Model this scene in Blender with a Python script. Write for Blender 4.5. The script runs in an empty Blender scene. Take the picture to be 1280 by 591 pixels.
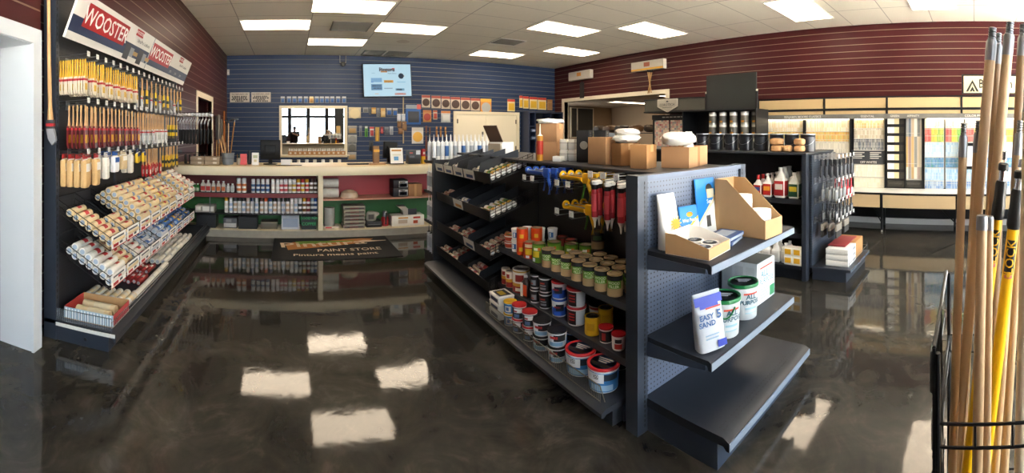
import bpy, math, random
from math import sin, cos, tan, pi, atan2, sqrt, hypot, radians
from mathutils import Vector, Matrix

RND = random.Random(11)
sc = bpy.context.scene
COL = sc.collection

# ---- the photograph is a cylindrical panorama: 545 px per radian, horizon at row 165, lens 1.55 m up
F, X0, YH, CZ = 545.0, 362.0, 165.0, 1.55


def phi(x): return (x - X0) / F
def onY(x, y, Y):
    r = Y / cos(phi(x)); return Vector((Y * tan(phi(x)), Y, CZ + r * (YH - y) / F))
def onX(x, y, X):
    r = X / sin(phi(x)); return Vector((X, X / tan(phi(x)), CZ + r * (YH - y) / F))
def onZ(x, y, z):
    r = (z - CZ) * F / (YH - y); return Vector((r * sin(phi(x)), r * cos(phi(x)), z))
def onR(x, y, r): return Vector((r * sin(phi(x)), r * cos(phi(x)), CZ + r * (YH - y) / F))


ORD = ['first', 'second', 'third', 'fourth', 'fifth', 'sixth', 'seventh', 'eighth', 'ninth', 'tenth', 'eleventh', 'twelfth',
       'thirteenth', 'fourteenth', 'fifteenth', 'sixteenth', 'seventeenth', 'eighteenth', 'nineteenth', 'twentieth']

# ---------------------------------------------------------------- materials
MATS = {}
def lin(h):
    h = h.lstrip('#')
    c = [int(h[i:i + 2], 16) / 255 for i in (0, 2, 4)]
    return tuple((v / 12.92 if v <= .04045 else ((v + .055) / 1.055) ** 2.4) for v in c) + (1.0,)


def mat(color, rough=.5, metal=0., spec=.5, emit=0., alpha=1.):
    k = (color, rough, metal, spec, emit, alpha)
    if k in MATS: return MATS[k]
    m = bpy.data.materials.new('m' + color.strip('#')); m.use_nodes = True
    b = m.node_tree.nodes['Principled BSDF']
    b.inputs['Base Color'].default_value = lin(color)
    b.inputs['Roughness'].default_value = rough
    b.inputs['Metallic'].default_value = metal
    b.inputs['Specular IOR Level'].default_value = spec
    if emit:
        b.inputs['Emission Color'].default_value = lin(color); b.inputs['Emission Strength'].default_value = emit
    if alpha < 1: b.inputs['Alpha'].default_value = alpha
    MATS[k] = m
    return m


def emat(color, e):
    """a lit screen: emission over a black base"""
    k = ('emat', color, e)
    if k not in MATS:
        m = mat(color, .35, 0, .3, e + .0001); m = m.copy()
        m.node_tree.nodes['Principled BSDF'].inputs['Base Color'].default_value = (.005, .005, .006, 1); MATS[k] = m
    return MATS[k]


class NT:
    """tiny node-tree writer"""
    def __init__(s, name):
        s.m = bpy.data.materials.new(name); s.m.use_nodes = True
        s.t = s.m.node_tree; s.b = s.t.nodes['Principled BSDF']
    def n(s, typ, **kw):
        nd = s.t.nodes.new(typ)
        for k, v in kw.items():
            if k.startswith('i_'):
                key = k[2:]; key = int(key) if key.isdigit() else key.replace('_', ' ')
                nd.inputs[key].default_value = v
            else: setattr(nd, k, v)
        return nd
    def l(s, a, b): s.t.links.new(a, b)
    def math(s, op, a, b=None, c=None):
        nd = s.t.nodes.new('ShaderNodeMath'); nd.operation = op
        for i, v in enumerate((a, b, c)):
            if v is None: continue
            if isinstance(v, (int, float)): nd.inputs[i].default_value = v
            else: s.l(v, nd.inputs[i])
        return nd.outputs[0]
    def xyz(s):
        tc = s.n('ShaderNodeTexCoord'); sp = s.n('ShaderNodeSeparateXYZ')
        s.l(tc.outputs['Object'], sp.inputs[0]); s.tc = tc
        return sp.outputs
    def mix(s, fac, a, b):
        mx = s.n('ShaderNodeMix', data_type='RGBA')
        if isinstance(fac, (int, float)): mx.inputs[0].default_value = fac
        else: s.l(fac, mx.inputs[0])
        for i, v in ((6, a), (7, b)):
            if isinstance(v, str): mx.inputs[i].default_value = lin(v)
            else: s.l(v, mx.inputs[i])
        return mx.outputs[2]
    def noise(s, scale, detail=4, rough=.55, dist=0., vec=None):
        nz = s.n('ShaderNodeTexNoise'); nz.inputs['Scale'].default_value = scale; nz.inputs['Detail'].default_value = detail
        nz.inputs['Roughness'].default_value = rough; nz.inputs['Distortion'].default_value = dist
        if vec is None:
            tc = s.n('ShaderNodeTexCoord'); vec = tc.outputs['Object']
        s.l(vec, nz.inputs['Vector'])
        return nz.outputs[0]
    def ramp(s, fac, stops):
        r = s.n('ShaderNodeValToRGB'); e = r.color_ramp.elements
        while len(e) < len(stops): e.new(.5)
        for el, (p, c) in zip(e, stops): el.position = p; el.color = lin(c)
        s.l(fac, r.inputs[0]); return r.outputs[0]
    def done(s, color, rough=.5, spec=.5):
        if isinstance(color, str): s.b.inputs['Base Color'].default_value = lin(color)
        else: s.l(color, s.b.inputs['Base Color'])
        if isinstance(rough, (int, float)): s.b.inputs['Roughness'].default_value = rough
        else: s.l(rough, s.b.inputs['Roughness'])
        s.b.inputs['Specular IOR Level'].default_value = spec
        return s.m


def frac_line(t, v, pitch, off, width):
    """1 inside a line of WIDTH repeating every PITCH"""
    f = t.math('FRACT', t.math('DIVIDE', t.math('ADD', v, off + 1000 * pitch), pitch))
    return t.math('LESS_THAN', f, width / pitch)


def slat_mat(name, base, base2, line, pitch=.118, width=.011, off=0.):
    t = NT(name); x, y, z = t.xyz()
    nz = t.noise(1.3, 3)
    bc = t.mix(nz, base, base2)
    c = t.mix(frac_line(t, z, pitch, off, width), bc, line)
    return t.done(c, .42, .2)


def peg_mat(name, base, hole, ax='yz', pitch=.0254, rad=.0042):
    t = NT(name); o = dict(zip('xyz', t.xyz()))
    d = []
    for a in ax:
        f = t.math('FRACT', t.math('DIVIDE', t.math('ADD', o[a], 100.0), pitch))
        q = t.math('SUBTRACT', f, .5); d.append(t.math('MULTIPLY', q, q))
    r2 = t.math('ADD', d[0], d[1])
    c = t.mix(t.math('LESS_THAN', r2, (rad / pitch) ** 2), base, hole)
    return t.done(c, .45, .5)


def noisy(name, a, b, scale=6, rough=.6, detail=5, stretch=None):
    k = ('noisy', a, b, scale, rough, stretch)
    if k in MATS: return MATS[k]
    t = NT(name); vec = None
    if stretch:
        tc = t.n('ShaderNodeTexCoord'); mp = t.n('ShaderNodeMapping'); mp.inputs['Scale'].default_value = stretch
        t.l(tc.outputs['Object'], mp.inputs[0]); vec = mp.outputs[0]
    MATS[k] = t.done(t.mix(t.noise(scale, detail, vec=vec), a, b), rough)
    return MATS[k]


# ---------------------------------------------------------------- mesh builder
FONTC = {}
def text_geo(body, size=1., depth=0., bold=0.):
    k = (body, round(size, 4), round(depth, 5), bold)
    if k in FONTC: return FONTC[k]
    cu = bpy.data.curves.new('lettering', 'FONT'); cu.body = body; cu.size = size; cu.extrude = depth
    cu.align_x = 'CENTER'; cu.align_y = 'CENTER'; cu.resolution_u = 2; cu.offset = bold * size; cu.space_line = .85
    o = bpy.data.objects.new('lettering', cu)
    me = bpy.data.meshes.new_from_object(o)
    g = ([v.co.copy() for v in me.vertices], [tuple(p.vertices) for p in me.polygons])
    bpy.data.objects.remove(o); bpy.data.curves.remove(cu); bpy.data.meshes.remove(me)
    FONTC[k] = g
    return g


def text_sliced(body, size, bold, step):
    """lettering cut into thin strips across its height, so that it can bend round a pole"""
    import bmesh
    vs, fs = text_geo(body, size, 0., bold)
    bm = bmesh.new(); bv = [bm.verts.new(v) for v in vs]
    for f in fs:
        try: bm.faces.new([bv[i] for i in f])
        except ValueError: pass
    y = -size
    while y < size:
        bmesh.ops.bisect_plane(bm, geom=bm.verts[:] + bm.edges[:] + bm.faces[:], plane_co=(0, y, 0), plane_no=(0, 1, 0)); y += step
    bm.verts.index_update()
    out = ([v.co.copy() for v in bm.verts], [tuple(v.index for v in f.verts) for f in bm.faces]); bm.free()
    return out


ID = Matrix.Identity(4)
def T(x=0, y=0, z=0): return Matrix.Translation((x, y, z))
def RX(a): return Matrix.Rotation(a, 4, 'X')
def RY(a): return Matrix.Rotation(a, 4, 'Y')
def RZ(a): return Matrix.Rotation(a, 4, 'Z')


class MB:
    def __init__(s): s.v, s.f, s.mi = [], [], []
    def add(s, vs, fs, m=0, M=None):
        b = len(s.v)
        s.v += [tuple(M @ Vector(v)) for v in vs] if M is not None else [tuple(v) for v in vs]
        s.f += [tuple(b + i for i in f) for f in fs]
        s.mi += [m] * len(fs) if isinstance(m, int) else list(m)
        return s
    def box(s, x0, x1, y0, y1, z0, z1, m=0, M=None):
        vs = [(x, y, z) for z in (z0, z1) for y in (y0, y1) for x in (x0, x1)]
        return s.add(vs, [(0, 2, 3, 1), (4, 5, 7, 6), (0, 1, 5, 4), (2, 6, 7, 3), (0, 4, 6, 2), (1, 3, 7, 5)], m, M)
    def cbox(s, x0, x1, y0, y1, z0, z1, c=.003, m=0, M=None):
        """box with chamfered vertical edges and rims (softened outline)"""
        p = lambda d: [(x0 + c + d * 0, y0 + d), ]
        def ring(i):
            return [(x0 + c, y0 + i), (x1 - c, y0 + i), (x1 - i, y0 + c), (x1 - i, y1 - c), (x1 - c, y1 - i), (x0 + c, y1 - i), (x0 + i, y1 - c), (x0 + i, y0 + c)]
        vs = [(x, y, z0) for x, y in ring(c * .7)] + [(x, y, z0 + c) for x, y in ring(0)] + [(x, y, z1 - c) for x, y in ring(0)] + [(x, y, z1) for x, y in ring(c * .7)]
        fs = [tuple(range(7, -1, -1)), tuple(range(24, 32))]
        for k in range(3):
            for i in range(8):
                j = (i + 1) % 8; a = k * 8
                fs.append((a + i, a + j, a + 8 + j, a + 8 + i))
        return s.add(vs, fs, m, M)
    def lathe(s, prof, seg=18, m=0, M=None, a0=0., a1=2 * pi, sx=1., sy=1.):
        """prof: (r, z[, material of the band that ends here])"""
        full = abs(a1 - a0 - 2 * pi) < 1e-6
        n = seg if full else seg + 1
        vs, fs, ms = [], [], []
        for p in prof:
            for i in range(n):
                a = a0 + (a1 - a0) * i / seg
                vs.append((p[0] * cos(a) * sx, p[0] * sin(a) * sy, p[1]))
        for k in range(len(prof) - 1):
            mm = prof[k + 1][2] if len(prof[k + 1]) > 2 else m
            for i in range(seg):
                j = (i + 1) % n
                fs.append((k * n + i, k * n + j, (k + 1) * n + j, (k + 1) * n + i)); ms.append(mm)
        if full:
            if prof[0][0] > 1e-5: fs.append(tuple(range(n - 1, -1, -1))); ms.append(prof[0][2] if len(prof[0]) > 2 else m)
            if prof[-1][0] > 1e-5: fs.append(tuple(range((len(prof) - 1) * n, len(prof) * n))); ms.append(prof[-1][2] if len(prof[-1]) > 2 else m)
        return s.add(vs, fs, ms, M)
    def cyl(s, r, z0, z1, seg=14, m=0, M=None, r2=None):
        return s.lathe([(r, z0), (r if r2 is None else r2, z1)], seg, m, M)
    def tube(s, pts, r, seg=6, m=0, M=None, closed=False):
        pts = [Vector(p) for p in pts]; n = len(pts); vs, fs = [], []
        rr = r if isinstance(r, (list, tuple)) else [r] * n
        for i, p in enumerate(pts):
            a = pts[(i - 1) % n] if closed or i > 0 else p
            b = pts[(i + 1) % n] if closed or i < n - 1 else p
            d = (b - a).normalized() if (b - a).length > 1e-9 else Vector((0, 0, 1))
            u = d.cross(Vector((0, 0, 1)))
            if u.length < 1e-3: u = d.cross(Vector((0, 1, 0)))
            u.normalize(); w = d.cross(u)
            for k in range(seg):
                t = 2 * pi * k / seg
                vs.append(p + (u * cos(t) + w * sin(t)) * rr[i])
        for i in range(n if closed else n - 1):
            j = (i + 1) % n
            for k in range(seg):
                k2 = (k + 1) % seg
                fs.append((i * seg + k, j * seg + k, j * seg + k2, i * seg + k2))
        if not closed:
            fs.append(tuple(range(seg))); fs.append(tuple((n - 1) * seg + k for k in range(seg - 1, -1, -1)))
        return s.add(vs, fs, m, M)
    def bar(s, a, b, r, seg=6, m=0): return s.tube([a, b], r, seg, m)
    def prism(s, poly, d0, d1, ax='z', m=0, M=None):
        """poly in the two other axes (xy / xz / yz), extruded along ax"""
        n = len(poly)
        mk = {'z': lambda p, d: (p[0], p[1], d), 'y': lambda p, d: (p[0], d, p[1]), 'x': lambda p, d: (d, p[0], p[1])}[ax]
        vs = [mk(p, d0) for p in poly] + [mk(p, d1) for p in poly]
        fs = [tuple(range(n - 1, -1, -1)), tuple(range(n, 2 * n))]
        fs += [(i, (i + 1) % n, n + (i + 1) % n, n + i) for i in range(n)]
        return s.add(vs, fs, m, M)
    def text(s, body, size, M, m=0, depth=0., bold=.012):
        vs, fs = text_geo(body, size, depth, bold)
        return s.add(vs, fs, m, M)
    def wrap(s, body, size, rad, ang, z, m=0, tilt=0.):
        """text bent round a vertical cylinder, centred on angle ang"""
        vs, fs = text_geo(body, size, 0., .02)
        ct, st = cos(tilt), sin(tilt)
        out = []
        for v in vs:
            x, y = v.x * ct - v.y * st, v.x * st + v.y * ct
            a = ang + x / rad
            out.append((rad * cos(a), rad * sin(a), z + y))
        return s.add(out, fs, m)
    def patch(s, rad, a0, a1, z0, z1, m=0, seg=6):
        vs = []
        for i in range(seg + 1):
            a = a0 + (a1 - a0) * i / seg
            vs += [(rad * cos(a), rad * sin(a), z0), (rad * cos(a), rad * sin(a), z1)]
        return s.add(vs, [(2 * i, 2 * i + 2, 2 * i + 3, 2 * i + 1) for i in range(seg)], m)
    def blob(s, sx, sy, sz, M=None, m=0, seg=14, rings=9, pw=1., wob=0., seed=0):
        """superellipsoid-ish lump, optionally wobbled"""
        rr = random.Random(seed); vs, fs = [], []
        sg = lambda v, p: math.copysign(abs(v) ** p, v)
        for i in range(rings + 1):
            t = -pi / 2 + pi * i / rings
            for k in range(seg):
                a = 2 * pi * k / seg
                w = 1 + (rr.random() - .5) * wob * (1 if 0 < i < rings else 0)
                vs.append((sx * sg(cos(t), pw) * sg(cos(a), pw) * w, sy * sg(cos(t), pw) * sg(sin(a), pw) * w, sz * sg(sin(t), pw) * w))
        for i in range(rings):
            for k in range(seg):
                k2 = (k + 1) % seg
                fs.append((i * seg + k, i * seg + k2, (i + 1) * seg + k2, (i + 1) * seg + k))
        return s.add(vs, fs, m, M)
    def mesh(s, name, mats, org=(0, 0, 0), fix=True):
        me = bpy.data.meshes.new(name)
        ox, oy, oz = org
        me.from_pydata([(v[0] - ox, v[1] - oy, v[2] - oz) for v in s.v], [], s.f)
        for m in (mats if isinstance(mats, (list, tuple)) else [mats]): me.materials.append(m)
        me.polygons.foreach_set('material_index', s.mi)
        if fix:
            import bmesh
            bm = bmesh.new(); bm.from_mesh(me)
            bmesh.ops.remove_doubles(bm, verts=bm.verts, dist=1e-6)
            bmesh.ops.recalc_face_normals(bm, faces=bm.faces)
            bm.to_mesh(me); bm.free()
        me.shade_smooth(); me.set_sharp_from_angle(angle=radians(38))
        me.update()
        return me
    def build(s, name, mats, parent=None, org=(0, 0, 0), loc=None, rz=0., fix=True):
        return link(name, s.mesh(name, mats, org, fix), parent, org if (parent is None and loc is None) else (loc or (0, 0, 0)), rz)


def link(name, data, parent=None, loc=(0, 0, 0), rz=0.):
    o = bpy.data.objects.new(name, data); COL.objects.link(o)
    o.location = loc; o.rotation_euler = (0, 0, rz)
    if parent is not None: o.parent = parent
    return o


def empty(name, loc=(0, 0, 0), rz=0.):
    o = bpy.data.objects.new(name, None); COL.objects.link(o)
    o.location = loc; o.rotation_euler = (0, 0, rz); o.empty_display_size = .1
    return o


def tag(o, label, cat, group=None, kind=None):
    o['label'] = label; o['category'] = cat
    if group: o['group'] = group
    if kind: o['kind'] = kind
    return o


def structure(o, label=None):
    o['kind'] = 'structure'
    if label: o['label'] = label
    return o


KIDS = {}
def clone(o, loc, rz=None, label=None, rot=None):
    """copy of a thing with copies of its parts and sub-parts (mesh data shared)"""
    c = o.copy(); COL.objects.link(c); c.location = loc
    if rz is not None: c.rotation_euler = (0, 0, rz)
    if rot is not None: c.rotation_euler = rot
    if label: c['label'] = label
    def rec(src, dst):
        for ch in list(src.children):
            d = ch.copy(); COL.objects.link(d); d.parent = dst
            rec(ch, d)
    rec(o, c)
    return c


class Proto:
    """first use moves the original, later uses copy it; every one gets its own label"""
    def __init__(s, make): s.make = make; s.o = None
    def put(s, loc, rz=0., label=None, cat=None, group=None, rot=None):
        if s.o is None:
            s.o = s.make(); c = s.o; c.location = loc; c.rotation_euler = rot or (0, 0, rz)
        else:
            c = clone(s.o, loc, rz, rot=rot)
        tag(c, label, cat, group)
        return c
# ================================================================ the room
H = 3.85; DB = 13.0; DR = 9.05; XL = -1.88; YF = -2.2
blue = slat_mat('blue_slatwall', '#253451', '#2c3c5a', '#7d7a72', pitch=.1435, width=.013, off=.02)
maroon = slat_mat('maroon_slatwall', '#3d1618', '#4a1d1f', '#80705e', pitch=.1435, width=.013, off=.02)
cream = mat('#e9dfc6', .45)
white = mat('#eeeeea', .45)

# floor: polished stained concrete
t = NT('stained_concrete')
tc = t.n('ShaderNodeTexCoord')
n1 = t.noise(.75, 6, .6, 1.6, tc.outputs['Object'])
n2 = t.noise(2.6, 7, .65, 2.2, tc.outputs['Object'])
n3 = t.noise(14, 4, .6, .3, tc.outputs['Object'])
base = t.ramp(n1, [(.30, '#191817'), (.46, '#2b2926'), (.60, '#46423b'), (.75, '#6a6359')])
c2 = t.ramp(n2, [(.35, '#1b1a18'), (.55, '#38352f'), (.72, '#5c564c')])
c = t.mix(.45, base, c2)
rg = t.math('MULTIPLY_ADD', n3, .07, .02)
bp = t.n('ShaderNodeBump'); bp.inputs['Strength'].default_value = .05; bp.inputs['Distance'].default_value = .02
t.l(t.noise(3.2, 3, .5, .6, tc.outputs['Object']), bp.inputs['Height']); t.l(bp.outputs[0], t.b.inputs['Normal'])
floor_m = t.done(c, rg, .3)
structure(MB().box(-6, 14, -2.2, 17, -.1, 0).build('floor', floor_m), 'polished dark grey stained concrete floor')
structure(MB().box(-30, 36, -45, -2.2, -.2, -.02).build('sidewalk', noisy('pavement', '#b5b1aa', '#c4c0b9', 3, .8)), 'pale concrete pavement outside the shop front')

# ceiling: suspended tiles, 1.22 x 0.70 grid
t = NT('ceiling_tile'); x, y, z = t.xyz()
gx = frac_line(t, x, 1.49, 1.04 + .009, .018); gy = frac_line(t, y, .86, .0, .016)
g = t.math('MAXIMUM', gx, gy)
nz = t.noise(35, 3); nb = t.noise(.5, 2)
bc = t.mix(nb, '#e2dac8', '#ece5d5'); bc = t.mix(t.math('MULTIPLY', nz, .12), bc, '#8f8678')
st = t.n('ShaderNodeVectorMath', operation='DISTANCE'); t.l(t.tc.outputs['Object'], st.inputs[0]); st.inputs[1].default_value = (2.85, 10.7, H)
stain = t.math('MULTIPLY', t.math('LESS_THAN', t.math('ADD', st.outputs['Value'], t.math('MULTIPLY', t.noise(4, 3), .25)), .30), .35)
bc = t.mix(stain, bc, '#a88a6a')
ceil_m = t.done(t.mix(g, bc, '#aaa195'), .85, .2)
structure(MB().box(-6, 14, YF, 17, H, H + .1).build('ceiling', ceil_m), 'suspended ceiling of pale tiles')

structure(MB().box(XL - .3, DR + .2, DB, DB + .15, 0, H).build('wall_back', blue), 'blue slat wall behind the counter')
# left wall: doorway beside the camera (y -.2 .. 2.6) and a door behind the counter (y 7.75 .. 9.05)
w = MB()
w.box(XL - .12, XL + .17, 2.62, 2.66, 0, H)
w.box(XL - .12, XL, 2.66, 8.75, 0, H).box(XL - .12, XL, 8.75, 10.4, 2.28, H).box(XL - .12, XL, 10.4, DB, 0, H)
w.box(XL - .12, XL + .17, .6, 2.62, 2.235, H).box(XL - .12, XL + .17, YF, .6, 0, H)
structure(w.build('wall_left', maroon), 'maroon slat wall on the left')
# white lined doorway next to the gondola
XJ = XL + .17
w = MB()
w.box(XJ - .29, XJ, 2.555, 2.62, 0, 2.235).box(XJ - .29, XJ, .6, 2.555, 2.17, 2.235)
w.box(XJ, XJ + .018, 2.545, 2.65, 0, 2.28).box(XJ, XJ + .018, .55, 2.545, 2.175, 2.28)
structure(w.build('trim_1', mat('#cfd6dc', .4)), 'white door lining at the left edge')
w = MB()
for y0, y1 in ((8.64, 8.75), (10.4, 10.52)): w.box(XL - .1, XL + .02, y0, y1, 0, 2.40)
w.box(XL - .1, XL + .02, 8.75, 10.4, 2.28, 2.40)
structure(w.build('trim_2', cream), 'cream frame of the doorway in the left wall')
structure(MB().box(XL - 1.3, XL - 1.2, 7.5, 12, 0, H).box(XL - 1.2, XL - .12, 11.9, 12, 0, H).box(XL - 1.2, XL - .12, 7.5, 7.6, 0, H).build('wall_side_room', mat('#4a2424', .6)), 'dark wall seen through the doorway')
structure(MB().box(XL - 2.6, XL - 2.5, .2, 5.5, 0, H).box(XL - 2.6, XL - .12, 5.4, 5.5, 0, H).box(XL - 2.6, XL - .12, .2, .3, 0, H).build('wall_next_room', mat('#8d8f92', .6)), 'wall of the next room')
structure(MB().box(XJ, XJ + .012, 2.65, 2.66, 0, .11).build('baseboard_left', mat('#b7aa93', .5)), 'short tan skirting by the door lining')
# right wall with the wide opening 
OY0, OY1, OZ = 7.75, 12.4, 2.60
w = MB()
w.box(DR, DR + .15, YF, OY0, 0, H).box(DR, DR + .15, OY0, OY1, OZ, H).box(DR, DR + .15, OY1, DB, 0, H)
structure(w.build('wall_right', maroon), 'maroon slat wall on the right')
w = MB()
w.box(DR - .02, DR + .17, OY1, OY1 + .14, 0, OZ + .12).box(DR - .02, DR + .17, OY0 - .14, OY0, 0, OZ + .12).box(DR - .02, DR + .17, OY0, OY1, OZ, OZ + .12)
structure(w.build('trim_3', cream), 'cream frame of the wide opening')
structure(MB().box(DR - .012, DR, YF, OY0 - .14, 0, .10).build('baseboard_right', mat('#8c867c', .5)), 'grey skirting under the colour display')
# the room behind the opening
tan_w = mat('#a08565', .6)
structure(MB().box(13.2, 13.35, 6, 14.6, 0, H).box(DR + .15, 13.2, 14.5, 14.6, 0, H).box(DR + .15, 13.2, 6, 6.1, 0, H).build('wall_stockroom', tan_w), 'tan wall of the room behind the opening')
structure(MB().box(DR + .15, 13.2, 6.1, 14.5, 2.63, 2.7).build('ceiling_stockroom', mat('#b9aa95', .8)), 'lower ceiling of the room behind the opening')

# shop front behind the photographer: black frames, glass, sky outside
fr = mat('#15161a', .35)
w = MB()
for xx in (-1.68, -.62, 0.0, 1.2, 2.4, 3.8, 5.3, 6.8, 8.3, 9.0): w.box(xx - (.12 if xx in (0.0, 1.2, 2.4) else .075), xx + (.12 if xx in (0.0, 1.2, 2.4) else .075), YF - .06, YF + .04, 0, H)
for z0, z1 in ((0, .1), (2.46, 2.62), (3.70, H)): w.box(XL, DR, YF - .06, YF + .04, z0, z1)
w.box(3.0, DR, YF - .05, YF + .03, .45, .53)
structure(w.build('window_1', fr), 'black aluminium shop front')
# glass that lets daylight through
gm = bpy.data.materials.new('clear_glass'); gm.use_nodes = True
nt = gm.node_tree; nt.nodes.clear()
o_ = nt.nodes.new('ShaderNodeOutputMaterial'); mx = nt.nodes.new('ShaderNodeMixShader'); mx.inputs[0].default_value = .06
tr = nt.nodes.new('ShaderNodeBsdfTransparent'); gl = nt.nodes.new('ShaderNodeBsdfGlossy'); gl.inputs['Roughness'].default_value = .02
nt.links.new(tr.outputs[0], mx.inputs[1]); nt.links.new(gl.outputs[0], mx.inputs[2]); nt.links.new(mx.outputs[0], o_.inputs[0])
structure(MB().box(XL, DR, YF - .012, YF - .006, .1, 3.7).build('window_2', gm), 'shop front glazing')
w = MB().box(XL - .12, XL, YF - .1, .6, 0, H).box(DR, DR + .15, YF - .1, YF, 0, H)
w2 = MB().box(2.9, 3.5, YF + .05, YF + .10, 0, H)
w2.box(XL, -.04, YF + .05, YF + .08, .1, 1.3)
w2.box(3.02, 3.28, YF + .101, YF + .108, 1.45, 1.95, 1)
structure(w2.build('wall_front', [mat('#26272b', .5), mat('#d9b67c', .5)]), 'dark pier in the shop front')

# ---------------------------------------------------------------- camera
cam_d = bpy.data.cameras.new('camera'); cam_d.type = 'PANO'; cam_d.panorama_type = 'CENTRAL_CYLINDRICAL'
cam_d.central_cylindrical_range_u_min = -640 / F; cam_d.central_cylindrical_range_u_max = 640 / F
cam_d.central_cylindrical_range_v_min = -(591 - YH) / F; cam_d.central_cylindrical_range_v_max = YH / F
cam_d.central_cylindrical_radius = 1.0
cam_d.clip_start = .02; cam_d.clip_end = 100
cam = bpy.data.objects.new('camera', cam_d); COL.objects.link(cam)
cam.location = (0, 0, CZ); cam.rotation_euler = (pi / 2, 0, -phi(640))
sc.camera = cam

# ---------------------------------------------------------------- light
wd = bpy.data.worlds.new('sky'); sc.world = wd; wd.use_nodes = True
bg = wd.node_tree.nodes['Background']; bg.inputs[0].default_value = (.80, .90, 1.0, 1); bg.inputs[1].default_value = 5.0

sun_d = bpy.data.lights.new('sun', 'SUN'); sun_d.energy = 155.0; sun_d.angle = .01; sun_d.color = (1, .95, .87)
sun = bpy.data.objects.new('sun', sun_d); COL.objects.link(sun); sun.rotation_euler = (radians(-38), radians(12), 0)
panel_m = mat('#ffe9cc', .5, emit=5.0)
lframe = mat('#d9d5cc', .5)
def make_light():
    r = empty('ceiling_light')
    fm = MB()
    fm.box(-.745, .745, -.43, -.40, -.012, .0).box(-.745, .745, .40, .43, -.012, 0).box(-.745, -.72, -.4, .4, -.012, 0).box(.72, .745, -.4, .4, -.012, 0)
    fm.build('light_frame', lframe, r)
    MB().box(-.72, .72, -.40, .40, -.006, -.001).build('diffuser', panel_m, r)
    return r
lp = Proto(make_light)
LIGHTS = [(-.24, 7.63, 'bright ceiling light panel nearest the maroon left wall'),
          (.98, 9.05, 'bright ceiling light panel above the framed mirror'),
          (2.16, 7.63, 'bright ceiling light panel between the two rows of vents, in line with the television'),
          (4.83, 9.40, 'bright ceiling light panel closest to the blue wall, above the double doors'),
          (4.68, 6.45, 'bright ceiling light panel in front of the speckled square vent'),
          (5.98, 5.42, 'bright ceiling light panel closest to the maroon right wall'),
          (6.14, 8.12, 'bright ceiling light panel before the corner of blue and maroon walls'),
          (6.2, 2.62, 'ceiling light panel over the colour chip display, only its edge showing')]
for x, y, lb in LIGHTS: lp.put((x * 1.223, y * 1.223, H - .001), 0, lb, 'ceiling light', 'ceiling light panels')
# lamps behind the camera the shop also has
for x, y, lb in ((1.14, 7.9, 'ceiling light panel above the entrance aisle, mirrored in the floor'), (3.42, 3.2, 'ceiling light panel above the centre gondola'),
                 (2.2, .6, 'ceiling light panel above the photographer'), (7.4, .75, 'ceiling light panel above the right aisle')):
    lp.put((x, y, H - .001), 0, lb, 'ceiling light', 'ceiling light panels')
c = lp.put((11.5, 11.3, 2.629), 0, 'long light panel in the room behind the wide opening', 'ceiling light', 'ceiling light panels')
c.scale = (1.5, .6, 1.); c.rotation_euler = (0, 0, -.1)
lp.put((10.4, 8.2, 2.629), 0, 'added unseen light panel brightening the room behind the wide opening', 'ceiling light', 'ceiling light panels')  # extra panel out of view, added to brighten the tan stockroom wall

vent_m = mat('#6f6a60', .6); ventd = mat('#3a3733', .7)
def vent(name, x0, x1, y0, y1, label, spot=False):
    r = empty(name, ((x0 + x1) / 2, (y0 + y1) / 2, H))
    a, b = (x1 - x0) / 2, (y1 - y0) / 2
    MB().box(-a, a, -b, b, -.004, -.001).build('backing', vent_m if spot else ventd, r)
    f = MB().box(-a, a, -b, -b + .03, -.014, 0).box(-a, a, b - .03, b, -.014, 0).box(-a, -a + .03, -b, b, -.014, 0).box(a - .03, a, -b, b, -.014, 0)
    f.build('vent_frame', lframe if spot else vent_m, r)
    s = MB(); k = 12
    for i in range(1, k): s.box(-a + .03, a - .03, -b + 2 * b * i / k - .006, -b + 2 * b * i / k + .006, -.011, -.004)
    s.build('slat_grille', vent_m, r)
    return tag(r, label, 'vent')
vent('ceiling_vent', .9, 1.75, 9.0, 9.8, 'grey return air grille between the two left light panels')
vent('ceiling_vent', 2.1, 2.72, 12.05, 12.8, 'left grille of the pair above the television')
vent('ceiling_vent', 2.8, 3.5, 12.05, 12.8, 'right grille of the pair above the television')
vent('ceiling_vent', 4.95, 5.7, 9.4, 10.1, 'speckled square vent between light panels', True)
# ================================================================ wall gondola on the left (painting tools)
SLATE = mat('#353c47', .42, .3); SLATE2 = mat('#2a2f37', .45, .3); DARK = mat('#17181a', .5); BLACK = mat('#0f0f10', .55)
WIRE = mat('#1c1d20', .4, .6); CHROME = mat('#b9bcc0', .25, .9); STEEL = mat('#8d9094', .3, .9); TAGW = mat('#cfcfca', .5)
PEGD = peg_mat('dark_pegboard', '#24262b', '#0c0c0d', 'yz')
GX0, GX1, GY0, GY1 = -1.76, -1.20, 2.80, 6.45
og = (-1.5, 4.6, 0)
g1 = empty('wall_gondola', og)
tag(g1, 'tall dark pegboard wall gondola full of painting tools, beside the white door lining', 'shelving unit')
MB().box(GX0 + .02, GX0 + .045, GY0 + .02, GY1, .12, 2.72).build('pegboard', PEGD, g1, og)
for i, y in enumerate((GY0, 4.02, 5.24, GY1 - .05)):
    m_ = MB().box(GX0 - .01, GX0 + (.095 if i == 0 else .055), y, y + .05, 0, 2.75)
    if i == 0:
        for k in range(52): m_.box(GX0 + .098 - .004, GX0 + .0965, y + .018, y + .028, .3 + k * .047, .325 + k * .047, 1)
    m_.build('upright', [SLATE, BLACK], g1, og)
b = MB().box(GX0, GX1 - .04, GY0 + .01, GY1 - .01, 0, .115)
b.build('base_kick', SLATE, g1, og)
b = MB()
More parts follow.
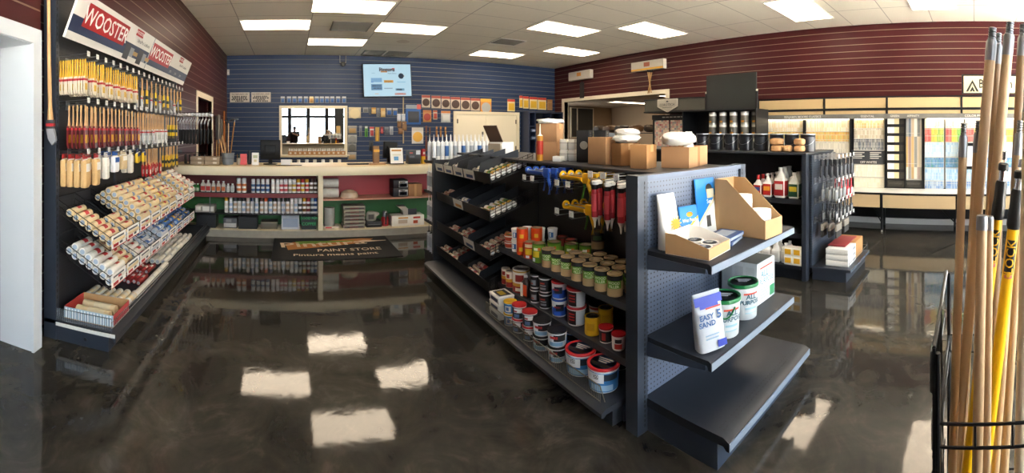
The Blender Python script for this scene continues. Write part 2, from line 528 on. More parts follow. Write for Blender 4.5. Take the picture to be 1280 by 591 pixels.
b.prism([(GX0, .118), (GX1 - .03, .118), (GX1, .10), (GX1 + .005, .075), (GX1 + .018, .075), (GX1 + .022, .125), (GX1 - .03, .145), (GX0, .145)], GY0, GY1, 'y')
b.build('base_deck', SLATE2, g1, og)
MB().box(GX0 + .10, GX1 + .015, GY0 - .008, GY0 - .001, .112, .136).build('price_strip', TAGW, g1, og)
MB().lathe([(.012, 0), (.012, .004)], 14, 0, T(-1.42, GY0 + .008, .055) @ RX(pi / 2)).build('cable_hole', BLACK, g1, og)
# wire fence of the bottom deck
w = MB()
FZ0, FZ1 = .145, .235
for i in range(26):
    x = GX0 + .10 + i * (.44 / 25); w.bar((x, GY0 + .015, FZ0), (x, GY0 + .015, FZ1), .0022, 5)
w.bar((GX0 + .10, GY0 + .015, FZ1), (GX1 - .02, GY0 + .015, FZ1), .003, 5).bar((GX0 + .10, GY0 + .015, FZ0 + .004), (GX1 - .02, GY0 + .015, FZ0 + .004), .003, 5)
w.bar((GX1 - .02, GY0 + .015, FZ1 - .03), (GX1 - .02, GY1 - .05, FZ1 - .03), .003, 5).bar((GX1 - .02, GY0 + .015, FZ0 + .02), (GX1 - .02, GY1 - .05, FZ0 + .02), .003, 5)
for i in range(120):
    y = GY0 + .03 + i * (3.55 / 119); w.bar((GX1 - .02, y, FZ0), (GX1 - .02, y, FZ1 - .03), .0016, 4)
w.build('wire_fence', CHROME, g1, og)

# peg hooks with price tags: one proto mesh, copied
hk = MB().tube([(0, 0, -.02), (.02, 0, 0), (.27, 0, .0), (.285, 0, .012)], .0032, 5).tube([(0, 0, .03), (.275, 0, .035)], .0026, 5).box(0, .004, -.03, .03, -.03, .04)
hkm = hk.mesh('peg_hook', STEEL); tgm = MB().box(.27, .273, -.022, .022, .012, .05).mesh('price_tag', TAGW)
ROWZ = (2.10, 1.755, 1.375)
HOOKS = {}
XH = GX0 + .048
for r_, (z, n, dy) in enumerate(((ROWZ[0], 19, .158), (ROWZ[1], 18, .165), (ROWZ[2], 16, .19))):
    for k in range(n):
        y = 2.90 + k * dy
        h = link('peg_hook', hkm, g1, (XH - og[0], y - og[1], z - og[2])); link('price_tag', tgm, h)
        HOOKS[r_, k] = y

# two sloping wire racks
def wire_rack(z0, z1, y0, ncol, pitch):
    w = MB(); x0, x1 = GX0 + .06, -1.25
    yn = y0 + ncol * pitch
    for zz in (0, .095):
        w.bar((x0, y0, z0 + zz), (x0, yn, z0 + zz), .004, 5).bar((x1, y0, z1 + zz), (x1, yn, z1 + zz), .004, 5)
    for c_ in range(ncol + 1):
        y = y0 + c_ * pitch
        for zz in (0, .05, .095): w.bar((x0, y, z0 + zz), (x1, y, z1 + zz), .003, 5)
        for k in range(6):
            f = k / 5; x = x0 + (x1 - x0) * f; z = z0 + (z1 - z0) * f
            w.bar((x, y, z), (x, y, z + .095), .0022, 4)
        if c_ < ncol:
            for f in (.2, .5, .8): w.bar((x0, y + pitch * f, z0), (x1, y + pitch * f, z1), .0022, 4)
    for f in (.33, .66):
        w.bar((x0 + (x1 - x0) * f, y0, z0 + (z1 - z0) * f), (x0 + (x1 - x0) * f, yn, z0 + (z1 - z0) * f), .0022, 4)
    rk = w.build('wire_rack', WIRE, g1, og)
    for c_ in range(ncol):
        y = y0 + (c_ + .5) * pitch; hw = pitch * .45
        p = MB()
        p.box(x1 + .006, x1 + .009, y - hw, y + hw, z1 - .0, z1 + .05, 0).box(x1 + .006, x1 + .0085, y - hw, y + hw, z1 + .054, z1 + .098, 0)
        p.box(x1 + .009, x1 + .0095, y - hw * .8, y - hw * .1, z1 + .012, z1 + .034, 1).box(x1 + .009, x1 + .0095, y + hw * .1, y + hw * .5, z1 + .016, z1 + .034, 2)
        p.box(x1 + .009, x1 + .0095, y - hw * .8, y + hw * .7, z1 + .068, z1 + .082, 2)
        p.box(x1 + .009, x1 + .0095, y - hw, y + hw, z1, z1 + .006, 1)
        p.build('price_label', [mat('#ecebe6', .5), mat('#b02a2c', .5), mat('#55585c', .5)], rk, og, (0, 0, 0))
    return x0, x1
PITCH = .305
NC = 9
ZU0, ZU1, ZL0, ZL1 = .955, .70, .665, .42
wire_rack(ZU0, ZU1, 2.86, NC, PITCH)
wire_rack(ZL0, ZL1, 2.86, NC, PITCH)

# header sign
def header_sign():
    o = (-1.53, 4.6, 2.42)
    r = empty('header_sign', o)
    # local: u along +Y, v up the tilted face; face looks to +X and down
    a = atan2(.14, .33); L = .36
    M = Matrix(((0, sin(a), cos(a), -.07), (1, 0, 0, 0), (0, cos(a), -sin(a), -.165), (0, 0, 0, 1)))
    # columns: u->(0,1,0) v->(sin a,0,cos a) n->(cos a,0,-sin a)
    U0, U1 = -1.78, 1.80
    p = MB().box(U0, U1, 0, L, -.02, 0, 0, M); p.build('board', mat('#d9d6cf', .5), r)
    m = [mat('#23304f', .5), mat('#a82126', .5), mat('#f2efe9', .5), mat('#8c8f94', .5), mat('#b08a52', .5), mat('#3a3b40', .5)]
    q = MB()
    q.box(U0, -.02, .06, .185, .0005, .001, 0, M).box(0.02, U1, .06, .17, .0005, .001, 0, M)
    q.box(-.01, .01, 0, L, .0005, .0015, 3, M)
    for uc, w_, s in ((-1.18, .43, .185), (.40, .40, .17)):
        q.add([(uc - w_, .125, .002), (uc + w_, .125, .002), (uc + w_ + .02, .315, .002), (uc - w_ + .02, .315, .002)], [(0, 1, 2, 3)], 1, M)
        q.text('WOOSTER', s, M @ T(uc + .01, .215, .003), 2)
    for uc in (-.45, .0 + 1.25):
        q.box(uc - .10, uc + .10, .28, .345, .002, .0025, 1, M); q.text('WOOSTER', .045, M @ T(uc, .312, .003), 2)
        q.text('Ultra/Pro Lindbeck', .05, M @ T(uc + .18, .24, .002), 5)
    for uc in (-.62, -.25):       # pictured brushes
        q.box(uc - .07, uc + .07, .02, .17, .003, .0035, 5, M).box(uc + .07, uc + .17, .06, .15, .003, .0035, 3, M).box(uc + .17, uc + .29, .085, .125, .003, .0035, 4, M)
    for uc in (.95, 1.2, 1.45): q.text('pro', .06, M @ T(uc, .11, .002), 3)
    q.build('printed_face', m, r)
    return tag(r, 'long tilted sign with two red name panels over a navy band, topping the wall gondola', 'sign')
header_sign()

# ---------------------------------------------------------------- hanging brushes
WOODH = noisy('pale_wood_handle', '#b98a58', '#cfa56f', 18, .45); CLEAR = mat('#c9c4b8', .25, 0, .5)
def brush(name, L, handle, sleeve, sw, sl, accent=None, bristle=None, hw=.012):
    """hangs from z=0 along -z, face to +X"""
    def mk():
        h = L - sl
        o = MB().lathe([(hw * .55, 0), (hw * .9, -.008), (hw * .75, -h * .45), (hw, -h * .75), (hw * 1.5, -h - .005)], 8, 0, None, sx=.62).build(name, handle)
        if bristle:
            MB().box(-.008, .008, -sw * .48, sw * .48, -h - .035, -h).build('ferrule', STEEL, o)
            MB().prism([(-sw * .48, -h - .034), (sw * .48, -h - .034), (sw * .5, -L), (-sw * .42, -L + .02)], -.007, .007, 'x').build('bristles', bristle, o)
        else:
            s = MB()
            s.prism([(-sw * .42, -h + .01), (sw * .42, -h + .01), (sw * .5, -h - .03), (sw * .5, -L + .03), (sw * .18, -L), (-sw * .3, -L + .006), (-sw * .5, -L + .04), (-sw * .5, -h - .03)], -.0065, .0065, 'x', 0)
            s.box(.0066, .007, -sw * .36, sw * .36, -L + sl * .28, -L + sl * .66, 1).box(-.007, .007, -sw * .505, sw * .505, -h - .022, -h - .006, 2)
            s.build('sleeve', [sleeve, accent or TAGW, mat('#b5272d', .5)], o)
        return o
    return Proto(mk)
yb = brush('paint_brush', .265, mat('#d8a51e', .4), mat('#d8cbb4', .4), .055, .125, mat('#c9a13a', .5))
bur = brush('paint_brush', .33, WOODH, mat('#6a1820', .4), .062, .165, mat('#cf9a22', .5))
gry = brush('paint_brush', .33, WOODH, mat('#b3b5b7', .35), .06, .14, mat('#e6e6e4', .5))
whi = brush('paint_brush', .33, WOODH, mat('#e3e2de', .4), .07, .15, mat('#c8c8c6', .5))
redb = brush('paint_brush', .30, WOODH, mat('#b3191f', .4), .055, .12, mat('#d8d2c6', .5))
pln = brush('paint_brush', .27, WOODH, None, .05, .12, bristle=mat('#8b8882', .7))
yel = brush('paint_brush', .28, WOODH, mat('#1c1c1e', .4), .05, .14, mat('#e0b81d', .4))
def yelmk():
    o = MB().lathe([(.006, 0), (.011, -.01), (.009, -.07), (.014, -.12)], 8, 0, None, sx=.62).build('paint_brush', WOODH)
    MB().box(-.007, .007, -.024, .024, -.17, -.11, 0).box(-.0075, .0075, -.0245, .0245, -.205, -.17, 1).box(-.007, .007, -.024, .024, -.25, -.205, 0).build('sleeve', [mat('#e2b914', .45), mat('#20301f', .5)], o)
    MB().prism([(-.023, -.25), (.023, -.25), (.02, -.285), (-.016, -.28)], -.006, .006, 'x').build('bristles', mat('#6b5b49', .7), o)
    return o
yel = Proto(yelmk)
HN = ['top', 'middle', 'bottom']
def hang(proto, row, k, n, what, grp, dx=.021, x0=.02, zoff=-.004):
    y = HOOKS[row, k]
    for i in range(n):
        x = XH + .265 - x0 - i * dx
        proto.put((x, y + RND.uniform(-.004, .004), ROWZ[row] + zoff), RND.uniform(-.12, .12),
                  '%s, %s from front, %s hook from upright, %s hook row' % (what, ORD[i], ORD[k], HN[row]), 'paint brush', grp)
for k, n in enumerate((12, 11, 6, 5, 5, 6, 6, 5)): hang(yb, 0, k, n, 'yellow-handled brush', 'yellow-handled brushes')
pat = 'gygygyypgpyg'
for k in range(8, 19):
    c_ = pat[(k - 8) % 12]
    pr, nm = {'g': (gry, 'grey-sleeved brush'), 'y': (yel, 'yellow and black brush'), 'p': (pln, 'bare wooden brush')}[c_]
    hang(pr, 0, k, 2, nm, 'single brushes of the top hook row', .05)
for k, n in enumerate((5, 3, 4, 3, 3, 2, 2, 3)): hang(bur, 1, k, n, 'burgundy-sleeved brush', 'burgundy-sleeved brushes', .034)
for k in range(8, 11): hang(gry, 1, k, 3, 'grey-sleeved brush', 'grey-sleeved brushes', .035)
for k in range(11, 14): hang(whi, 1, k, 3, 'white-sleeved brush', 'white-sleeved brushes', .035)
for k in (15, 16): hang(yel, 1, k, 3, 'yellow and black brush', 'yellow brushes of the middle hook row', .035)
for k in (8, 9, 10): hang(redb, 2, k, 3, 'red-sleeved brush', 'red-sleeved brushes', .04)
for k in (12, 13, 14): hang(yel, 2, k, 3, 'yellow and black brush', 'yellow brushes of the bottom hook row', .04)

# hanging packs of small roller covers
def pack(name, w, h, d, body, head, roll=None, patch=None):
    def mk():
        o = MB().cbox(-d / 2, d / 2, -w / 2, w / 2, -h, -.035, min(d, w) * .25).build(name, body)
        MB().box(-.002, .002, -w / 2, w / 2, -.04, .008).box(-.0025, .0025, -w / 2, w / 2, -.04, -.026, 1).build('header_card', [head, mat('#e8e2d6', .5)], o)
        p = MB().box(d / 2 + .0005, d / 2 + .001, -w * .4, w * .4, -h * .5, -h * .25, 0)
        p.build('print', [patch or mat('#efeae0', .5), mat('#bb2a2a', .5)], o)
        return o
    return Proto(mk)
ptan = pack('roller_cover_pack', .085, .24, .05, noisy('tan_nap', '#c09a63', '#d6b37c', 30, .7), mat('#a92a2c', .5))
pwht = pack('roller_cover_pack', .075, .21, .05, mat('#d9d4ca', .5), mat('#d9d6d0', .5))
pblu = pack('roller_cover_pack', .105, .17, .05, mat('#e6e7ea', .5), mat('#2a5da8', .5), patch=mat('#2a5da8', .5))
pcrm = pack('roller_cover_pack', .10, .16, .05, noisy('cream_nap', '#c7ab7c', '#ddc498', 30, .7), mat('#c9b79a', .5))
pyel = pack('roller_cover_pack', .075, .13, .03, mat('#d3ad22', .5), mat('#1f3566', .5), patch=mat('#1f3566', .5))
for k, n, pr, nm in ((0, 4, ptan, 'tan roller cover pack with red header'), (1, 3, ptan, 'tan roller cover pack with red header'), (2, 2, pwht, 'white roller cover pack'),
                     (3, 3, pblu, 'blue and white roller cover pack'), (4, 3, pcrm, 'cream mini roller pack'), (5, 2, pwht, 'white roller cover pack'),
                     (6, 2, pyel, 'yellow and navy pack'), (7, 2, pyel, 'yellow and navy pack')):
    for i in range(n):
        pr.put((XH + .24 - i * .058, HOOKS[2, k] + RND.uniform(-.004, .004), ROWZ[2]), RND.uniform(-.1, .1),
               '%s, %s from front, %s hook, bottom hook row' % (nm, ORD[i], ORD[k]), 'roller cover pack', 'roller cover packs on hooks')

# ---------------------------------------------------------------- roller covers lying in the racks and on the deck
def roll(L, r, body, label, core, lab2=None):
    """axis along Y"""
    def mk():
        M = RX(pi / 2) @ T(0, 0, -L / 2)
        o = MB().lathe([(r * .62, 0), (r * .93, .0), (r, .006), (r * 1.0, L * .3), (r * .985, L * .7), (r, L - .006), (r * .93, L), (r * .62, L)], 12, 0, M).build('roller_cover', body)
        MB().lathe([(r * .40, -.003), (r * .62, -.003), (r * .62, L + .003), (r * .4, L + .003)], 12, 0, M).lathe([(.0001, -.0005), (r * .40, -.0005)], 12, 1, M).lathe([(r * .40, L + .0005), (.0001, L + .0005)], 12, 1, M).build('core', [core, mat('#20242c', .6)], o)
        q = MB()
        rr = r * 1.012
        for z0, z1, mm in ((L * .22, L * .80, 0), (L * .30, L * .55, 1)):
            q.lathe([(rr + .0006 * mm, z0), (rr + .0006 * mm, z1)], 5, mm, M, pi * .15 + (.25 * mm), pi * .85 - (.15 * mm))
        q.build('label', [label, lab2 or mat('#b9262a', .5)], o)
        return o
    return Proto(mk)
NAP = noisy('cream_pile', '#cdb489', '#e2cfa8', 40, .8); NAPW = noisy('white_pile', '#cfccc4', '#e4e1d9', 40, .8)
r_tan = roll(.24, .0305, NAP, mat('#d9c7a4', .45), mat('#8fa0b5', .4))
r_yel = roll(.24, .0305, NAP, mat('#e1c66e', .45), mat('#8fa0b5', .4))
r_whi = roll(.24, .0305, NAPW, mat('#d6d2c8', .4), mat('#9fb0c4', .4))
r_blu = roll(.24, .0305, mat('#b8bdc6', .5), mat('#2f62a8', .45), mat('#9fb0c4', .4), mat('#e6e6e4', .5))
r_mix = roll(.21, .0285, mat('#3d6cae', .5), mat('#d8ae1e', .45), mat('#9fb0c4', .4), mat('#2f5ca0', .5))
r_red = roll(.23, .024, mat('#8f1b1e', .45), mat('#b5262a', .45), mat('#b7bfca', .4), mat('#e6e0d8', .5))
r_blk = roll(.22, .033, NAPW, mat('#d9c59a', .45), mat('#c9c9c6', .4), mat('#cfc9ba', .5))
r_nap = roll(.22, .03, NAPW, mat('#dedad0', .45), mat('#a8b4c4', .4), mat('#d3cec4', .5))
rx0, rx1 = GX0 + .06, -1.25
def fill(zb, zf, col, layers, n, pr, nm, rack):
    y = 2.86 + (col + .5) * PITCH
    sl = atan2(zb - zf, rx1 - rx0); ux, uz = cos(sl), -sin(sl); nx, nz = sin(sl), cos(sl)
    for ly in range(layers):
        for i in range(n - ly):
            d = .036 + (i + .5 * ly) * .0635; up = .0365 + ly * .056
            x = rx1 - .004 - ux * d + nx * up; z = zf - uz * d + nz * up
            pr.put((x, y + RND.uniform(-.012, .012), z), RND.uniform(-.02, .02),
                   '%s, %s up, %s layer, %s bay from doorway, %s rack' % (nm, ORD[i], ('bottom', 'upper', 'topmost')[ly], ORD[col], rack),
                   'roller cover', 'roller covers in the %s wire rack' % rack,
                   rot=(0, RND.uniform(-.6, .6), RND.uniform(-.02, .02)))
for c_, (ly, n, pr, nm) in enumerate(((1, 7, r_tan, 'tan roller cover'), (1, 4, r_tan, 'tan roller cover'), (3, 8, r_tan, 'tan roller cover'), (3, 8, r_tan, 'tan roller cover'),
                                      (3, 8, r_yel, 'yellow-labelled roller cover'), (3, 7, r_tan, 'tan roller cover'), (2, 8, r_whi, 'white roller cover'),
                                      (3, 8, r_tan, 'tan roller cover'), (3, 8, r_whi, 'white roller cover'))):
    fill(ZU0, ZU1, c_, ly, n, pr, nm, 'upper')
for c_, (ly, n, pr, nm) in enumerate(((2, 7, r_whi, 'white roller cover'), (1, 6, r_tan, 'tan roller cover'), (1, 5, r_whi, 'white roller cover'), (1, 6, r_blu, 'blue roller cover'),
                                      (2, 5, r_blu, 'blue roller cover'), (2, 6, r_mix, 'yellow and blue roller cover'), (2, 6, r_mix, 'yellow and blue roller cover'),
                                      (1, 6, r_mix, 'yellow and blue roller cover'), (1, 5, r_mix, 'yellow and blue roller cover'))):
    fill(ZL0, ZL1, c_, ly, n, pr, nm, 'lower')
# on the deck
DZ = .146
for i in range(6):
    r_blk.put((GX0 + .13 + i * .070, 3.36, DZ + .033), RND.uniform(-.05, .05), 'white roller with dark core behind the open tray box, %s from the wall' % ORD[i], 'roller cover', 'rollers behind the tray box', rot=(0, RND.uniform(-.5, .5), RND.uniform(-.04, .04)))
for i in range(4):
    r_nap.put((GX1 - .07, 3.55 + i * .235, DZ + .031), 0, 'pale roller lying along the wire fence, %s from the open tray box' % ORD[i], 'roller cover', 'rollers along the fence', rot=(0, RND.uniform(-.5, .5), 0))
for i in range(7):
    r_red.put((GX0 + .10 + i * .051, 3.86 + (i % 2) * .03, DZ + .025), 0, 'red roller on the deck, nearer row, %s from the wall' % ORD[i], 'roller cover', 'red rollers on the deck', rot=(0, RND.uniform(-.4, .4), RND.uniform(-.05, .05)))
for i in range(6):
    r_red.put((GX0 + .12 + i * .051, 4.16 + (i % 2) * .03, DZ + .025), 0, 'red roller on the deck, farther row, %s from the wall' % ORD[i], 'roller cover', 'red rollers on the deck', rot=(0, RND.uniform(-.4, .4), RND.uniform(-.05, .05)))
for j in range(5):
    for i in range(6):
        r_nap.put((GX0 + .12 + i * .066, 4.52 + j * .255, DZ + .031), 0, 'white fluffy deck roller, %s row past the red rollers, %s from the wall' % (ORD[j], ORD[i]), 'roller cover', 'white rollers on the deck', rot=(0, RND.uniform(-.4, .4), RND.uniform(-.05, .05)))
# open cardboard tray with two wooden roller frames in it
o = (-1.42, 3.02, DZ + .001)
tb = empty('tray_box', o)
m = MB(); X0_, X1_, Y0_, Y1_ = -.21, .19, -.15, .17
m.box(X0_, X1_, Y0_, Y1_, 0, .004).box(X0_, X1_, Y0_, Y0_ + .004, .004, .085, 1).box(X0_, X1_, Y1_ - .004, Y1_, .004, .09).box(X0_, X0_ + .004, Y0_ + .004, Y1_ - .004, .004, .09, 2).box(X1_ - .004, X1_, Y0_ + .004, Y1_ - .004, .004, .085, 2)
m.build('box', [noisy('cardboard_inner', '#b58d5e', '#c39c6c', 9, .8), mat('#a9c0cf', .5), mat('#b33a3a', .5)], tb)
q = MB()
for i in range(15): q.box(X0_ + .012 + i * .026, X0_ + .022 + i * .026, Y0_ - .0012, Y0_ - .0004, .008, .08)
q.build('striped_print', mat('#e9f0f3', .5), tb)
tag(tb, 'open red and striped cardboard tray on the near end of the bottom deck', 'box')
for i, (yy, nm) in enumerate(((-.06, 'nearer'), (.06, 'farther'))):
    m = MB().cyl(.036, -.15, .13, 14, 0, T(0, 0, 0) @ RY(pi / 2)).lathe([(.037, -.05), (.037, .09)], 14, 1, RY(pi / 2))
    c_ = m.build('roller_cover', [noisy('cream_pile', '#cdb489', '#e2cfa8', 40, .8), mat('#d8c9a8', .5)], None, loc=(o[0], o[1] + yy, o[2] + .042), rz=-.06)
    tag(c_, 'thick cream roller in the open cardboard tray, %s of the two' % nm, 'roller cover', 'rollers in the cardboard tray')

# long-handled brush hung on the wall end next to the gondola
o = (-1.672, 2.73, 1.62)
m = MB().tube([(-.012, 0, .95), (-.010, 0, .55), (0, 0, .12), (.004, 0, .02)], [.013, .014, .016, .024], 9)
br = m.build('hanging_brush', WOODH, None, loc=o)
MB().box(-.028, .036, -.012, .012, -.045, .02, 0).box(-.029, .037, -.013, .013, -.028, -.006, 1).build('ferrule', [mat('#5a5c60', .35, .8), mat('#b3272c', .5)], br)
MB().prism([(-.028, -.045), (.036, -.045), (.055, -.13), (.02, -.165), (-.012, -.12)], -.011, .011, 'y').build('bristles', mat('#8d8f93', .8), br)
tag(br, 'long wooden-handled brush hung upright between the white door lining and the gondola', 'brush')

# roller frames hung beyond the gondola's far end
def rf():
    w = MB().tube([(0, -.09, 0), (0, .10, 0)], .021, 8)
    w2 = MB().tube([(0, .10, 0), (0, .125, -.01), (0, .125, -.06), (0, .03, -.10), (0, 0, -.14), (0, 0, -.24)], .0065, 6)
    o = w2.build('hanging_paint_roller', mat('#d3d5d8', .35, .2))
    w.build('cage', mat('#e6e7e9', .4), o)
    MB().lathe([(.010, -.46), (.017, -.45), (.014, -.35), (.018, -.25), (.012, -.23)], 9).build('handle', BLACK, o)
    return o
rfp = Proto(rf)
RB = MB()
for y in (6.62, 6.95): RB.bar((XL, y, 1.85), (-1.22, y, 1.85), .006, 6)
RB.box(XL, XL + .02, 6.5, 7.1, 1.80, 1.90)
o_ = RB.build('hook_rail', WIRE); tag(o_, 'black double rail sticking out of the left wall, hung with paint rollers', 'rail')
for j, y in enumerate((6.62, 6.95)):
    for i in range(10):
        rfp.put((XL + .12 + i * .056, y, 1.821), RND.uniform(-.08, .08), 'paint roller with black handle on the %s wall rail, %s from the maroon wall' % (('nearer', 'farther')[j], ORD[i]), 'paint roller', 'paint rollers on the wall rails')
# gloves and small things below the roller frames
GL = mat('#131416', .7)
def glove():
    m = MB().cbox(-.012, .012, -.05, .05, -.15, -.0, .01)
    for i, (yy, l) in enumerate(((-.04, .08), (-.014, .10), (.013, .095), (.038, .07))): m.tube([(0, yy, -.14), (0, yy, -.14 - l)], .011, 6)
    m.tube([(0, .05, -.09), (0, .075, -.15)], .012, 6)
    return m.build('hanging_glove', GL)
gp = Proto(glove)
o_ = MB().box(XL, XL + .015, 6.5, 7.4, 1.18, 1.24).bar((XL, 6.7, 1.21), (-1.28, 6.7, 1.21), .005).bar((XL, 7.1, 1.21), (-1.28, 7.1, 1.21), .005).build('hook_rail', WIRE)
tag(o_, 'lower black rail on the left wall, hung with dark gloves', 'rail')
for i in range(5):
    gp.put((-1.33 - i * .075, 6.7, 1.2), 0, 'black work glove under the paint rollers, %s from the aisle' % ORD[i], 'glove', 'gloves under the roller frames')
# ================================================================ centre gondola
SX = 2.05                     # spine
CY0, CYM, CY1 = 1.635, 3.17, 4.58
CX0, CX1 = 1.52, 2.60
GREY = mat('#3d4045', .4, .3); DECK = mat('#34383f', .4, .3); SLB = mat('#414b5b', .4, .3)
PEGS = peg_mat('slate_pegboard', '#566174', '#171a20', 'xz', .0254, .0046)
PEGB = peg_mat('black_pegboard', '#131314', '#050505', 'yz', .0254, .004)
oc = (2.05, 3.0, 0)
g2 = tag(empty('gondola', oc), 'long double-sided dark metal gondola in the middle of the shop, boxes along its top', 'shelving unit')
MB().box(SX - .025, SX + .025, CY0 + .02, CY1, .12, 1.29).build('back_panel', PEGB, g2, oc)
for y in (CY0 + .03, CYM - .02, CY1 - .05):
    MB().box(SX - .035, SX + .035, y, y + .045, 0, 1.30).build('upright', DARK, g2, oc)
MB().cbox(SX - .20, SX + .53, CY0, CY1, 1.295, 1.318, .004).build('top_board', mat('#2c2d30', .45, .2), g2, oc)
for s_, x0, x1 in ((-1, CX0, SX - .03), (1, SX + .03, CX1)):
    MB().box(x0 + (.03 if s_ < 0 else 0), x1 - (.03 if s_ > 0 else 0), CY0 + .06, CY1 - .02, 0, .095).build('base_kick', mat('#2f333a', .45, .3), g2, oc)
    xa, xb = (x0, x1) if s_ < 0 else (x1, x0)
    q = -s_ * -1
    MB().prism([(xb, .098), (xa + s_ * .03, .098), (xa + s_ * .045, .088), (xa + s_ * .062, .088), (xa + s_ * .066, .112), (xa + s_ * .03, .128), (xb, .130)], CY0 + .04, CY1 - .02, 'y').build('base_deck', DECK, g2, oc)
# base end bracket (near end)
MB().box(CX0 + .10, SX - .04, CY0 + .045, CY0 + .058, 0.0, .097).build('end_bracket', SLB, g2, oc)
def shelf(z, x0, x1, y0, y1, nm='shelf', m_=GREY, par=None, org=None):
    """metal shelf with a turned-down front lip at x0"""
    b = MB().prism([(x1, z - .022), (x0 + .012, z - .022), (x0 + .006, z - .042), (x0 - .006, z - .042), (x0 - .004, z - .006), (x0 + .004, z), (x1, z)], y0, y1, 'y')
    return b.build(nm, m_, par or g2, org or oc)
ZS1, ZS2, ZB = .618, .315, .13
SH = 1.66
shelf(ZS1, SH, SX - .03, CY0 + .06, CYM + .02)
shelf(ZS2, SH, SX - .03, CY0 + .06, CYM + .03)
for z in (ZS1, ZS2): MB().prism([(SH, z - .042), (SX - .03, z - .09), (SX - .03, z - .02), (SH, z - .02)], CY0 + .055, CY0 + .059, 'y').build('shelf_bracket', SLB, g2, oc)
for z in (.45, .85): MB().box(SX + .03, CX1 - .12, CY0 + .06, CY1 - .05, z - .03, z).build('shelf', GREY, g2, oc)
# wire fence on the deck of the near half
w = MB(); fx = CX0 - .022
n = 96
for i in range(n):
    y = CY0 + .10 + i * (1.36 / (n - 1)); w.bar((fx, y, .128), (fx, y, .215), .0017, 4)
w.bar((fx, CY0 + .10, .215), (fx, CY0 + 1.46, .215), .003, 5).bar((fx, CY0 + .10, .136), (fx, CY0 + 1.46, .136), .0025, 5)
w.bar((fx, CY0 + .10, .215), (fx + .02, CY0 + .085, .13), .003, 5)
w.build('wire_fence', mat('#8f8878', .35, .7), g2, oc)

# far half: four sloping black bins
BIN = mat('#0d0d0e', .45)
def bin_tier(zf, tier, cards):
    zb = zf + .14; x0, x1 = 1.60, SX - .035; y0, y1 = CYM + .04, CY1 - .06
    m_ = MB()
    m_.prism([(x0, zf), (x1, zb), (x1, zb + .008), (x0, zf + .008)], y0, y1, 'y')
    m_.prism([(x0 - .004, zf - .005), (x0 + .004, zf - .005), (x0 - .012, zf + .085), (x0 - .02, zf + .085)], y0, y1, 'y')
    t_ = m_.build('sloping_bin', BIN, g2, oc)
    for k in range(6):
        y = y0 + .02 + (y1 - y0 - .04) * k / 5
        if k == 0:
            w = MB()
            for f in (0, .02, .045, .07, .095): w.bar((x0, y, zf + .01 + f), (x1, y, zb + .01 + f), .0028, 5)
            for q in range(9): f = q / 8; w.bar((x0 + (x1 - x0) * f, y, zf + .14 * f), (x0 + (x1 - x0) * f, y, zf + .14 * f + .105), .0026, 5)
            w.build('wire_side', WIRE, t_, oc)
        elif k < 5:
            h = .10 if tier else (.125 if k in (1, 2) else .11)
            MB().prism([(x0, zf + .008), (x1, zb + .008), (x1, zb + h), (x0 + .03, zf + h * (1.25 if tier == 0 else .95))], y - .003, y + .003, 'y').build('divider', mat('#1b1d21', .5), t_, oc)
    for k, col in cards:
        y = y0 + .05 + k * .265
        c_ = MB().prism([(x0 - .0075, zf + .0), (x0 - .0045, zf), (x0 - .0205, zf + .082), (x0 - .0235, zf + .082)], y, y + .23, 'y', 0)
        c_.prism([(x0 - .0105, zf + .012), (x0 - .0075, zf + .012), (x0 - .0165, zf + .04), (x0 - .0195, zf + .04)], y + .03, y + .17, 'y', 1)
        c_.build('price_label', [mat('#d6d1c6', .5), col], t_, oc)
    return zf, x0, x1, y0
TZ = (1.125, .815, .495, .225)
navy = mat('#27406f', .5); amber = mat('#c48a32', .5)
bin_tier(TZ[0], 0, [(1, navy), (2, navy), (3, navy), (4, navy)])
bin_tier(TZ[1], 1, [(2, amber)])
bin_tier(TZ[2], 2, [(1, navy), (2, navy)][:1] + [])
bin_tier(TZ[3], 3, [])
tw = roll(.23, .026, mat('#dedcd6', .5), mat('#d5a326', .45), mat('#f2f2f0', .5), mat('#5c8a3a', .5))
tr = roll(.23, .024, mat('#b9a58c', .5), mat('#a8342c', .45), mat('#cfd3d6', .5), mat('#d8cfc0', .5))
tb_ = roll(.23, .026, mat('#cfcabf', .5), mat('#44588a', .45), mat('#d9d6cf', .5), mat('#e3dccb', .5))
def bin_fill(tier, k, n, pr, nm):
    zf = TZ[tier]; x0, x1 = 1.60, SX - .035; y = CYM + .187 + k * .254
    sl = atan2(.14, x1 - x0)
    for i in range(n):
        d = .040 + i * .0545; up = .0375
        pr.put((x0 + .004 + cos(sl) * d - sin(sl) * up, y, zf + sin(sl) * d + cos(sl) * up), 0,
               '%s, %s black bin tier, %s compartment, %s up the slope' % (nm, ('top', 'second', 'third', 'bottom')[tier], ORD[k], ORD[i]), 'mini roller', 'small rollers in the black bins', rot=(0, RND.uniform(-.5, .5), 0))
for a in ((0, 0, 7, tw, 'white and yellow roller'), (0, 1, 3, tb_, 'white and navy roller'), (0, 3, 4, tb_, 'white and navy roller'), (0, 4, 6, tb_, 'white and navy roller'), (1, 0, 5, tw, 'white and yellow roller'),
          (1, 2, 2, tb_, 'cream roller'), (1, 4, 3, tr, 'red-labelled roller'), (2, 0, 6, tr, 'red-labelled roller'), (2, 2, 3, tr, 'red-labelled roller'), (2, 3, 2, tr, 'red-labelled roller'),
          (3, 1, 3, tr, 'red-labelled roller'), (3, 3, 4, tr, 'red-labelled roller'), (3, 4, 2, tr, 'red-labelled roller')): bin_fill(*a)

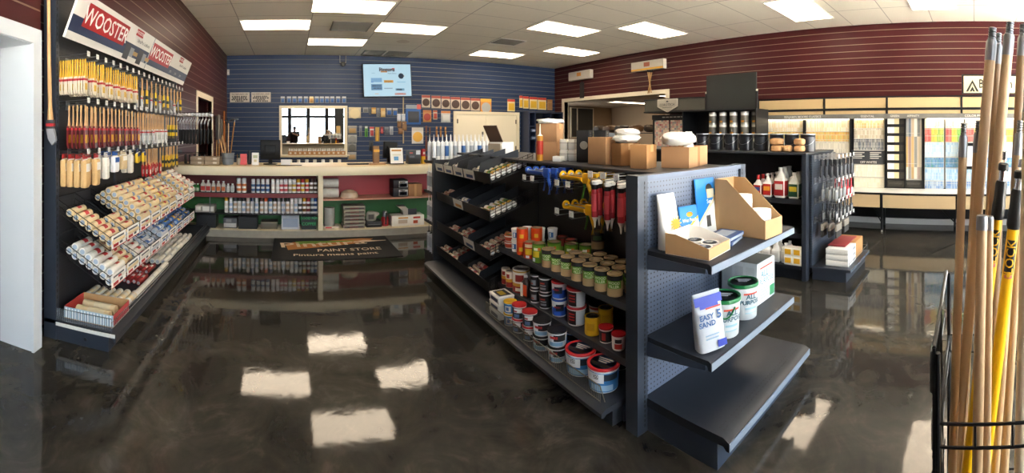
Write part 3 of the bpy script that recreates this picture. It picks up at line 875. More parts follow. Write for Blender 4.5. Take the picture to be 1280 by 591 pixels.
# ---------------------------------------------------------------- near end cap
oe = (2.1, 1.5, 0)
EY = 1.575
g3 = tag(empty('end_cap_shelf', oe), 'slate pegboard end unit with two shelves, closing the near end of the long gondola', 'shelving unit')
MB().box(1.655, 2.605, EY - .012, EY + .012, .0, 1.305).build('pegboard', PEGS, g3, oe)
for x0, x1 in ((1.585, 1.66), (2.60, 2.665)):
    m_ = MB().box(x0, x1, EY - .03, EY + .055, 0, 1.325)
    for k in range(52):
        m_.box(x1 - .026 if x0 < 2 else x0 + .018, x1 - .018 if x0 < 2 else x0 + .026, EY - .0315, EY - .0302, .03 + k * .0245, .044 + k * .0245, 1)
    m_.build('upright', [mat('#333a45', .42, .3), BLACK], g3, oe)
MB().box(1.66, 2.60, EY - .03, EY + .03, 1.295, 1.325).build('top_rail', mat('#4d586b', .4, .3), g3, oe)
def eshelf(z, y0, nm, m_=mat('#2a2e36', .38, .35), th=.03, x0=1.66, x1=2.60):
    b = MB().prism([(EY - .013, z - .024), (y0 + .014, z - .024), (y0 + .006, z - .046), (y0 - .010, z - .046), (y0 - .006, z - .006), (y0 + .006, z), (EY - .013, z)], x0, x1, 'x')
    o = b.build(nm, m_, g3, oe)
    MB().box(x0, x1, y0 - .014, y0 - .011, z - .044, z - .008).build('price_channel', mat('#7f8b99', .42, .2), o, oe)
    MB().prism([(EY - .014, z - .10), (EY - .014, z - .024), (y0 + .02, z - .024), (y0 + .02, z - .045)], x0 - .004, x0 - .0005, 'x').build('shelf_bracket', SLB, o, oe)
    return o
EZ1, EZ2 = .935, .485
eshelf(EZ1, 1.155, 'shelf'); eshelf(EZ2, 1.155, 'shelf')
MB().box(1.66, 2.60, 1.11, EY - .013, 0, .125).build('base_kick', mat('#39414e', .4, .3), g3, oe)
b = MB().prism([(EY - .013, .126), (1.075, .126), (1.06, .11), (1.045, .11), (1.045, .150), (1.075, .166), (EY - .013, .170)], 1.655, 2.625, 'x')
b.build('base_deck', mat('#2b2f36', .35, .35), g3, oe)
d = MB()
for i in range(34):
    for yy in (1.10, 1.125): d.lathe([(.0035, .1705), (.0035, .1712)], 6, 0, T(1.70 + i * .026, yy, 0))
d.build('dot_pattern', mat('#0b0c0d', .6), g3, oe)
MB().box(1.655, 2.625, 1.0405, 1.0435, .112, .148).build('price_channel', mat('#7f8b99', .42, .2), g3, oe)

# far end cap (caulk tubes stand on it)
of = (2.1, 4.8, 0)
FYE = 4.60
g4 = tag(empty('end_cap_shelf', of), 'black end unit at the counter end of the long gondola, full of caulk tubes', 'shelving unit')
MB().box(1.60, 2.60, FYE, FYE + .02, 0, 1.24).build('back_panel', DARK, g4, of)
for x0, x1 in ((1.57, 1.60), (2.60, 2.63)): MB().box(x0, x1, FYE - .01, FYE + .03, 0, 1.26).build('upright', DARK, g4, of)
for z in (.15, .51, .86, 1.215): MB().box(1.60, 2.60, FYE + .02, 5.02, z - .028, z).build('shelf', DARK, g4, of)
MB().box(1.60, 2.60, FYE + .03, 5.0, 0, .121).build('base_kick', DARK, g4, of)
def caulk(body, band, nozzle='#e9e9e6', cone=.07, r=.0235, h=.215):
    def mk():
        o = MB().lathe([(r, 0), (r, h)], 14).build('caulk_tube', mat(body, .4))
        MB().lathe([(r + .0006, h * .25), (r + .0006, h * .8)], 14).build('label', mat(band, .45), o)
        MB().lathe([(r * .97, h), (r * .8, h + .006), (r * .35, h + .012), (r * .28, h + .02), (r * .1, h + .02 + cone)], 10).build('nozzle', mat(nozzle, .4), o)
        return o
    return Proto(mk)
cw = caulk('#e9e9e7', '#d9dbdd'); cg = caulk('#dcdcd8', '#9aa0a6'); cb = caulk('#e4e4e2', '#3f6aa5'); ct = caulk('#cbb79a', '#bfa988')
ck = caulk('#c9ced4', '#aab2bb', '#1a1a1c')
xs = [1.63 + i * .053 for i in range(17)]
kinds = [cw, cw, cw, None, ct, cg, cw, cw, cb, cw, cg, cg, cw, cw, cg, cw, cw]
for i, x in enumerate(xs):
    if kinds[i] is None: continue
    kinds[i].put((x, 4.90, 1.216), RND.uniform(0, 6), 'caulk tube atop the counter-end shelf unit, %s from the aisle, counter-side row' % ORD[i], 'caulk tube', 'caulk tubes on the far end unit')
for i, x in enumerate(xs[:16]):
    (cw, cg, cw, cb)[i % 4].put((x + .02, 4.80, 1.216), RND.uniform(0, 6), 'caulk tube atop the counter-end shelf unit, %s from the aisle, inner row' % ORD[i], 'caulk tube', 'caulk tubes on the far end unit')
for j, (z, pr, nm) in enumerate(((.861, cg, 'upper'), (.511, cg, 'middle'), (.151, ck, 'bottom'))):
    for i in range(4):
        for k, yy in enumerate((4.68, 4.76, 4.84, 4.93)):
            pr.put((1.632 + i * .055, yy, z), RND.uniform(0, 6), 'caulk tube, %s shelf of counter-end unit, %s from the aisle, %s from the pegboard' % (nm, ORD[i], ORD[k]), 'caulk tube', 'caulk tubes on the far end unit')
# ================================================================ goods on the centre gondola
LIDTAN = mat('#9c8768', .4, .2); TINM = mat('#9a968c', .3, .7)
FA = pi + .62          # the side of a container turned towards the aisle
def tin(rad, h, body, bands=(), patches=(), texts=(), lid=LIDTAN, seg=18):
    """lever-lid metal tin; bands (z0,z1,colour); patches (half angle, z0, z1, colour, dang); texts (str, z, size, colour, dang)"""
    def mk():
        o = MB().lathe([(rad * .97, 0), (rad, .003), (rad, h - .006), (rad * 1.02, h - .003), (rad * 1.02, h), (rad * .9, h), (rad * .88, h - .005)], seg).build('paint_tin', body if not isinstance(body, str) else mat(body, .4, .2))
        MB().lathe([(.0001, h - .003), (rad * .62, h - .003), (rad * .64, h + .001), (rad * .74, h + .0015), (rad * .76, h - .003), (rad * .87, h - .004)], seg).build('lid', lid, o)
        if bands or patches:
            q = MB(); ms = []
            def mi(c):
                m_ = mat(c, .42)
                if m_ not in ms: ms.append(m_)
                return ms.index(m_)
            for z0, z1, c in bands: q.lathe([(rad + .0006, h * z0), (rad + .0006, h * z1)], seg, mi(c))
            for ha, z0, z1, c, da in patches: q.patch(rad + .0012, FA + da - ha, FA + da + ha, h * z0, h * z1, mi(c))
            for s_, z, sz, c, da in texts: q.wrap(s_, sz, rad + .0018, FA + da, h * z, mi(c))
            q.build('label', ms, o, fix=False)
        return o
    return Proto(mk)
def tub(rad, h, body, lid, bands=(), patches=(), texts=(), seg=20, lidtop=None, lidtext=None, handle=None, name='plastic_tub'):
    """tapered plastic tub with a snap lid"""
    def mk():
        r0 = rad * .86
        R_ = lambda z: (r0 + (rad * .96 - r0) * z)
        o = MB().lathe([(r0 * .96, 0), (r0, .004), (R_(.86), h * .86), (rad * .985, h * .86), (rad * .985, h * .90), (R_(.95), h * .905), (R_(.95), h * .95)], seg).build(name, mat(body, .35))
        ms = [mat(lid, .35)]
        q = MB().lathe([(rad * .97, h * .905), (rad, h * .91), (rad, h * .985), (rad * .985, h), (rad * .9, h), (rad * .87, h * .975), (.0001, h * .975)], seg)
        if lidtop:
            ms += [mat(lidtop, .4), mat('#d9dde2', .4), mat('#1a1c22', .4)]
            q.lathe([(rad * .80, h * .975 + .0008), (.0001, h * .975 + .0008)], seg, 1)
            q.prism([(-rad * .72, -rad * .22), (rad * .72, -rad * .22), (rad * .5, -rad * .56), (-rad * .5, -rad * .56)], h * .975 + .001, h * .975 + .0013, 'z', 3, RZ(FA + pi / 2 - .35))
            for k in range(3):
                q.box(-rad * (.5 - .1 * k), rad * (.5 - .12 * k), rad * (.30 - .20 * k), rad * (.38 - .20 * k), h * .975 + .0015, h * .975 + .0018, 2, RZ(FA + pi / 2 - .35))
        q.build('lid', ms, o)
        if bands or patches:
            q = MB(); ms = []
            def mi(c):
                m_ = mat(c, .42)
                if m_ not in ms: ms.append(m_)
                return ms.index(m_)
            for z0, z1, c in bands: q.lathe([(R_(z0) + .0007, h * z0), (R_(z1) + .0007, h * z1)], seg, mi(c))
            for ha, z0, z1, c, da in patches:
                n = len(q.v); q.patch(1, FA + da - ha, FA + da + ha, h * z0, h * z1, mi(c))
                for k in range(n, len(q.v)):
                    v = q.v[k]; r_ = R_(v[2] / h) + .0014; q.v[k] = (v[0] * r_, v[1] * r_, v[2])
            for s_, z, sz, c, da in texts:
                n = len(q.v); q.wrap(s_, sz, R_(z), FA + da, h * z, mi(c))
                for k in range(n, len(q.v)):
                    v = q.v[k]; f = (R_(v[2] / h) + .002) / R_(z); q.v[k] = (v[0] * f, v[1] * f, v[2])
            q.build('label', ms, o, fix=False)
        if handle:
            a = FA + .2
            MB().tube([((rad + .004) * cos(a + t_), (rad + .004) * sin(a + t_), h * .80 - .05 * sin(pi * k / 12) * 1.2) for k in range(13) for t_ in [-1.5 + 3.0 * k / 12]], .0028, 5).build('bail_handle', mat(handle, .4), o)
        return o
    return Proto(mk)

def put(pr, X, Y, z, label, cat, group=None, rz=None):
    return pr.put((X, Y, z + .0008), RND.uniform(-.2, .2) if rz is None else rz, label, cat, group)

# ---- upper shelf
TN = tin(.046, .122, noisy('tin_tan', '#a98f68', '#b79c74', 20, .45), ((.0, .40, '#b49a72'), (.72, .95, '#17181a')), ((.95, .38, .74, '#5f9c2c', 0), (.8, .78, .9, '#2c2e33', 0)), (('WOOD', .63, .022, '#d9ecc2', 0), ('FILLER', .47, .022, '#d9ecc2', 0)))
TD = tin(.046, .122, '#4a4034', ((.5, .92, '#22231f'), (.05, .45, '#8a6f4c')), ((.7, .55, .8, '#3d5a36', 0),))
g_ = 'wood filler tins on the upper shelf'
for k in range(7): put(TN, 1.700, 1.838 + k * .1135, ZS1, 'small tan tin with green label, front row, %s from the slate upright' % ORD[k], 'tin', g_)
for k in range(6): put(TN, 1.800, 1.80 + k * .108, ZS1, 'small tan tin with green label, second row, %s from the slate upright' % ORD[k], 'tin', g_)
for k in range(5): put(TN, 1.900, 1.77 + k * .108, ZS1, 'small tan tin with green label, back row, %s from the slate upright' % ORD[k], 'tin', g_)
put(TD, 1.965, 2.30, ZS1, 'dark brown tin underneath another one at the back of the upper shelf', 'tin'); put(TD, 1.965, 2.30, ZS1 + .1235, 'dark brown tin stacked highest at the back of the upper shelf', 'tin')
TG = tin(.050, .132, '#4f7d1f', ((.02, .55, '#4d7c1d'), (.55, .93, '#6fa02e')), ((.55, .3, .62, '#d9c22a', -.1), (.5, .66, .8, '#e9ecd8', .1), (.2, .66, .82, '#d8781f', .45), (.25, .06, .25, '#dfe6f2', -.4)))
for X, Y, lb in ((1.705, 2.645, 'green tin with yellow oval at the shelf front, between tan tins and a red tin'), (1.82, 2.62, 'green tin in the second row, right behind the front green tin'),
                 (1.885, 2.50, 'green tin of the trio at the back, middle one'), (1.955, 2.415, 'green tin of the trio at the back, closest to the tan tins')):
    put(TG, X, Y, ZS1, lb, 'tin', 'green tins')
TR = tin(.047, .118, '#c9331f', ((.03, .95, '#cf3a1e'),), ((.6, .25, .62, '#e0b022', 0), (.3, .05, .2, '#c8d6ea', -.2), (.7, .7, .9, '#e8cbb0', 0)))
put(TR, 1.70, 2.765, ZS1, 'red tin with a yellow patch between the orange stack and the green tin', 'tin')
TO = tin(.044, .098, '#dd4b16', ((.03, .95, '#e0490f'),), ((.35, .3, .6, '#e7b52c', .2),))
put(TO, 1.697, 2.870, ZS1, 'orange tin at the shelf front carrying another orange tin', 'tin'); put(TO, 1.697, 2.870, ZS1 + .0995, 'orange tin standing on another orange tin at the shelf front', 'tin')
put(TO, 1.80, 2.83, ZS1, 'orange tin in the second row, under its red-topped twin', 'tin'); put(TO, 1.80, 2.83, ZS1 + .0995, 'orange tin stacked in the second row behind the red tin', 'tin')
TRB = tin(.045, .13, '#3a3a34', ((.5, .94, '#7c2620'), (.05, .5, '#57822b')), lid=mat('#8c2a22', .45))
put(TRB, 1.965, 2.72, ZS1, 'dark green and red tin at the very back beside the white tubs', 'tin'); put(TRB, 1.967, 2.61, ZS1, 'dark green and red tin at the very back behind the green tins', 'tin')
TW = tub(.041, .088, '#eceae6', '#efeeea', patches=((.5, .25, .7, '#3f78b8', 0), (.18, .3, .65, '#efeeea', -.15)))
for X, Y, n, lb in ((1.70, 2.968, 2, 'at the shelf front beside the flat tubs'), (1.80, 2.965, 2, 'in the second row behind the orange tins'), (1.868, 2.885, 2, 'third along the back row'), (1.945, 2.825, 2, 'at the back beside the dark tins')):
    for i in range(n): put(TW, X, Y, ZS1 + i * .089, 'white and blue tub %s, %s of the stack' % (lb, ('lower', 'upper')[i]), 'tub', 'white and blue tubs')
TF = tub(.052, .052, '#e9e5dd', '#d8602a', ((.15, .7, '#b9482a'),), lidtop='#c3a83a')
for i in range(2): put(TF, 1.712, 3.085, ZS1 + i * .053, 'flat white tub with orange lid, far end of upper shelf, %s of the pair' % ('lower', 'upper')[i], 'tub', 'flat tubs')

# ---- lower shelf
TS = tin(.034, .125, '#c3b9a4', ((.03, .35, '#8c231f'), (.35, .55, '#d09a2a'), (.55, .95, '#e3ddd0')), ((.4, .6, .85, '#9c2a25', 0),), lid=TINM)
put(TS, 1.695, 3.135, ZS2, 'slim red, yellow and white tin at the far end of the lower shelf', 'tin'); put(TS, 1.69, 3.052, ZS2, 'slim red, yellow and white tin next to the large white and red can', 'tin')
TL = tin(.068, .172, '#d9d6cd', ((.0, .28, '#93261f'), (.28, .42, '#c9962b'), (.42, .9, '#e6e2d8'), (.9, .96, '#b98f2c')), ((.5, .5, .8, '#8f2b24', .2), (.4, .08, .22, '#e2d9c8', .1)), lid=TINM)
put(TL, 1.725, 2.935, ZS2, 'large white, yellow and red can on the lower shelf', 'tin')
def bottle_mk():
    o = MB().cbox(-.028, .028, -.036, .036, 0, .115, .010).lathe([(.03, .115), (.016, .135), (.016, .15)], 12).build('bottle', mat('#1c1c1e', .4))
    MB().box(-.0295, -.0285, -.03, .006, .02, .10, 0).box(-.0295, -.0285, .008, .032, .01, .112, 1).build('label', [mat('#c7481d', .45), mat('#e6e4de', .45)], o)
    MB().cyl(.018, .15, .168, 12).build('cap', mat('#d7d6d2', .4), o)
    return o
put(Proto(bottle_mk), 1.685, 2.795, ZS2, 'black bottle with orange and white label before the black-lidded tubs', 'bottle', rz=.3)
TK = tub(.042, .104, '#e4e3df', '#141416', ((.1, .82, '#18191b'),), ((.5, .25, .6, '#8d8f92', .1), (.3, .3, .4, '#a93a2c', -.2)))
TK2 = tub(.049, .110, '#e4e3df', '#141416', ((.08, .82, '#18191b'),), ((.5, .22, .34, '#8d8f92', .1), (.5, .42, .5, '#8d8f92', .1), (.4, .56, .66, '#a93a2c', .0)))
for i in range(2):
    put(TK, 1.698, 2.685, ZS2 + i * .105, 'black-lidded slim tub beside the black bottle, %s of the stack' % ('lower', 'upper')[i], 'tub', 'black-lidded tubs on the lower shelf')
    put(TK2, 1.705, 2.565, ZS2 + i * .111, 'black-lidded wider tub next to the blue tubs, %s of the stack' % ('lower', 'upper')[i], 'tub', 'black-lidded tubs on the lower shelf')
TB = tub(.055, .115, '#e9e8e4', '#b91f26', ((.08, .55, '#2450ac'), (.55, .84, '#e2e2e0')), ((.55, .36, .74, '#1c1f2a', .25), (.45, .52, .62, '#a92a2f', -.1), (.5, .1, .3, '#2c62cf', -.1)))
TB2 = tub(.055, .115, '#e9e8e4', '#2450ac', ((.08, .55, '#2450ac'), (.55, .84, '#e2e2e0')), ((.55, .36, .74, '#1c1f2a', .25), (.45, .52, .62, '#a92a2f', -.1), (.5, .1, .3, '#2c62cf', -.1)))
put(TB2, 1.712, 2.405, ZS2, 'blue tub with blue lid carrying the red-lidded blue tub', 'tub'); put(TB, 1.712, 2.405, ZS2 + .116, 'blue tub with red lid stacked on another blue tub', 'tub')
TC = tub(.066, .116, '#e6e5e1', '#b91f26', ((.08, .84, '#17181a'),), ((.55, .08, .84, '#c8d2da', .95), (.35, .30, .38, '#b3322e', -.1), (.35, .46, .54, '#b3322e', -.1), (.35, .62, .70, '#b3322e', -.1)))
for i in range(2): put(TC, 1.728, 2.235, ZS2 + i * .117, 'wide black tub with red lid beside the yellow tin, %s of the stack' % ('lower', 'upper')[i], 'tub', 'wide black tubs')
TY = tin(.048, .108, noisy('yellow_print', '#c79a14', '#e0b422', 60, .45), ((.05, .93, '#d8ab1c'),), ((.5, .3, .7, '#c4951a', 0),), lid=mat('#2a2a2c', .35, .4))
put(TY, 1.715, 2.058, ZS2, 'yellow tin at the front of the lower shelf', 'tin'); put(TY, 1.86, 2.10, ZS2, 'yellow tin in shade behind the front yellow tin', 'tin')
TQ = tub(.044, .088, '#e6e3de', '#b4181f', ((.08, .8, '#1b1b1d'),), ((.3, .2, .7, '#a5302b', 0),))
TQ2 = tub(.042, .088, '#e9e6e1', '#b4181f', ((.1, .8, '#e3e0da'),), ((.6, .12, .45, '#b32a24', 0), (.5, .5, .75, '#26262a', 0)))
put(TQ, 1.712, 1.930, ZS2, 'small red-lidded tub with black label next to the yellow tin', 'tub'); put(TQ2, 1.706, 1.815, ZS2, 'small red-lidded tub with white and red label next to the slate upright', 'tub')
put(TQ, 1.83, 1.80, ZS2, 'small red-lidded tub half hidden behind the two front ones', 'tub')
TV = tub(.064, .07, '#e2e0da', '#1c1c1e', ((.6, .84, '#a92328'),))
put(TV, 1.93, 2.26, ZS2, 'low white bowl-like tub with dark lid at the back of the lower shelf', 'tub')

# ---- bottom deck
def sq_mk():
    o = MB().prism([(-.062, 0), (.062, 0), (.068, .048), (-.068, .048)], -.078, .078, 'y').build('square_tub', mat('#e8e7e3', .35))
    q = MB().cbox(-.072, .072, -.082, .082, .046, .057, .006).box(-.05, .05, -.06, .06, .0571, .0576, 1).box(-.03, .02, -.04, .04, .0577, .058, 2); q.build('lid', [mat('#efeeea', .3), mat('#25355c', .4), mat('#b79a2a', .4)], o)
    MB().box(-.0665, -.0655, -.055, .055, .010, .042).build('label', mat('#23345a', .4), o)
    return o
SQ = Proto(sq_mk)
for i in range(3): put(SQ, 1.579, 2.985, ZB + i * .0585, 'square white tub at the far end of the bottom deck, %s of three' % ('lowest', 'middle', 'topmost')[i], 'tub', 'square white tubs', rz=0)
def stack2(pr, h, X, Y, lb, g, n=2):
    for i in range(n): put(pr, X, Y, ZB + i * (h + .001), lb + (', %s of the stack' % ('lower', 'upper')[i] if n > 1 else ''), 'tub', g)
Y_ = tub(.050, .086, '#e8e7e2', '#dcae18', ((.1, .84, '#3f86c4'),), ((.5, .2, .7, '#e4e4e0', .1), (.25, .3, .6, '#2a5fa5', .0)))
stack2(Y_, .086, 1.563, 2.822, 'blue and white tub with yellow lid behind the wire fence', 'yellow-lidded tubs')
R1 = tub(.054, .096, '#e6e5e2', '#b31a21', ((.08, .84, '#2a2d35'),), ((.6, .5, .8, '#dedfe0', .2), (.4, .15, .4, '#5d7fae', 0), (.3, .55, .65, '#a92a2c', -.2)))
stack2(R1, .096, 1.567, 2.695, 'red-lidded black tub beside the yellow-lidded ones', 'red-lidded tubs on the deck')
stack2(R1, .096, 1.569, 2.555, 'red-lidded black tub beside the black-lidded ones', 'red-lidded tubs on the deck')
K1 = tub(.063, .094, '#e9e9e7', '#131315', ((.08, .84, '#d8dde1'),), ((.7, .4, .82, '#1b1d22', .45), (.45, .55, .72, '#b32d2f', -.25), (.8, .1, .35, '#7fa6c4', 0)))
stack2(K1, .094, 1.572, 2.405, 'black-lidded white tub next to the red-lidded tubs', 'black-lidded tubs on the deck')
stack2(K1, .094, 1.572, 2.232, 'black-lidded white tub next to the big red-rimmed tub', 'black-lidded tubs on the deck')
K2 = tub(.066, .094, '#dfe5ea', '#1b4f93', ((.08, .84, '#2f86c6'),), ((.6, .4, .8, '#16181c', .3),))
stack2(K2, .094, 1.78, 2.345, 'blue tub in the second row behind the black-lidded tubs', None, 1)
BG = tub(.094, .135, '#e8ecef', '#b5222a', ((.06, .82, '#3479b8'),), ((.75, .42, .80, '#e2e9ee', -.5), (.5, .52, .78, '#1d2733', .75), (.8, .10, .34, '#9fc4df', .1), (.16, .58, .76, '#27313c', -.28)), (('20', .67, .026, '#f2f4f6', -.28),), 26, '#3568ae')
put(BG, 1.612, 2.045, ZB, 'big blue tub with red rim, second from the slate upright', 'tub', 'big red-rimmed tubs', 0)
put(BG, 1.612, 1.838, ZB, 'big blue tub with red rim and loose tab at the deck corner', 'tub', 'big red-rimmed tubs', 0)
BH = tub(.088, .120, '#dfe3e6', '#b5222a', ((.06, .82, '#22262c'),), seg=24, lidtop='#0f1012')
put(BH, 1.825, 2.135, ZB, 'black-topped red-rimmed tub behind the big blue ones, farther one', 'tub', 'dark red-rimmed tubs'); put(BH, 1.825, 1.945, ZB, 'black-topped red-rimmed tub behind the big blue ones, nearer one', 'tub', 'dark red-rimmed tubs')

# ---- hooks with caulking guns and squeeze tubes
def hook2(Y, z, L=.30):
    h = link('peg_hook', hkm, g2, (SX - .027 - oc[0], Y - oc[1], z - oc[2]), pi); h.scale = (L / .28, 1, 1)
    link('price_tag', tgm, h)
for Y in (2.78, 2.67, 2.36, 2.24): hook2(Y, 1.185, .375)
for Y in (2.38, 2.22): hook2(Y, .995, .36)
for Y in (2.03, 1.915, 1.80): hook2(Y, 1.265, .36)
def gun_mk(col, dark):
    def mk():
        m_ = mat(col, .35)
        o = MB().lathe([(.027, -.24), (.027, -.02)], 10, 0, RX(pi / 2) @ RZ(0), pi, 2 * pi).build('caulking_gun', m_)
        for k, n in ((0, 'nose_ring'), (1, 'rear_cap')):
            pass
        MB().lathe([(.029, .235), (.029, .245), (.008, .245)], 12, 0, RX(-pi / 2)).build('nose_plate', m_, o)
        MB().cbox(-.014, .014, -.045, .025, -.035, .03, .006).tube([(0, -.02, -.02), (0, -.045, -.08), (0, -.04, -.15)], [.014, .012, .011], 7).build('handle', m_, o)
        MB().tube([(0, .012, -.03), (0, .015, -.07), (0, .035, -.13)], [.008, .007, .006], 6).build('trigger', mat(dark, .4), o)
        MB().bar((0, -.052, .004), (0, .23, .004), .004, 6).tube([(0, -.05, .004), (0, -.054, -.01), (0, -.050, -.03)], .004, 6).build('push_rod', STEEL, o)
        MB().lathe([(.001, .232), (.02, .236), (.012, .262), (.001, .268)], 10, 0, RX(-pi / 2)).build('silver_tip', mat('#c9cdd2', .25, .8), o)
        return o
    return Proto(mk)
gb, gy = gun_mk('#1d4a9e', '#15366f'), gun_mk('#dca90c', '#3a6a1c')
for i in range(4):
    gb.put((1.715 + i * .066, 2.57, 1.2625), 0, 'blue caulking gun under the gondola top, %s from the aisle' % ORD[i], 'caulking gun', 'blue caulking guns')
    gy.put((1.715 + i * .066, 2.125, 1.2625), 0, 'yellow caulking gun of the upper row, %s from the aisle' % ORD[i], 'caulking gun', 'yellow caulking guns, upper row')
for i in range(3):
    gy.put((1.735 + i * .075, 2.12, 1.0625), 0, 'yellow caulking gun of the lower row behind the red tubes, %s from the aisle' % ORD[i], 'caulking gun', 'yellow caulking guns, lower row')
def sq_tube():
    o = MB().lathe([(.021, -.22), (.021, -.205), (.0205, -.16), (.017, -.09), (.008, -.055), (.003, -.045)][:1] + [(.021, -.205), (.0215, -.13), (.0205, -.06), (.018, -.052)], 12, 0, None).build('squeeze_tube', mat('#8f1a24', .4))
    MB().lathe([(.0222, -.185), (.0225, -.13), (.0216, -.08)], 10, 0, None, pi - .9, pi + 1.5).build('label', mat('#b8434a', .45), o)
    MB().lathe([(.018, -.053), (.0195, -.05), (.0195, -.03), (.012, -.026)], 12).build('neck_ring', BLACK, o)
    MB().lathe([(.012, -.028), (.024, -.024), (.024, -.004), (.004, 0)], 12).build('cap', mat('#d9d7d2', .4), o)
    MB().lathe([(.0035, -.285), (.008, -.25), (.013, -.236), (.0195, -.222), (.021, -.22)], 10).build('nozzle', mat('#d4cdbf', .4), o)
    return o
stp = Proto(sq_tube)
for k, Y in enumerate((2.03, 1.915, 1.80)):
    for i in range(4):
        stp.put((1.70 + i * .055, Y + (i % 2) * .024 - .012, 1.258), RND.uniform(-.3, .3), 'red squeeze tube, %s hook from the slate upright, %s from the aisle' % (ORD[2 - k], ORD[i]), 'squeeze tube', 'red squeeze tubes')

# ---------------------------------------------------------------- along the gondola top (z 1.318)
CARD = noisy('cardboard', '#a07650', '#b0875e', 7, .8); CARDD = mat('#8d6238', .8); CARDL = mat('#c59a68', .8)
ZT = 1.3185
def carton(x0, y0, w, d, h, rz, label, z=ZT, m_=None, tape=True, name='cardboard_box', open_=False, group=None, prints=0):
    m_ = m_ or CARD
    if open_:
        b = MB().box(-w / 2, w / 2, -d / 2, d / 2, 0, .004)
        for a in ((-w / 2, -w / 2 + .004, -d / 2, d / 2), (w / 2 - .004, w / 2, -d / 2, d / 2), (-w / 2 + .004, w / 2 - .004, -d / 2, -d / 2 + .004), (-w / 2 + .004, w / 2 - .004, d / 2 - .004, d / 2)): b.box(*a, .004, h)
    else:
        b = MB().cbox(-w / 2, w / 2, -d / 2, d / 2, 0, h, .003)
    o = b.build(name, m_, None, loc=(x0, y0, z), rz=rz)
    if tape and not open_:
        q = MB().box(-.022, .022, -d / 2 - .0008, d / 2 + .0008, h - .045, h + .0008)
        q.build('tape', CARDL, o)
    if tape and open_: MB().box(-.025, .025, -d / 2 - .001, -d / 2 - .0004, .0, h).build('tape', CARDD, o)
    if prints:
        q = MB()
        for k in range(3): q.box(-w * .12 + k * w * .13, -w * .06 + k * w * .13, -d / 2 - .001, -d / 2 - .0004, h * .2, h * (.75 - .12 * (k % 2)))
        q.build('print', mat('#5d4024', .8), o)
    return tag(o, label, 'box', group)
carton(2.06, 3.03, .185, .185, .150, .62, 'small brown box at the bottom of the pair by the yellow caulk tube')
carton(2.06, 3.03, .180, .180, .152, .62, 'small brown box on top of its twin, draped with white paper', ZT + .151)
o = MB().blob(.11, .10, .022, None, 0, 14, 7, .8, .35, 4).build('paper_sheet', mat('#eeeae2', .7), None, loc=(2.05, 3.02, ZT + .322)); tag(o, 'crumpled white paper lying on the stacked brown boxes', 'paper')
ctb = caulk('#c4891f', '#b8301f', '#efe6cf', .085, .026, .20)
ctb.put((1.935, 2.99, ZT), 0, 'single yellow and red caulk tube standing on the gondola top', 'caulk tube')
carton(2.01, 2.835, .09, .07, .04, .6, 'tiny white box at the foot of the stacked brown boxes', m_=mat('#e4e1da', .6), tape=False, name='small_box')
WP = noisy('white_wrap', '#c9c4b9', '#d9d5cb', 14, .6)
for i, (X, Y) in enumerate(((2.085, 2.86), (2.125, 2.80))):
    for j in range(2):
        b = MB().cbox(-.034, .034, -.032, .032, 0, .088, .010).box(-.0345, .0345, -.0325, .0325, .055, .058, 1)
        o = b.build('paper_ream', [WP, mat('#4d4a46', .6)], None, loc=(X, Y, ZT + j * .087), rz=.65)
        tag(o, 'white wrapped packet with dark line, %s of the %s column' % (('lower', 'upper')[j], ('farther', 'nearer')[i]), 'packet', 'white packets on the gondola top')
for i, (X, Y) in enumerate(((2.135, 2.66), (2.245, 2.585))):
    b = MB().cbox(-.055, .055, -.05, .05, 0, .245, .003)
    o = b.build('tall_carton', mat('#161616', .5), None, loc=(X, Y, ZT), rz=.62)
    q = MB().lathe([(.0001, 0), (.032, 0)], 16, 0, T(-.056, -.01, .13) @ RY(-pi / 2), a0=0)
    for k in range(7): q.box(-.03, .028 - .006 * (k % 3), -.0508, -.0503, .05 + k * .025, .056 + k * .025, 1)
    q.box(-.02, 0, -.0508, -.0503, .215, .23, 1)
    q.build('label', [mat('#b9b4a8', .5), mat('#77756f', .5)], o)
    tag(o, 'tall black carton with pale printing beside the white packets, %s one' % ('farther', 'nearer')[i], 'box', 'tall black cartons')
carton(2.115, 2.37, .215, .185, .195, .06, 'upright brown box with dark side lettering, nearest the black cartons', tape=False, prints=1)
carton(2.125, 2.185, .17, .11, .155, -.12, 'mid brown box half hidden behind the box with open top', m_=noisy('cardboard_dark', '#8f6337', '#9e7142', 7, .8))
carton(2.05, 1.945, .155, .12, .15, .33, 'plain brown box between the shaded one and the large open box', m_=noisy('cardboard_mid', '#9a6d3f', '#ab7d4d', 7, .8))
DX, DY, DR_ = 2.365, 1.845, .33
carton(DX, DY, .42, .19, .135, DR_, 'large open brown box nearest the end cap, filled with a white bag and spray bottles', open_=True)
BAG = noisy('white_bag', '#d3cfc5', '#e6e2da', 5, .45)
bagm = MB()
bagm.blob(.175, .10, .045, T(0, 0, .0), 0, 20, 10, .8, .16, 3)
o = bagm.build('plastic_bag', BAG, None, loc=(DX - .13, DY - .043, ZT + .188), rz=DR_); tag(o, 'puffy white plastic bag bulging out of the large open box', 'bag')
o = MB().blob(.105, .075, .03, T(0, 0, .0), 0, 16, 9, .8, .25, 8).blob(.09, .07, .025, T(.01, 0, .045), 0, 16, 9, .8, .25, 9).build('plastic_bag', BAG, None, loc=(2.13, 2.185, ZT + .187), rz=-.12)
tag(o, 'folded white plastic bag on the shaded brown box', 'bag')
def trig(m_):
    """spray trigger head with neck at z=0, nozzle to -x"""
    return MB().cyl(.014, 0, .018, 10).cbox(-.035, .024, -.011, .011, .02, .044, .004).box(-.043, -.035, -.008, .008, .026, .040).tube([(-.022, 0, .02), (-.032, 0, .002), (-.022, 0, -.018)], .004, 5)
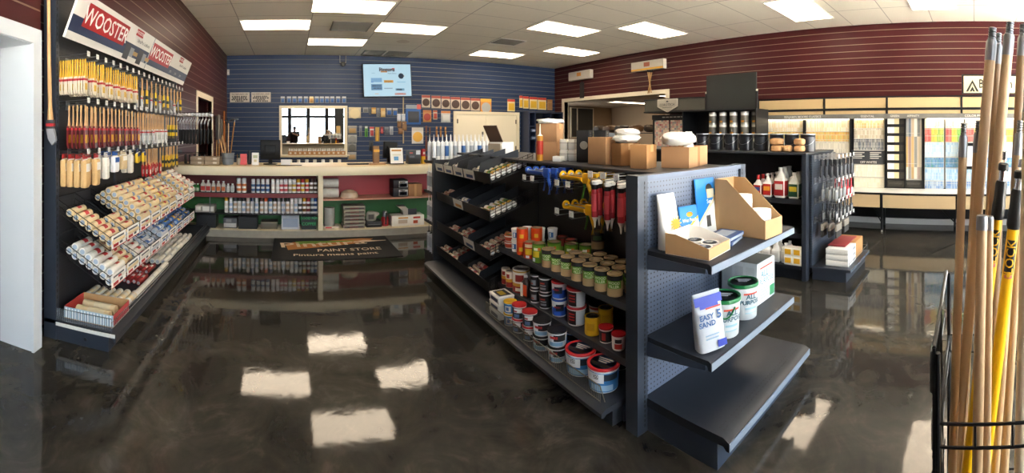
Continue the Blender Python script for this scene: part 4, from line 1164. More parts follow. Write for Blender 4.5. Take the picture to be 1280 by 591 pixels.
def spray_mk(body, lab=None):
    def mk():
        o = MB().lathe([(.030, 0), (.034, .006), (.034, .10), (.028, .13), (.013, .165), (.013, .19)], 14, sx=1.15, sy=.8).build('spray_bottle', mat(body, .35))
        trig(0); t_ = trig(0); t_.v = [(v[0], v[1], v[2] + .185) for v in t_.v]; t_.build('trigger_head', mat('#ececea', .4), o)
        if lab: MB().lathe([(.0347, .015), (.0347, .095)], 14, sx=1.15, sy=.8).build('label', mat(lab, .45), o)
        return o
    return Proto(mk)
sb = spray_mk('#e9e7e2')
for i, d in enumerate((.08, .158)):
    sb.put((DX + cos(DR_) * d - .0, DY + sin(DR_) * d + .02, ZT + .006), .6, 'white spray bottle standing in the large open box, %s one' % ('nearer the bag', 'farther from the bag')[i], 'spray bottle', 'white spray bottles')
# white carton with an open brown lid at the far end
b = MB().box(-.105, .105, -.09, .09, 0, .125); o = b.build('display_carton', mat('#eeece7', .6), None, loc=(2.16, 4.10, ZT), rz=.45)
MB().prism([(-.085, .127), (-.075, .127), (-.19, .30), (-.20, .295)], -.085, .085, 'y').build('raised_lid', mat('#5c4433', .7), o)
MB().box(-.12, -.106, -.08, .08, 0, .11).build('front_flap', mat('#b7a78e', .7), o)
tag(o, 'white carton with raised brown lid at the counter end of the gondola top', 'box')

# ---------------------------------------------------------------- end cap goods
# upper shelf
def pouch(w, h, d, m_, name='bag', lean=0., top=.8):
    b = MB(); rings = 9; seg = 18
    vs, fs = [], []
    for i in range(rings + 1):
        f = i / rings
        dd = d * (1 - f) ** .55 * .5 + .003 if f < .999 else .0025
        ww = w * .5 * (1 - (1 - top) * max(0, f - .5) * 0 + .04 * sin(f * pi))
        for k in range(seg):
            a = 2 * pi * k / seg
            x = ww * math.copysign(abs(cos(a)) ** .45, cos(a)); y = dd * math.copysign(abs(sin(a)) ** .7, sin(a)) + lean * f * f
            vs.append((x, y, h * f))
    for i in range(rings):
        for k in range(seg):
            k2 = (k + 1) % seg; fs.append((i * seg + k, i * seg + k2, (i + 1) * seg + k2, (i + 1) * seg + k))
    fs.append(tuple(range(seg - 1, -1, -1))); fs.append(tuple(rings * seg + k for k in range(seg)))
    b.add(vs, fs); return b
o = pouch(.125, .285, .07, 0, lean=.03).build('plastic_pack', noisy('clear_pack', '#bfbcb6', '#d9d7d2', 9, .25), None, loc=(1.765, 1.488, EZ1 + .001), rz=-.1)
q = MB()
for k in range(12): a = k * pi / 6; q.add([(0, 0, 0), (.030 * cos(a - .13), -.0005, .030 * sin(a - .13)), (.044 * cos(a), -.0005, .044 * sin(a)), (.030 * cos(a + .13), -.0005, .030 * sin(a + .13))], [(0, 1, 2, 3)], 0, T(.022, -.030, .13) @ RX(-.12))
q.lathe([(.0001, 0), (.026, 0)], 16, 0, T(.022, -.0312, .13) @ RX(pi / 2 - .12))
q.build('yellow_star', mat('#e2b53c', .5), o)  # yellow rayed star and disc laid on the pack face
tag(o, 'whitish clear pack with a yellow star, against the slate pegboard', 'pack')
def bluecard(w, h, loc, rz, lean, label, big):
    M = RX(-lean)
    o = MB().cbox(-w / 2, w / 2, -.006, .006, 0, h, .005, 0, M).build('blue_card_pack', mat('#1272bd', .4), None, loc=loc, rz=rz)
    q = MB()
    y = -.0068
    q.add([(-w / 2 + .004, y, .004), (w / 2 - .002, y, .004), (w / 2 - .002, y, h * .62), (-w / 2 + .004, y, h * (.18))], [(0, 1, 2, 3)], 0, M)
    q.add([(-w / 2 + .004, y - .0004, h * .18), (w / 2 - .002, y - .0004, h * .62), (w / 2 - .002, y - .0004, h * .70), (-w / 2 + .004, y - .0004, h * .25)], [(0, 1, 2, 3)], 1 if not big else 2, M)
    if big:
        q.lathe([(.0001, 0), (.033, 0)], 14, 3, M @ T(.03, y, h * .8) @ RX(pi / 2)); q.box(.005, .075, y - .001, y - .0004, h * .64, h * .80, 2, M)
        q.box(-.02, .02, y - .001, y - .0005, h * .14, h * .34, 3, M); q.text('Sea', .035, M @ T(.02, y - .0016, h * .58) @ RX(pi / 2), 0)
    else:
        q.lathe([(.0001, 0), (.026, 0)], 14, 1, M @ T(.005, y, h * .76) @ RX(pi / 2) @ Matrix.Scale(.55, 4, (0, 1, 0))); q.text('Wet Patch', .026, M @ T(0, y - .001, h * .60) @ RX(pi / 2), 0)
        q.lathe([(.0001, 0), (.028, 0)], 12, 3, M @ T(.03, y - .0005, h * .2) @ RX(pi / 2))
    q.build('printed_face', [mat('#dfe3e2', .45), mat('#d8a91c', .45), mat('#b9b39a', .5), mat('#4b4a45', .5)], o)
    return tag(o, label, 'pack')
bluecard(.145, .20, (1.945, 1.475, EZ1 + .001), -.12, .18, 'small blue and yellow card pack leaning on the pegboard', False)
bluecard(.19, .335, (2.155, 1.50, EZ1 + .001), -.05, .13, 'large blue card pack with a lighthouse-like print behind the cardboard display', True)
# sloped cardboard display with white tape rolls
o = (2.20, 1.145, EZ1 + .001); W_ = .20; D_ = .36
b = MB().box(0, W_, 0, D_, 0, .004)
side = [(0, 0), (D_, 0), (D_, .325), (D_ - .09, .325), (.02, .115), (0, .105)]
b.prism([(y, z) for y, z in side], 0, .004, 'x').prism([(y, z) for y, z in side], W_ - .004, W_, 'x').box(.004, W_ - .004, 0, .004, .004, .105).box(.004, W_ - .004, D_ - .004, D_, .004, .325)
d_ = b.build('display_box', noisy('cardboard_light', '#a5825a', '#b79367', 7, .8), None, loc=o, rz=-.06); tag(d_, 'brown cardboard display with sloping sides holding white tape rolls', 'box')
ROLLW = mat('#e7e6e2', .6)
def rollmk(r, h):
    def mk():
        o_ = MB().lathe([(r * .45, 0), (r, 0), (r, h), (r * .45, h), (r * .45, 0)], 22).build('tape_roll', ROLLW)
        MB().lathe([(r + .0006, h * .3), (r + .0006, h * .65)], 10, 0, None, -pi / 2 - 1.3, -pi / 2 + .4).build('label', mat('#b9c3c9', .5), o_)
        return o_
    return Proto(mk)
tr1 = rollmk(.062, .075)
for i, (dx, dy, dz, lb) in enumerate(((.075, .075, .005, 'front roll, at the bottom'), (.075, .075, .081, 'front roll, stacked on another'), (.085, .21, .005, 'rear roll, lowest of three'), (.085, .21, .081, 'rear roll, middle of three'), (.085, .21, .157, 'rear roll, topmost of three'))):
    tr1.put((o[0] + dx + .012, o[1] + dy, o[2] + dz), .2 * i, 'white tape roll in the sloped cardboard display, ' + lb, 'tape roll', 'tape rolls in the display')
tr2 = rollmk(.075, .135)
tr2.put((2.495, 1.33, EZ1 + .001), 0, 'large white roll standing right of the cardboard display', 'tape roll'); 
# low tray box with four white tubs
o = (1.70, 1.185, EZ1 + .001); W_ = .235; D_ = .25
b = MB().box(0, W_, 0, D_, 0, .004, 1)
for x in (0, W_ - .004): b.prism([(0, 0), (D_, 0), (D_, .105), (D_ - .06, .105), (0, .055)], x, x + .004, 'x', 0 if x == 0 else 1)
b.box(.004, W_ - .004, 0, .004, 0, .055, 0).box(.004, W_ - .004, D_ - .004, D_, 0, .105, 1)
d_ = b.build('tray_box', [noisy('cardboard_light', '#a5825a', '#b79367', 7, .8), mat('#e6e2da', .6)], None, loc=o, rz=.12); tag(d_, 'low cardboard tray with sloping sides holding round white tubs, at the front of the shelf', 'box')
TT = tub(.048, .04, '#e9e7e2', '#e4e4e2', lidtop='#3f5f86')
for i, (dx, dy) in enumerate(((.075, .185), (.165, .10), (.075, .075), (.165, .195))):
    TT.put((o[0] + dx - .015, o[1] + dy, o[2] + .006), .5 * i, 'round white tub with blue-grey lid in the low tray, %s' % ('back left', 'front right', 'front left', 'back right')[i], 'tub', 'tubs in the low tray')
for i in range(2):
    b = MB().cbox(-.10, .10, -.075, .075, 0, .022, .004).box(-.085, .085, -.0765, -.0755, .004, .018, 1).box(-.06, .07, -.04, .05, .0221, .0226, 1)
    q = b.build('sandpaper_pack', [mat('#26406e', .45), mat('#8f9aa6', .5)], None, loc=(2.065, 1.33, EZ1 + .001 + i * .0232), rz=.25 - .12 * i)
    tag(q, 'flat dark blue sandpaper pack between the two cardboard boxes, %s one' % ('lower', 'upper')[i], 'pack', 'flat blue packs')
# lower shelf
ALLP = (('ALL', .66, .040, '#1d5263', .28), ('PURPOSE', .50, .034, '#1d5263', .28))
FA = -2.3
BU = tub(.092, .20, '#bcc2c5', '#0f6a35', (), ((.55, .72, .77, '#c4482f', .28), (.45, .30, .36, '#8fb4c0', .28), (.45, .18, .22, '#9cb9c4', .28), (.2, .22, .38, '#5c6a70', -.75)), ALLP, 28, '#08361c', handle=None, name='bucket')
def bucket(X, Y, lb, h):
    c_ = BU.put((X, Y, EZ2 + .001), 0, lb, 'bucket', 'green-lidded buckets')
    if h:
        MB().tube([(.094 * cos(a), .094 * sin(a), .165 - .055 * (1 - (abs(a + 2.5) / .6) ** 2)) for a in [-3.1 + 1.2 * k / 10 for k in range(11)]], .004, 6).build('bail_handle', mat('#12713a', .4), c_)
BU.put((2.19, 1.285, EZ2 + .001), 0, 'white bucket with green lid beside the square box', 'bucket', 'green-lidded buckets')
bucket(1.945, 1.26, 'white bucket with green lid and green handle beside the standing bag', True)
b = MB().cbox(2.335, 2.575, 1.27, 1.53, EZ2 + .001, EZ2 + .255, .003)
o = b.build('carton', [mat('#bfc5c8', .5)], None, (2.45, 1.4, EZ2))
q = MB()
q.box(2.345, 2.565, 1.2692, 1.2698, EZ2 + .01, EZ2 + .245, 0).text('ALL', .062, T(2.43, 1.2688, EZ2 + .178) @ RX(pi / 2), 1).text('PURPOSE', .046, T(2.455, 1.2688, EZ2 + .132) @ RX(pi / 2), 1)
q.box(2.37, 2.54, 1.2686, 1.2691, EZ2 + .215, EZ2 + .225, 2).box(2.50, 2.565, 1.2686, 1.2691, EZ2 + .015, EZ2 + .08, 3)
for k in range(4): q.box(2.37, 2.50 - .02 * (k % 2), 1.2686, 1.2691, EZ2 + .03 + k * .018, EZ2 + .037 + k * .018, 4)
for k in range(3):
    q.box(2.3342, 2.3348, 1.29 + k * .08, 1.35 + k * .08, EZ2 + .12, EZ2 + .23, 5)
q.box(2.345, 2.565, 1.28, 1.52, EZ2 + .2552, EZ2 + .2556, 6)
q.build('print', [mat('#cdd3d6', .5), mat('#2f6f80', .5), mat('#c4482f', .5), mat('#1f7a4a', .5), mat('#8fb4c0', .5), mat('#b3b9bc', .5), mat('#4e5551', .5)], o, (2.45, 1.4, EZ2))
tag(o, 'square white box printed ALL PURPOSE at the far end of the lower shelf', 'box')
o = pouch(.150, .275, .085, 0, lean=.0).build('powder_bag', mat('#b3bac2', .5), None, loc=(1.765, 1.235, EZ2 + .001))
o.rotation_euler = (0, -.10, -.48); o.location.z += .009; o.location.y -= .012
q = MB()
def on(u, v0): return (u, -.048 * (1 - v0 / .285) ** .55 - .0045, v0)
def strip(u0, u1, v0, v1, m_, n=5, lo=None):
    vs = []
    for i in range(n + 1):
        v = v0 + (v1 - v0) * i / n
        vs += [on(u0, v), on(u1, v)]
    q.add(vs, [(2 * i, 2 * i + 1, 2 * i + 3, 2 * i + 2) for i in range(n)], m_)
strip(-.074, .074, .222, .262, 0); strip(-.05, .05, .206, .222, 0); strip(-.02, .062, .20, .208, 1)
strip(-.04, .03, .06, .066, 2); strip(-.04, .035, .076, .082, 2); strip(.02, .07, .012, .045, 0)
for s_, v, sz, u in (('EASY', .165, .034, -.022), ('SAND', .133, .034, -.022), ('5', .165, .055, .046)):
    vs, fs = text_geo(s_, sz, 0., .03); q.add([(x_.x + u, on(0, v + x_.y)[1] - .002, v + x_.y) for x_ in vs], fs, 3)
q.build('print', [mat('#1a35a0', .5), mat('#b03a24', .5), mat('#7f9cb5', .5), mat('#1c4f86', .5)], o, fix=False)
tag(o, 'white powder bag with blue top reading EASY SAND 5, tilted at the shelf corner', 'bag')
FA = pi + .62
# ================================================================ service counter
CRM = mat('#e4d7b8', .45); OAK = noisy('counter_laminate', '#d3b98c', '#dcc69c', 4, .4)
RED = mat('#a8353a', .5); MAR = mat('#6f2226', .5); GRN = mat('#2f6d31', .5)
KX0, KX1, KY0, KY1 = -1.80, 2.42, 6.40, 7.02
ok = (.3, 6.7, 0)
kc = tag(empty('service_counter', ok), 'long cream service counter with open red and green display bays below its top', 'counter')
MB().cbox(KX0, KX1, KY0 - .07, KY1 + .12, 1.015, 1.052, .004).build('counter_top', OAK, kc, ok)
MB().cbox(KX0, KX1, KY0 - .085, KY0 - .055, .915, 1.045, .004).box(KX0, KX1, KY0 - .055, KY0 + .0, .915, 1.014).build('fascia', CRM, kc, ok)
MB().box(KX0, KX1, KY0 - .03, KY1, 0, .075).box(KX0, KX1, KY0 - .05, KY0 + .03, .075, .105).build('plinth', noisy('stone_plinth', '#8e887b', '#aca596', 12, .5), kc, ok)
MB().box(KX0, KX1, KY0 - .03, KY1, .076, .108).build('bottom_board', CRM, kc, ok)
VX = .455
for x in (KX0, VX - .035, KX1 - .04): MB().box(x, x + (.07 if x == VX - .035 else .04), KY0 - .03, KY0 + .04, .108, .914).box(x + .005, x + (.065 if x == VX - .035 else .035), KY0 + .04, KY1, .108, .914).build('divider', CRM, kc, ok)
BY = 6.80
MB().box(KX0 + .04, VX - .035, BY, BY + .02, .62, .914, 0).box(KX0 + .04, VX - .035, BY, BY + .02, .109, .62, 1).build('back_board', [MAR, GRN], kc, ok)
MB().box(VX + .035, KX1 - .04, BY, BY + .02, .56, .914, 0).box(VX + .035, KX1 - .04, BY, BY + .02, .109, .56, 1).build('back_board', [RED, GRN], kc, ok)
MB().box(KX0 + .04, VX - .035, KY0 + .05, BY - .001, .622, .638, 0).box(KX0 + .04, VX - .035, KY0 + .045, KY0 + .055, .575, .638, 1).build('upper_shelf', [WIRE, MAR], kc, ok)
MB().box(KX0 + .04, VX - .035, KY0 + .05, BY - .001, .318, .330).build('middle_shelf', WIRE, kc, ok)
MB().box(VX + .035, KX1 - .04, KY0 + .02, BY - .001, .535, .556).build('wooden_shelf', mat('#c08f78', .5), kc, ok)
for x in (-1.2, -.55, -.1): MB().box(x, x + .012, KY0 + .05, KY0 + .06, .331, .573).build('bracket_strip', STEEL, kc, ok)

KY = 6.56
def kx(px, Y=KY): return Y * tan(phi(px))
def spray_can(capc, bandc, body='#dcdcda', h=.205, r=.031):
    def mk():
        o = MB().lathe([(r, 0), (r, h * .70), (r * .8, h * .76), (r * .45, h * .78)], 14).build('spray_can', mat(body, .35, .2))
        MB().lathe([(r + .0006, h * .12), (r + .0006, h * .62)], 14, 0).lathe([(r + .001, h * .3), (r + .001, h * .45)], 8, 1, None, -pi / 2 - 1, -pi / 2 + 1).build('label', [mat(bandc, .45), mat('#e7e5e0', .45)], o)
        MB().lathe([(r * .92, h * .76), (r * .9, h * .97), (r * .6, h), (.0001, h)], 14).build('cap', mat(capc, .4), o)
        return o
    return Proto(mk)
up = [(316.5, '#e9e9e7', '#46688f'), (322.7, '#e9e9e7', '#3c5f8c'), (328.6, '#e9e9e7', '#35588a'), (334.6, '#e9e9e7', '#3d5f90'), (341.3, '#efefec', '#d8cfc9'), (346.9, '#efefec', '#d6cdc7'),
      (351.9, '#f0f0ee', '#b5424a'), (357.1, '#f0f0ee', '#b9454b'), (362.4, '#efefec', '#a58d6b'), (367.7, '#efefec', '#d1a52d'), (373, '#d9a21f', '#b93a2c'), (378.3, '#c42a28', '#d8a41f'), (383.6, '#d9a21f', '#b8342b'), (388.9, '#3a2422', '#5d4636'), (398.5, '#4a2422', '#4e3d30')]
PC = {}
for i, (px, cc, bc) in enumerate(up):
    if i == 14: px = 394.2
    k = (cc, bc)
    if k not in PC: PC[k] = spray_can(cc, bc)
    PC[k].put((kx(px), KY, .6385), 0, 'spray can on the upper counter shelf, %s of fifteen from the card stand side' % ORD[i], 'spray can', 'spray cans on the upper counter shelf')
lo = [(283, '#dfae1f'), (288.5, '#e6e6e4'), (294, '#43474c'), (299.3, '#34363a'), (304.6, '#2a2b2e'), (310, '#e0d3c4'), (315.3, '#2b4170'), (320.8, '#e9e9e7'), (327, '#5a2a22'), (332.4, '#d2571f'), (338, '#27427c'), (343.4, '#2c2c2f'),
      (348.7, '#7d8085'), (354, '#2a2a2d'), (359.3, '#1f1f21'), (362.4 + 2.2, '#ececea'), (369.8, '#e4e4e1'), (375.0, '#dcdcd9'), (380.2, '#dda91e'), (385.4, '#b02a2a')]
for i, (px, cc) in enumerate(lo):
    bc = ('#c9c3bb', '#9fb2c9', '#c2a98f')[i % 3] if i < 17 else ('#3b3b3f', '#7a5a2c', '#6d2525')[i - 17]
    k = (cc, bc)
    if k not in PC: PC[k] = spray_can(cc, bc, h=.235, r=.030)
    PC[k].put((kx(px), KY, .3305), 0, 'spray can on the middle counter shelf, %s from the cardboard packets' % ORD[i], 'spray can', 'spray cans on the middle counter shelf')
for i, (px, cc, bc) in enumerate(((390.3, '#9db4c8', '#4e565e'), (395.2, '#1f57a8', '#2c4a7c'))):
    k = (cc, bc)
    if k not in PC: PC[k] = spray_can(cc, bc, h=.235, r=.030)
    PC[k].put((kx(px) - .012 * i, KY - .0, .3305), 0, ('light blue capped spray can second from the cream divider', 'blue capped spray can next to the cream divider')[i], 'spray can')
# solvent jugs and bottles, upper shelf left
def jug_mk(body, lab, w=.07, h=.17, cap='#e9e9e6'):
    def mk():
        o = MB().cbox(-w / 2, w / 2, -.03, .03, 0, h * .72, .012).lathe([(.03, h * .72), (.014, h * .86), (.014, h * .9)], 12).build('solvent_bottle', mat(body, .3))
        MB().cyl(.017, h * .9, h, 12).build('cap', mat(cap, .4), o)
        MB().box(-w * .45, w * .45, -.0312, -.0304, h * .12, h * .5).build('label', mat(lab, .5), o)
        return o
    return Proto(mk)
j1, j2, j3 = jug_mk('#d9d3c8', '#b3302c', .075, .175), jug_mk('#d4cdbf', '#c4662e', .06, .165), jug_mk('#d8d6d0', '#c9c6be', .055, .13)
for i, px in enumerate((254, 260.5)): j1.put((kx(px), KY, .6385), 0, 'red-labelled jug on the upper counter shelf, %s from the gondola' % ORD[i], 'bottle', 'red-labelled jugs')
for i, px in enumerate((267, 273.2, 279.4)): j2.put((kx(px), KY, .6385), 0, 'clear bottle with orange label on the upper counter shelf, %s from the gondola' % ORD[i], 'bottle', 'orange-labelled bottles')
for i, px in enumerate((285.2, 290.7)): j3.put((kx(px), KY, .6385), 0, 'small whitish bottle on the upper counter shelf, %s one' % ('farther from the spray cans', 'nearer the spray cans')[i], 'bottle', 'small bottles')
gj = jug_mk('#3d8a3c', '#cfd8c8', .045, .12)
for i, px in enumerate((245, 249)): gj.put((kx(px) - .02, KY, .6385), 0, 'small green bottle at the gondola end of the counter shelf, %s' % ('hidden one', 'visible one')[i], 'bottle', 'small green bottles')
wc = spray_can('#e9e9e7', '#c9713a', h=.215, r=.036)
for i, px in enumerate((298.5, 305.2)): wc.put((kx(px), KY, .6385), 0, 'wide white spray can on the upper counter shelf, %s red gap' % ('farther from the', 'beside the')[i], 'spray can', 'wide white spray cans')
# cardboard packets and crates, lower left
def simple_box(x0, x1, y0, y1, z0, z1, m_, name, label, cat, group=None, prints=None, c=.004):
    o_ = ((x0 + x1) / 2, (y0 + y1) / 2, z0)
    o = MB().cbox(x0, x1, y0, y1, z0, z1, c).build(name, m_, None, o_)
    if prints:
        q = MB(); ms = []
        for fx0, fx1, fz0, fz1, col in prints:
            m2 = mat(col, .5)
            if m2 not in ms: ms.append(m2)
            q.box(x0 + (x1 - x0) * fx0, x0 + (x1 - x0) * fx1, y0 - .0012, y0 - .0004, z0 + (z1 - z0) * fz0, z0 + (z1 - z0) * fz1, ms.index(m2))
        q.build('print', ms, o, o_)
    return tag(o, label, cat, group)
simple_box(kx(245), kx(252.6), 6.5, 6.7, .331, .43, mat('#b7b0a5', .6), 'small_box', 'small grey carton at the gondola end of the green bay', 'box', prints=[(.1, .9, .3, .8, '#dedad2')])
simple_box(kx(253), kx(269), 6.5, 6.7, .331, .435, mat('#aaa49a', .6), 'small_box', 'grey carton with white label on the middle counter shelf', 'box', prints=[(.08, .92, .2, .85, '#e6e3dc')])
def crate(x0, x1, y0, y1, z0, z1, m_, label, inner=None, txt=None, name='plastic_crate', g=None):
    o_ = ((x0 + x1) / 2, (y0 + y1) / 2, z0)
    t_ = .006; b = MB().box(x0, x1, y0, y1, z0, z0 + t_)
    for a in ((x0, x0 + t_, y0, y1), (x1 - t_, x1, y0, y1), (x0 + t_, x1 - t_, y0, y0 + t_), (x0 + t_, x1 - t_, y1 - t_, y1)): b.box(*a, z0 + t_, z1)
    b.box(x0 - .006, x1 + .006, y0 - .008, y0, z1 - .015, z1)
    o = b.build(name, m_, None, o_)
    if inner: MB().box(x0 + .01, x1 - .01, y0 + .01, y1 - .01, z0 + .007, z1 - .02).build('contents', inner, o, o_)
    if txt:
        for s_, fz, sz in txt: MB().text(s_, sz, T((x0 + x1) / 2, y0 - .0095, z0 + (z1 - z0) * fz) @ RX(pi / 2)).build('lettering', mat('#2fa05c', .5), o, o_)
    return tag(o, label, 'crate', g)
crate(kx(247), kx(271), 6.46, 6.72, .1085, .30, mat('#232427', .4), 'dark smoky plastic crate on the counter floor next to the gondola')
simple_box(kx(280), kx(297), 6.48, 6.7, .1085, .26, mat('#45474a', .4, .3), 'metal_organiser', 'grey metal organiser box between two black crates', 'box', prints=[(.05, .95, .1, .5, '#a7a9ab'), (.2, .6, .6, .9, '#6b6d70')])
crate(kx(299), kx(322), 6.46, 6.72, .1085, .29, mat('#0d0d0e', .5), 'plain black crate under the dark-capped spray cans')
simple_box(kx(326.5), kx(347), 6.48, 6.7, .1085, .215, mat('#5d594e', .5), 'putty_box', 'low olive-grey lidded box on the counter floor', 'box', prints=[(.0, 1., .75, 1., '#77725f')])
o = MB().prism([(6.46, 0), (6.72, 0), (6.72, .19), (6.56, .19)], kx(352), kx(374), 'x').build('pillow_pack', mat('#c3c8cf', .3), None, (kx(363), 6.6, 0)); o.location = (kx(363), 6.6, .1085)
MB().add([(kx(352) + .02, 6.4735, .03), (kx(374) - .02, 6.4735, .03), (kx(374) - .02, 6.533, .145), (kx(352) + .02, 6.533, .145)], [(0, 1, 2, 3)]).build('print', mat('#90a0b8', .4), o, (kx(363), 6.6, 0)); tag(o, 'silvery plastic wrapped pack between the olive box and the lettered crate', 'pack')
crate(kx(377), kx(394.8), 6.46, 6.72, .1085, .30, mat('#101211', .5), 'black crate with green lettering next to the cream divider', txt=(('GOOD FOR', .86, .05), ('COFFEE', .42, .062)))
# right bay
MB().box(KX0, KX1, KY1 + .002, KY1 + .02, 0, 1.014).build('rear_panel', mat('#cfc6b4', .5), kc, ok)
def lying_roll(x, y, z, r, L, m_, label, rot=0.):
    o = MB().lathe([(r * .3, -L / 2), (r, -L / 2), (r, L / 2), (r * .3, L / 2), (r * .3, -L / 2)], 20, 0, RY(pi / 2)).build('plastic_roll', m_, None, loc=(x, y, z), rz=rot)
    return tag(o, label, 'roll', 'clear plastic rolls')
PLAS = noisy('bubble_plastic', '#a9a69c', '#cfccc2', 30, .3)
lying_roll(kx(413.5), 6.58, .557 + .072, .072, .235, PLAS, 'roll of clear plastic beside the cream divider, lower of two'); lying_roll(kx(413.5), 6.58, .557 + .217, .070, .23, PLAS, 'roll of clear plastic beside the cream divider, upper of two')
o = MB().lathe([(.14, 0), (.14, .03), (.125, .075), (.06, .11), (.0001, .115)], 20).build('cake_dome', noisy('clear_dome', '#a88f78', '#c9b9a2', 20, .25), None, loc=(kx(437), 6.6, .557)); tag(o, 'low clear wrapped mound on the wooden shelf beside the plastic rolls', 'pack')
simple_box(kx(490), kx(508), 6.47, 6.72, .557, .685, mat('#23262c', .5), 'blue_carton', 'black and blue carton on the wooden shelf, lower of two', 'box', 'black and blue cartons', [(.38, .98, .12, .85, '#d9dde0'), (.42, .94, .15, .6, '#2a63ae'), (.45, .8, .65, .8, '#1b2c52')])
simple_box(kx(490), kx(508), 6.47, 6.72, .686, .815, mat('#23262c', .5), 'blue_carton', 'black and blue carton on the wooden shelf, upper of two', 'box', 'black and blue cartons', [(.38, .98, .12, .85, '#d9dde0'), (.42, .94, .15, .6, '#2a63ae'), (.45, .8, .65, .8, '#1b2c52')])
simple_box(kx(509), kx(525.5), 6.47, 6.72, .557, .745, CARD, 'cardboard_box', 'plain cardboard box beside the black and blue cartons', 'box', prints=[(.42, .58, 0, 1, '#c59a68')])
# lower right bay
o = MB().lathe([(.075, 0), (.08, .02), (.085, .14), (.08, .27), (.05, .275)], 16).build('clear_canister', noisy('frosted', '#8d8f8c', '#a9aaa6', 18, .25), None, loc=(kx(412), 6.6, .135)); tag(o, 'frosted upright canister on a flat red box below the plastic rolls', 'canister')
simple_box(kx(404.5), kx(424), 6.5, 6.72, .1085, .134, mat('#c9bdb0', .5), 'flat_box', 'flat white and red box under the frosted canister', 'box', prints=[(.1, .5, .1, .8, '#a92f35')])
for i in range(6):
    o = simple_box(kx(428.5) + RND.uniform(-.008, .008), kx(455) + RND.uniform(-.008, .008), 6.47, 6.72, .1085 + i * .056, .1085 + i * .056 + .05, mat(('#8b8478', '#98917f', '#7f786d')[i % 3], .5), 'paint_tray_pack', 'flat grey and red tray pack, %s from the bottom of its pile' % ORD[i], 'tray', 'pile of tray packs', [(.06, .94, .15, .5, '#4a3432'), (.3, .7, .2, .45, '#a83c3a')])
b = MB().lathe([(.075, 0), (.085, .03), (.075, .10), (.055, .13)], 14, 0, T(0, 0, 0)); o = b.build('shop_lamp', mat('#a6a196', .5), None, loc=(kx(464), 6.58, .20)); MB().box(-.055, .03, -.09, -.078, .03, .10).build('front_plate', mat('#4b4844', .5), o); MB().prism([(.02, .02), (.12, .09), (.12, .11), (.02, .13)], -.05, .05, 'y').build('spout', mat('#b5b0a4', .5), o)
tag(o, 'grey spouted appliance on a black tool case', 'tool')
simple_box(kx(457), kx(476), 6.48, 6.72, .1085, .195, mat('#191919', .5), 'tool_case', 'flat black tool case under the grey spouted appliance', 'case', prints=[(.1, .9, .4, .55, '#58585a')])
o = MB().lathe([(.055, 0), (.06, .02), (.06, .12), (.045, .14)], 16).build('hand_sprayer', mat('#a3202a', .4), None, loc=(kx(481.5), 6.58, .1085)); MB().lathe([(.046, .14), (.04, .2), (.025, .225)], 14).build('silver_head', STEEL, o); MB().tube([(.0, -.062, .03), (.0, -.07, .12), (.01, -.05, .2)], .016, 7).build('black_hose', BLACK, o)
tag(o, 'red sprayer with silver head and black hose on the counter floor', 'sprayer')
simple_box(kx(488), kx(528), 6.47, 6.72, .1085, .265, mat('#e4e0d8', .5), 'long_carton', 'long white carton with orange and red print on the counter floor', 'box', prints=[(.2, .5, .72, .85, '#d0903c'), (.66, .88, .68, .86, '#c33d2c'), (.66, .8, .2, .5, '#c5522c'), (.2, .48, .25, .6, '#b9a896')])
b = MB().prism([(-.14, .13), (-.02, .13), (.12, .0), (.12, -.0), (-.06, .0), (-.06, .06)], -.08, .08, 'y'); o = b.build('grey_hopper', mat('#b5b0a6', .5), None, loc=(kx(508), 6.62, .2655)); MB().cbox(.02, .16, -.082, -.08, .0, .09, .0005).build('dark_side', mat('#3a3b40', .5), o)
tag(o, 'grey funnel-shaped hopper standing on the long white carton', 'hopper')
o = MB().cbox(-.07, .07, -.06, .06, 0, .135, .004).build('round_print_box', mat('#d5401f', .5), None, loc=(2.27, 6.5, .557)); q = MB().lathe([(.0001, 0), (.055, 0)], 18, 0, T(-.01, -.0608, .07) @ RX(pi / 2)).lathe([(.0001, 0), (.025, 0)], 18, 1, T(-.01, -.0612, .07) @ RX(pi / 2)); q.build('print', [mat('#efe9e0', .5), mat('#d5401f', .5)], o); tag(o, 'red box with white ring print at the gondola end of the counter', 'box')

# ---------------------------------------------------------------- on the counter top (z 1.052)
ZC = 1.0528
KT = 6.62
for r_, (a, b_) in enumerate(((240, 257), (258, 276))):
    for j in range(2):
        simple_box(kx(a, KT), kx(b_, KT), KT - .12, KT + .10, ZC + j * .062, ZC + j * .062 + .058, noisy('card_grey', '#8f7d68', '#a08d76', 9, .7), 'long_packet', 'brown cardboard packet on the counter, %s pile, %s one' % (('gondola-side', 'bucket-side')[r_], ('lower', 'upper')[j]), 'packet', 'cardboard packets on the counter', [(.55, .8, .3, .75, '#cfc6b8')])
bk = MB().lathe([(.078, 0), (.082, .004), (.096, .165), (.101, .168), (.101, .178), (.09, .178), (.088, .02), (.0001, .018)], 20).build('grey_bucket', mat('#7b7f84', .45), None, loc=(kx(285, KT), KT, ZC)); MB().lathe([(.0865, .06), (.0915, .11)], 20).build('band', mat('#6c7075', .5), bk)
tag(bk, 'grey plastic bucket on the counter holding long poles', 'bucket')
bx = kx(285, KT)
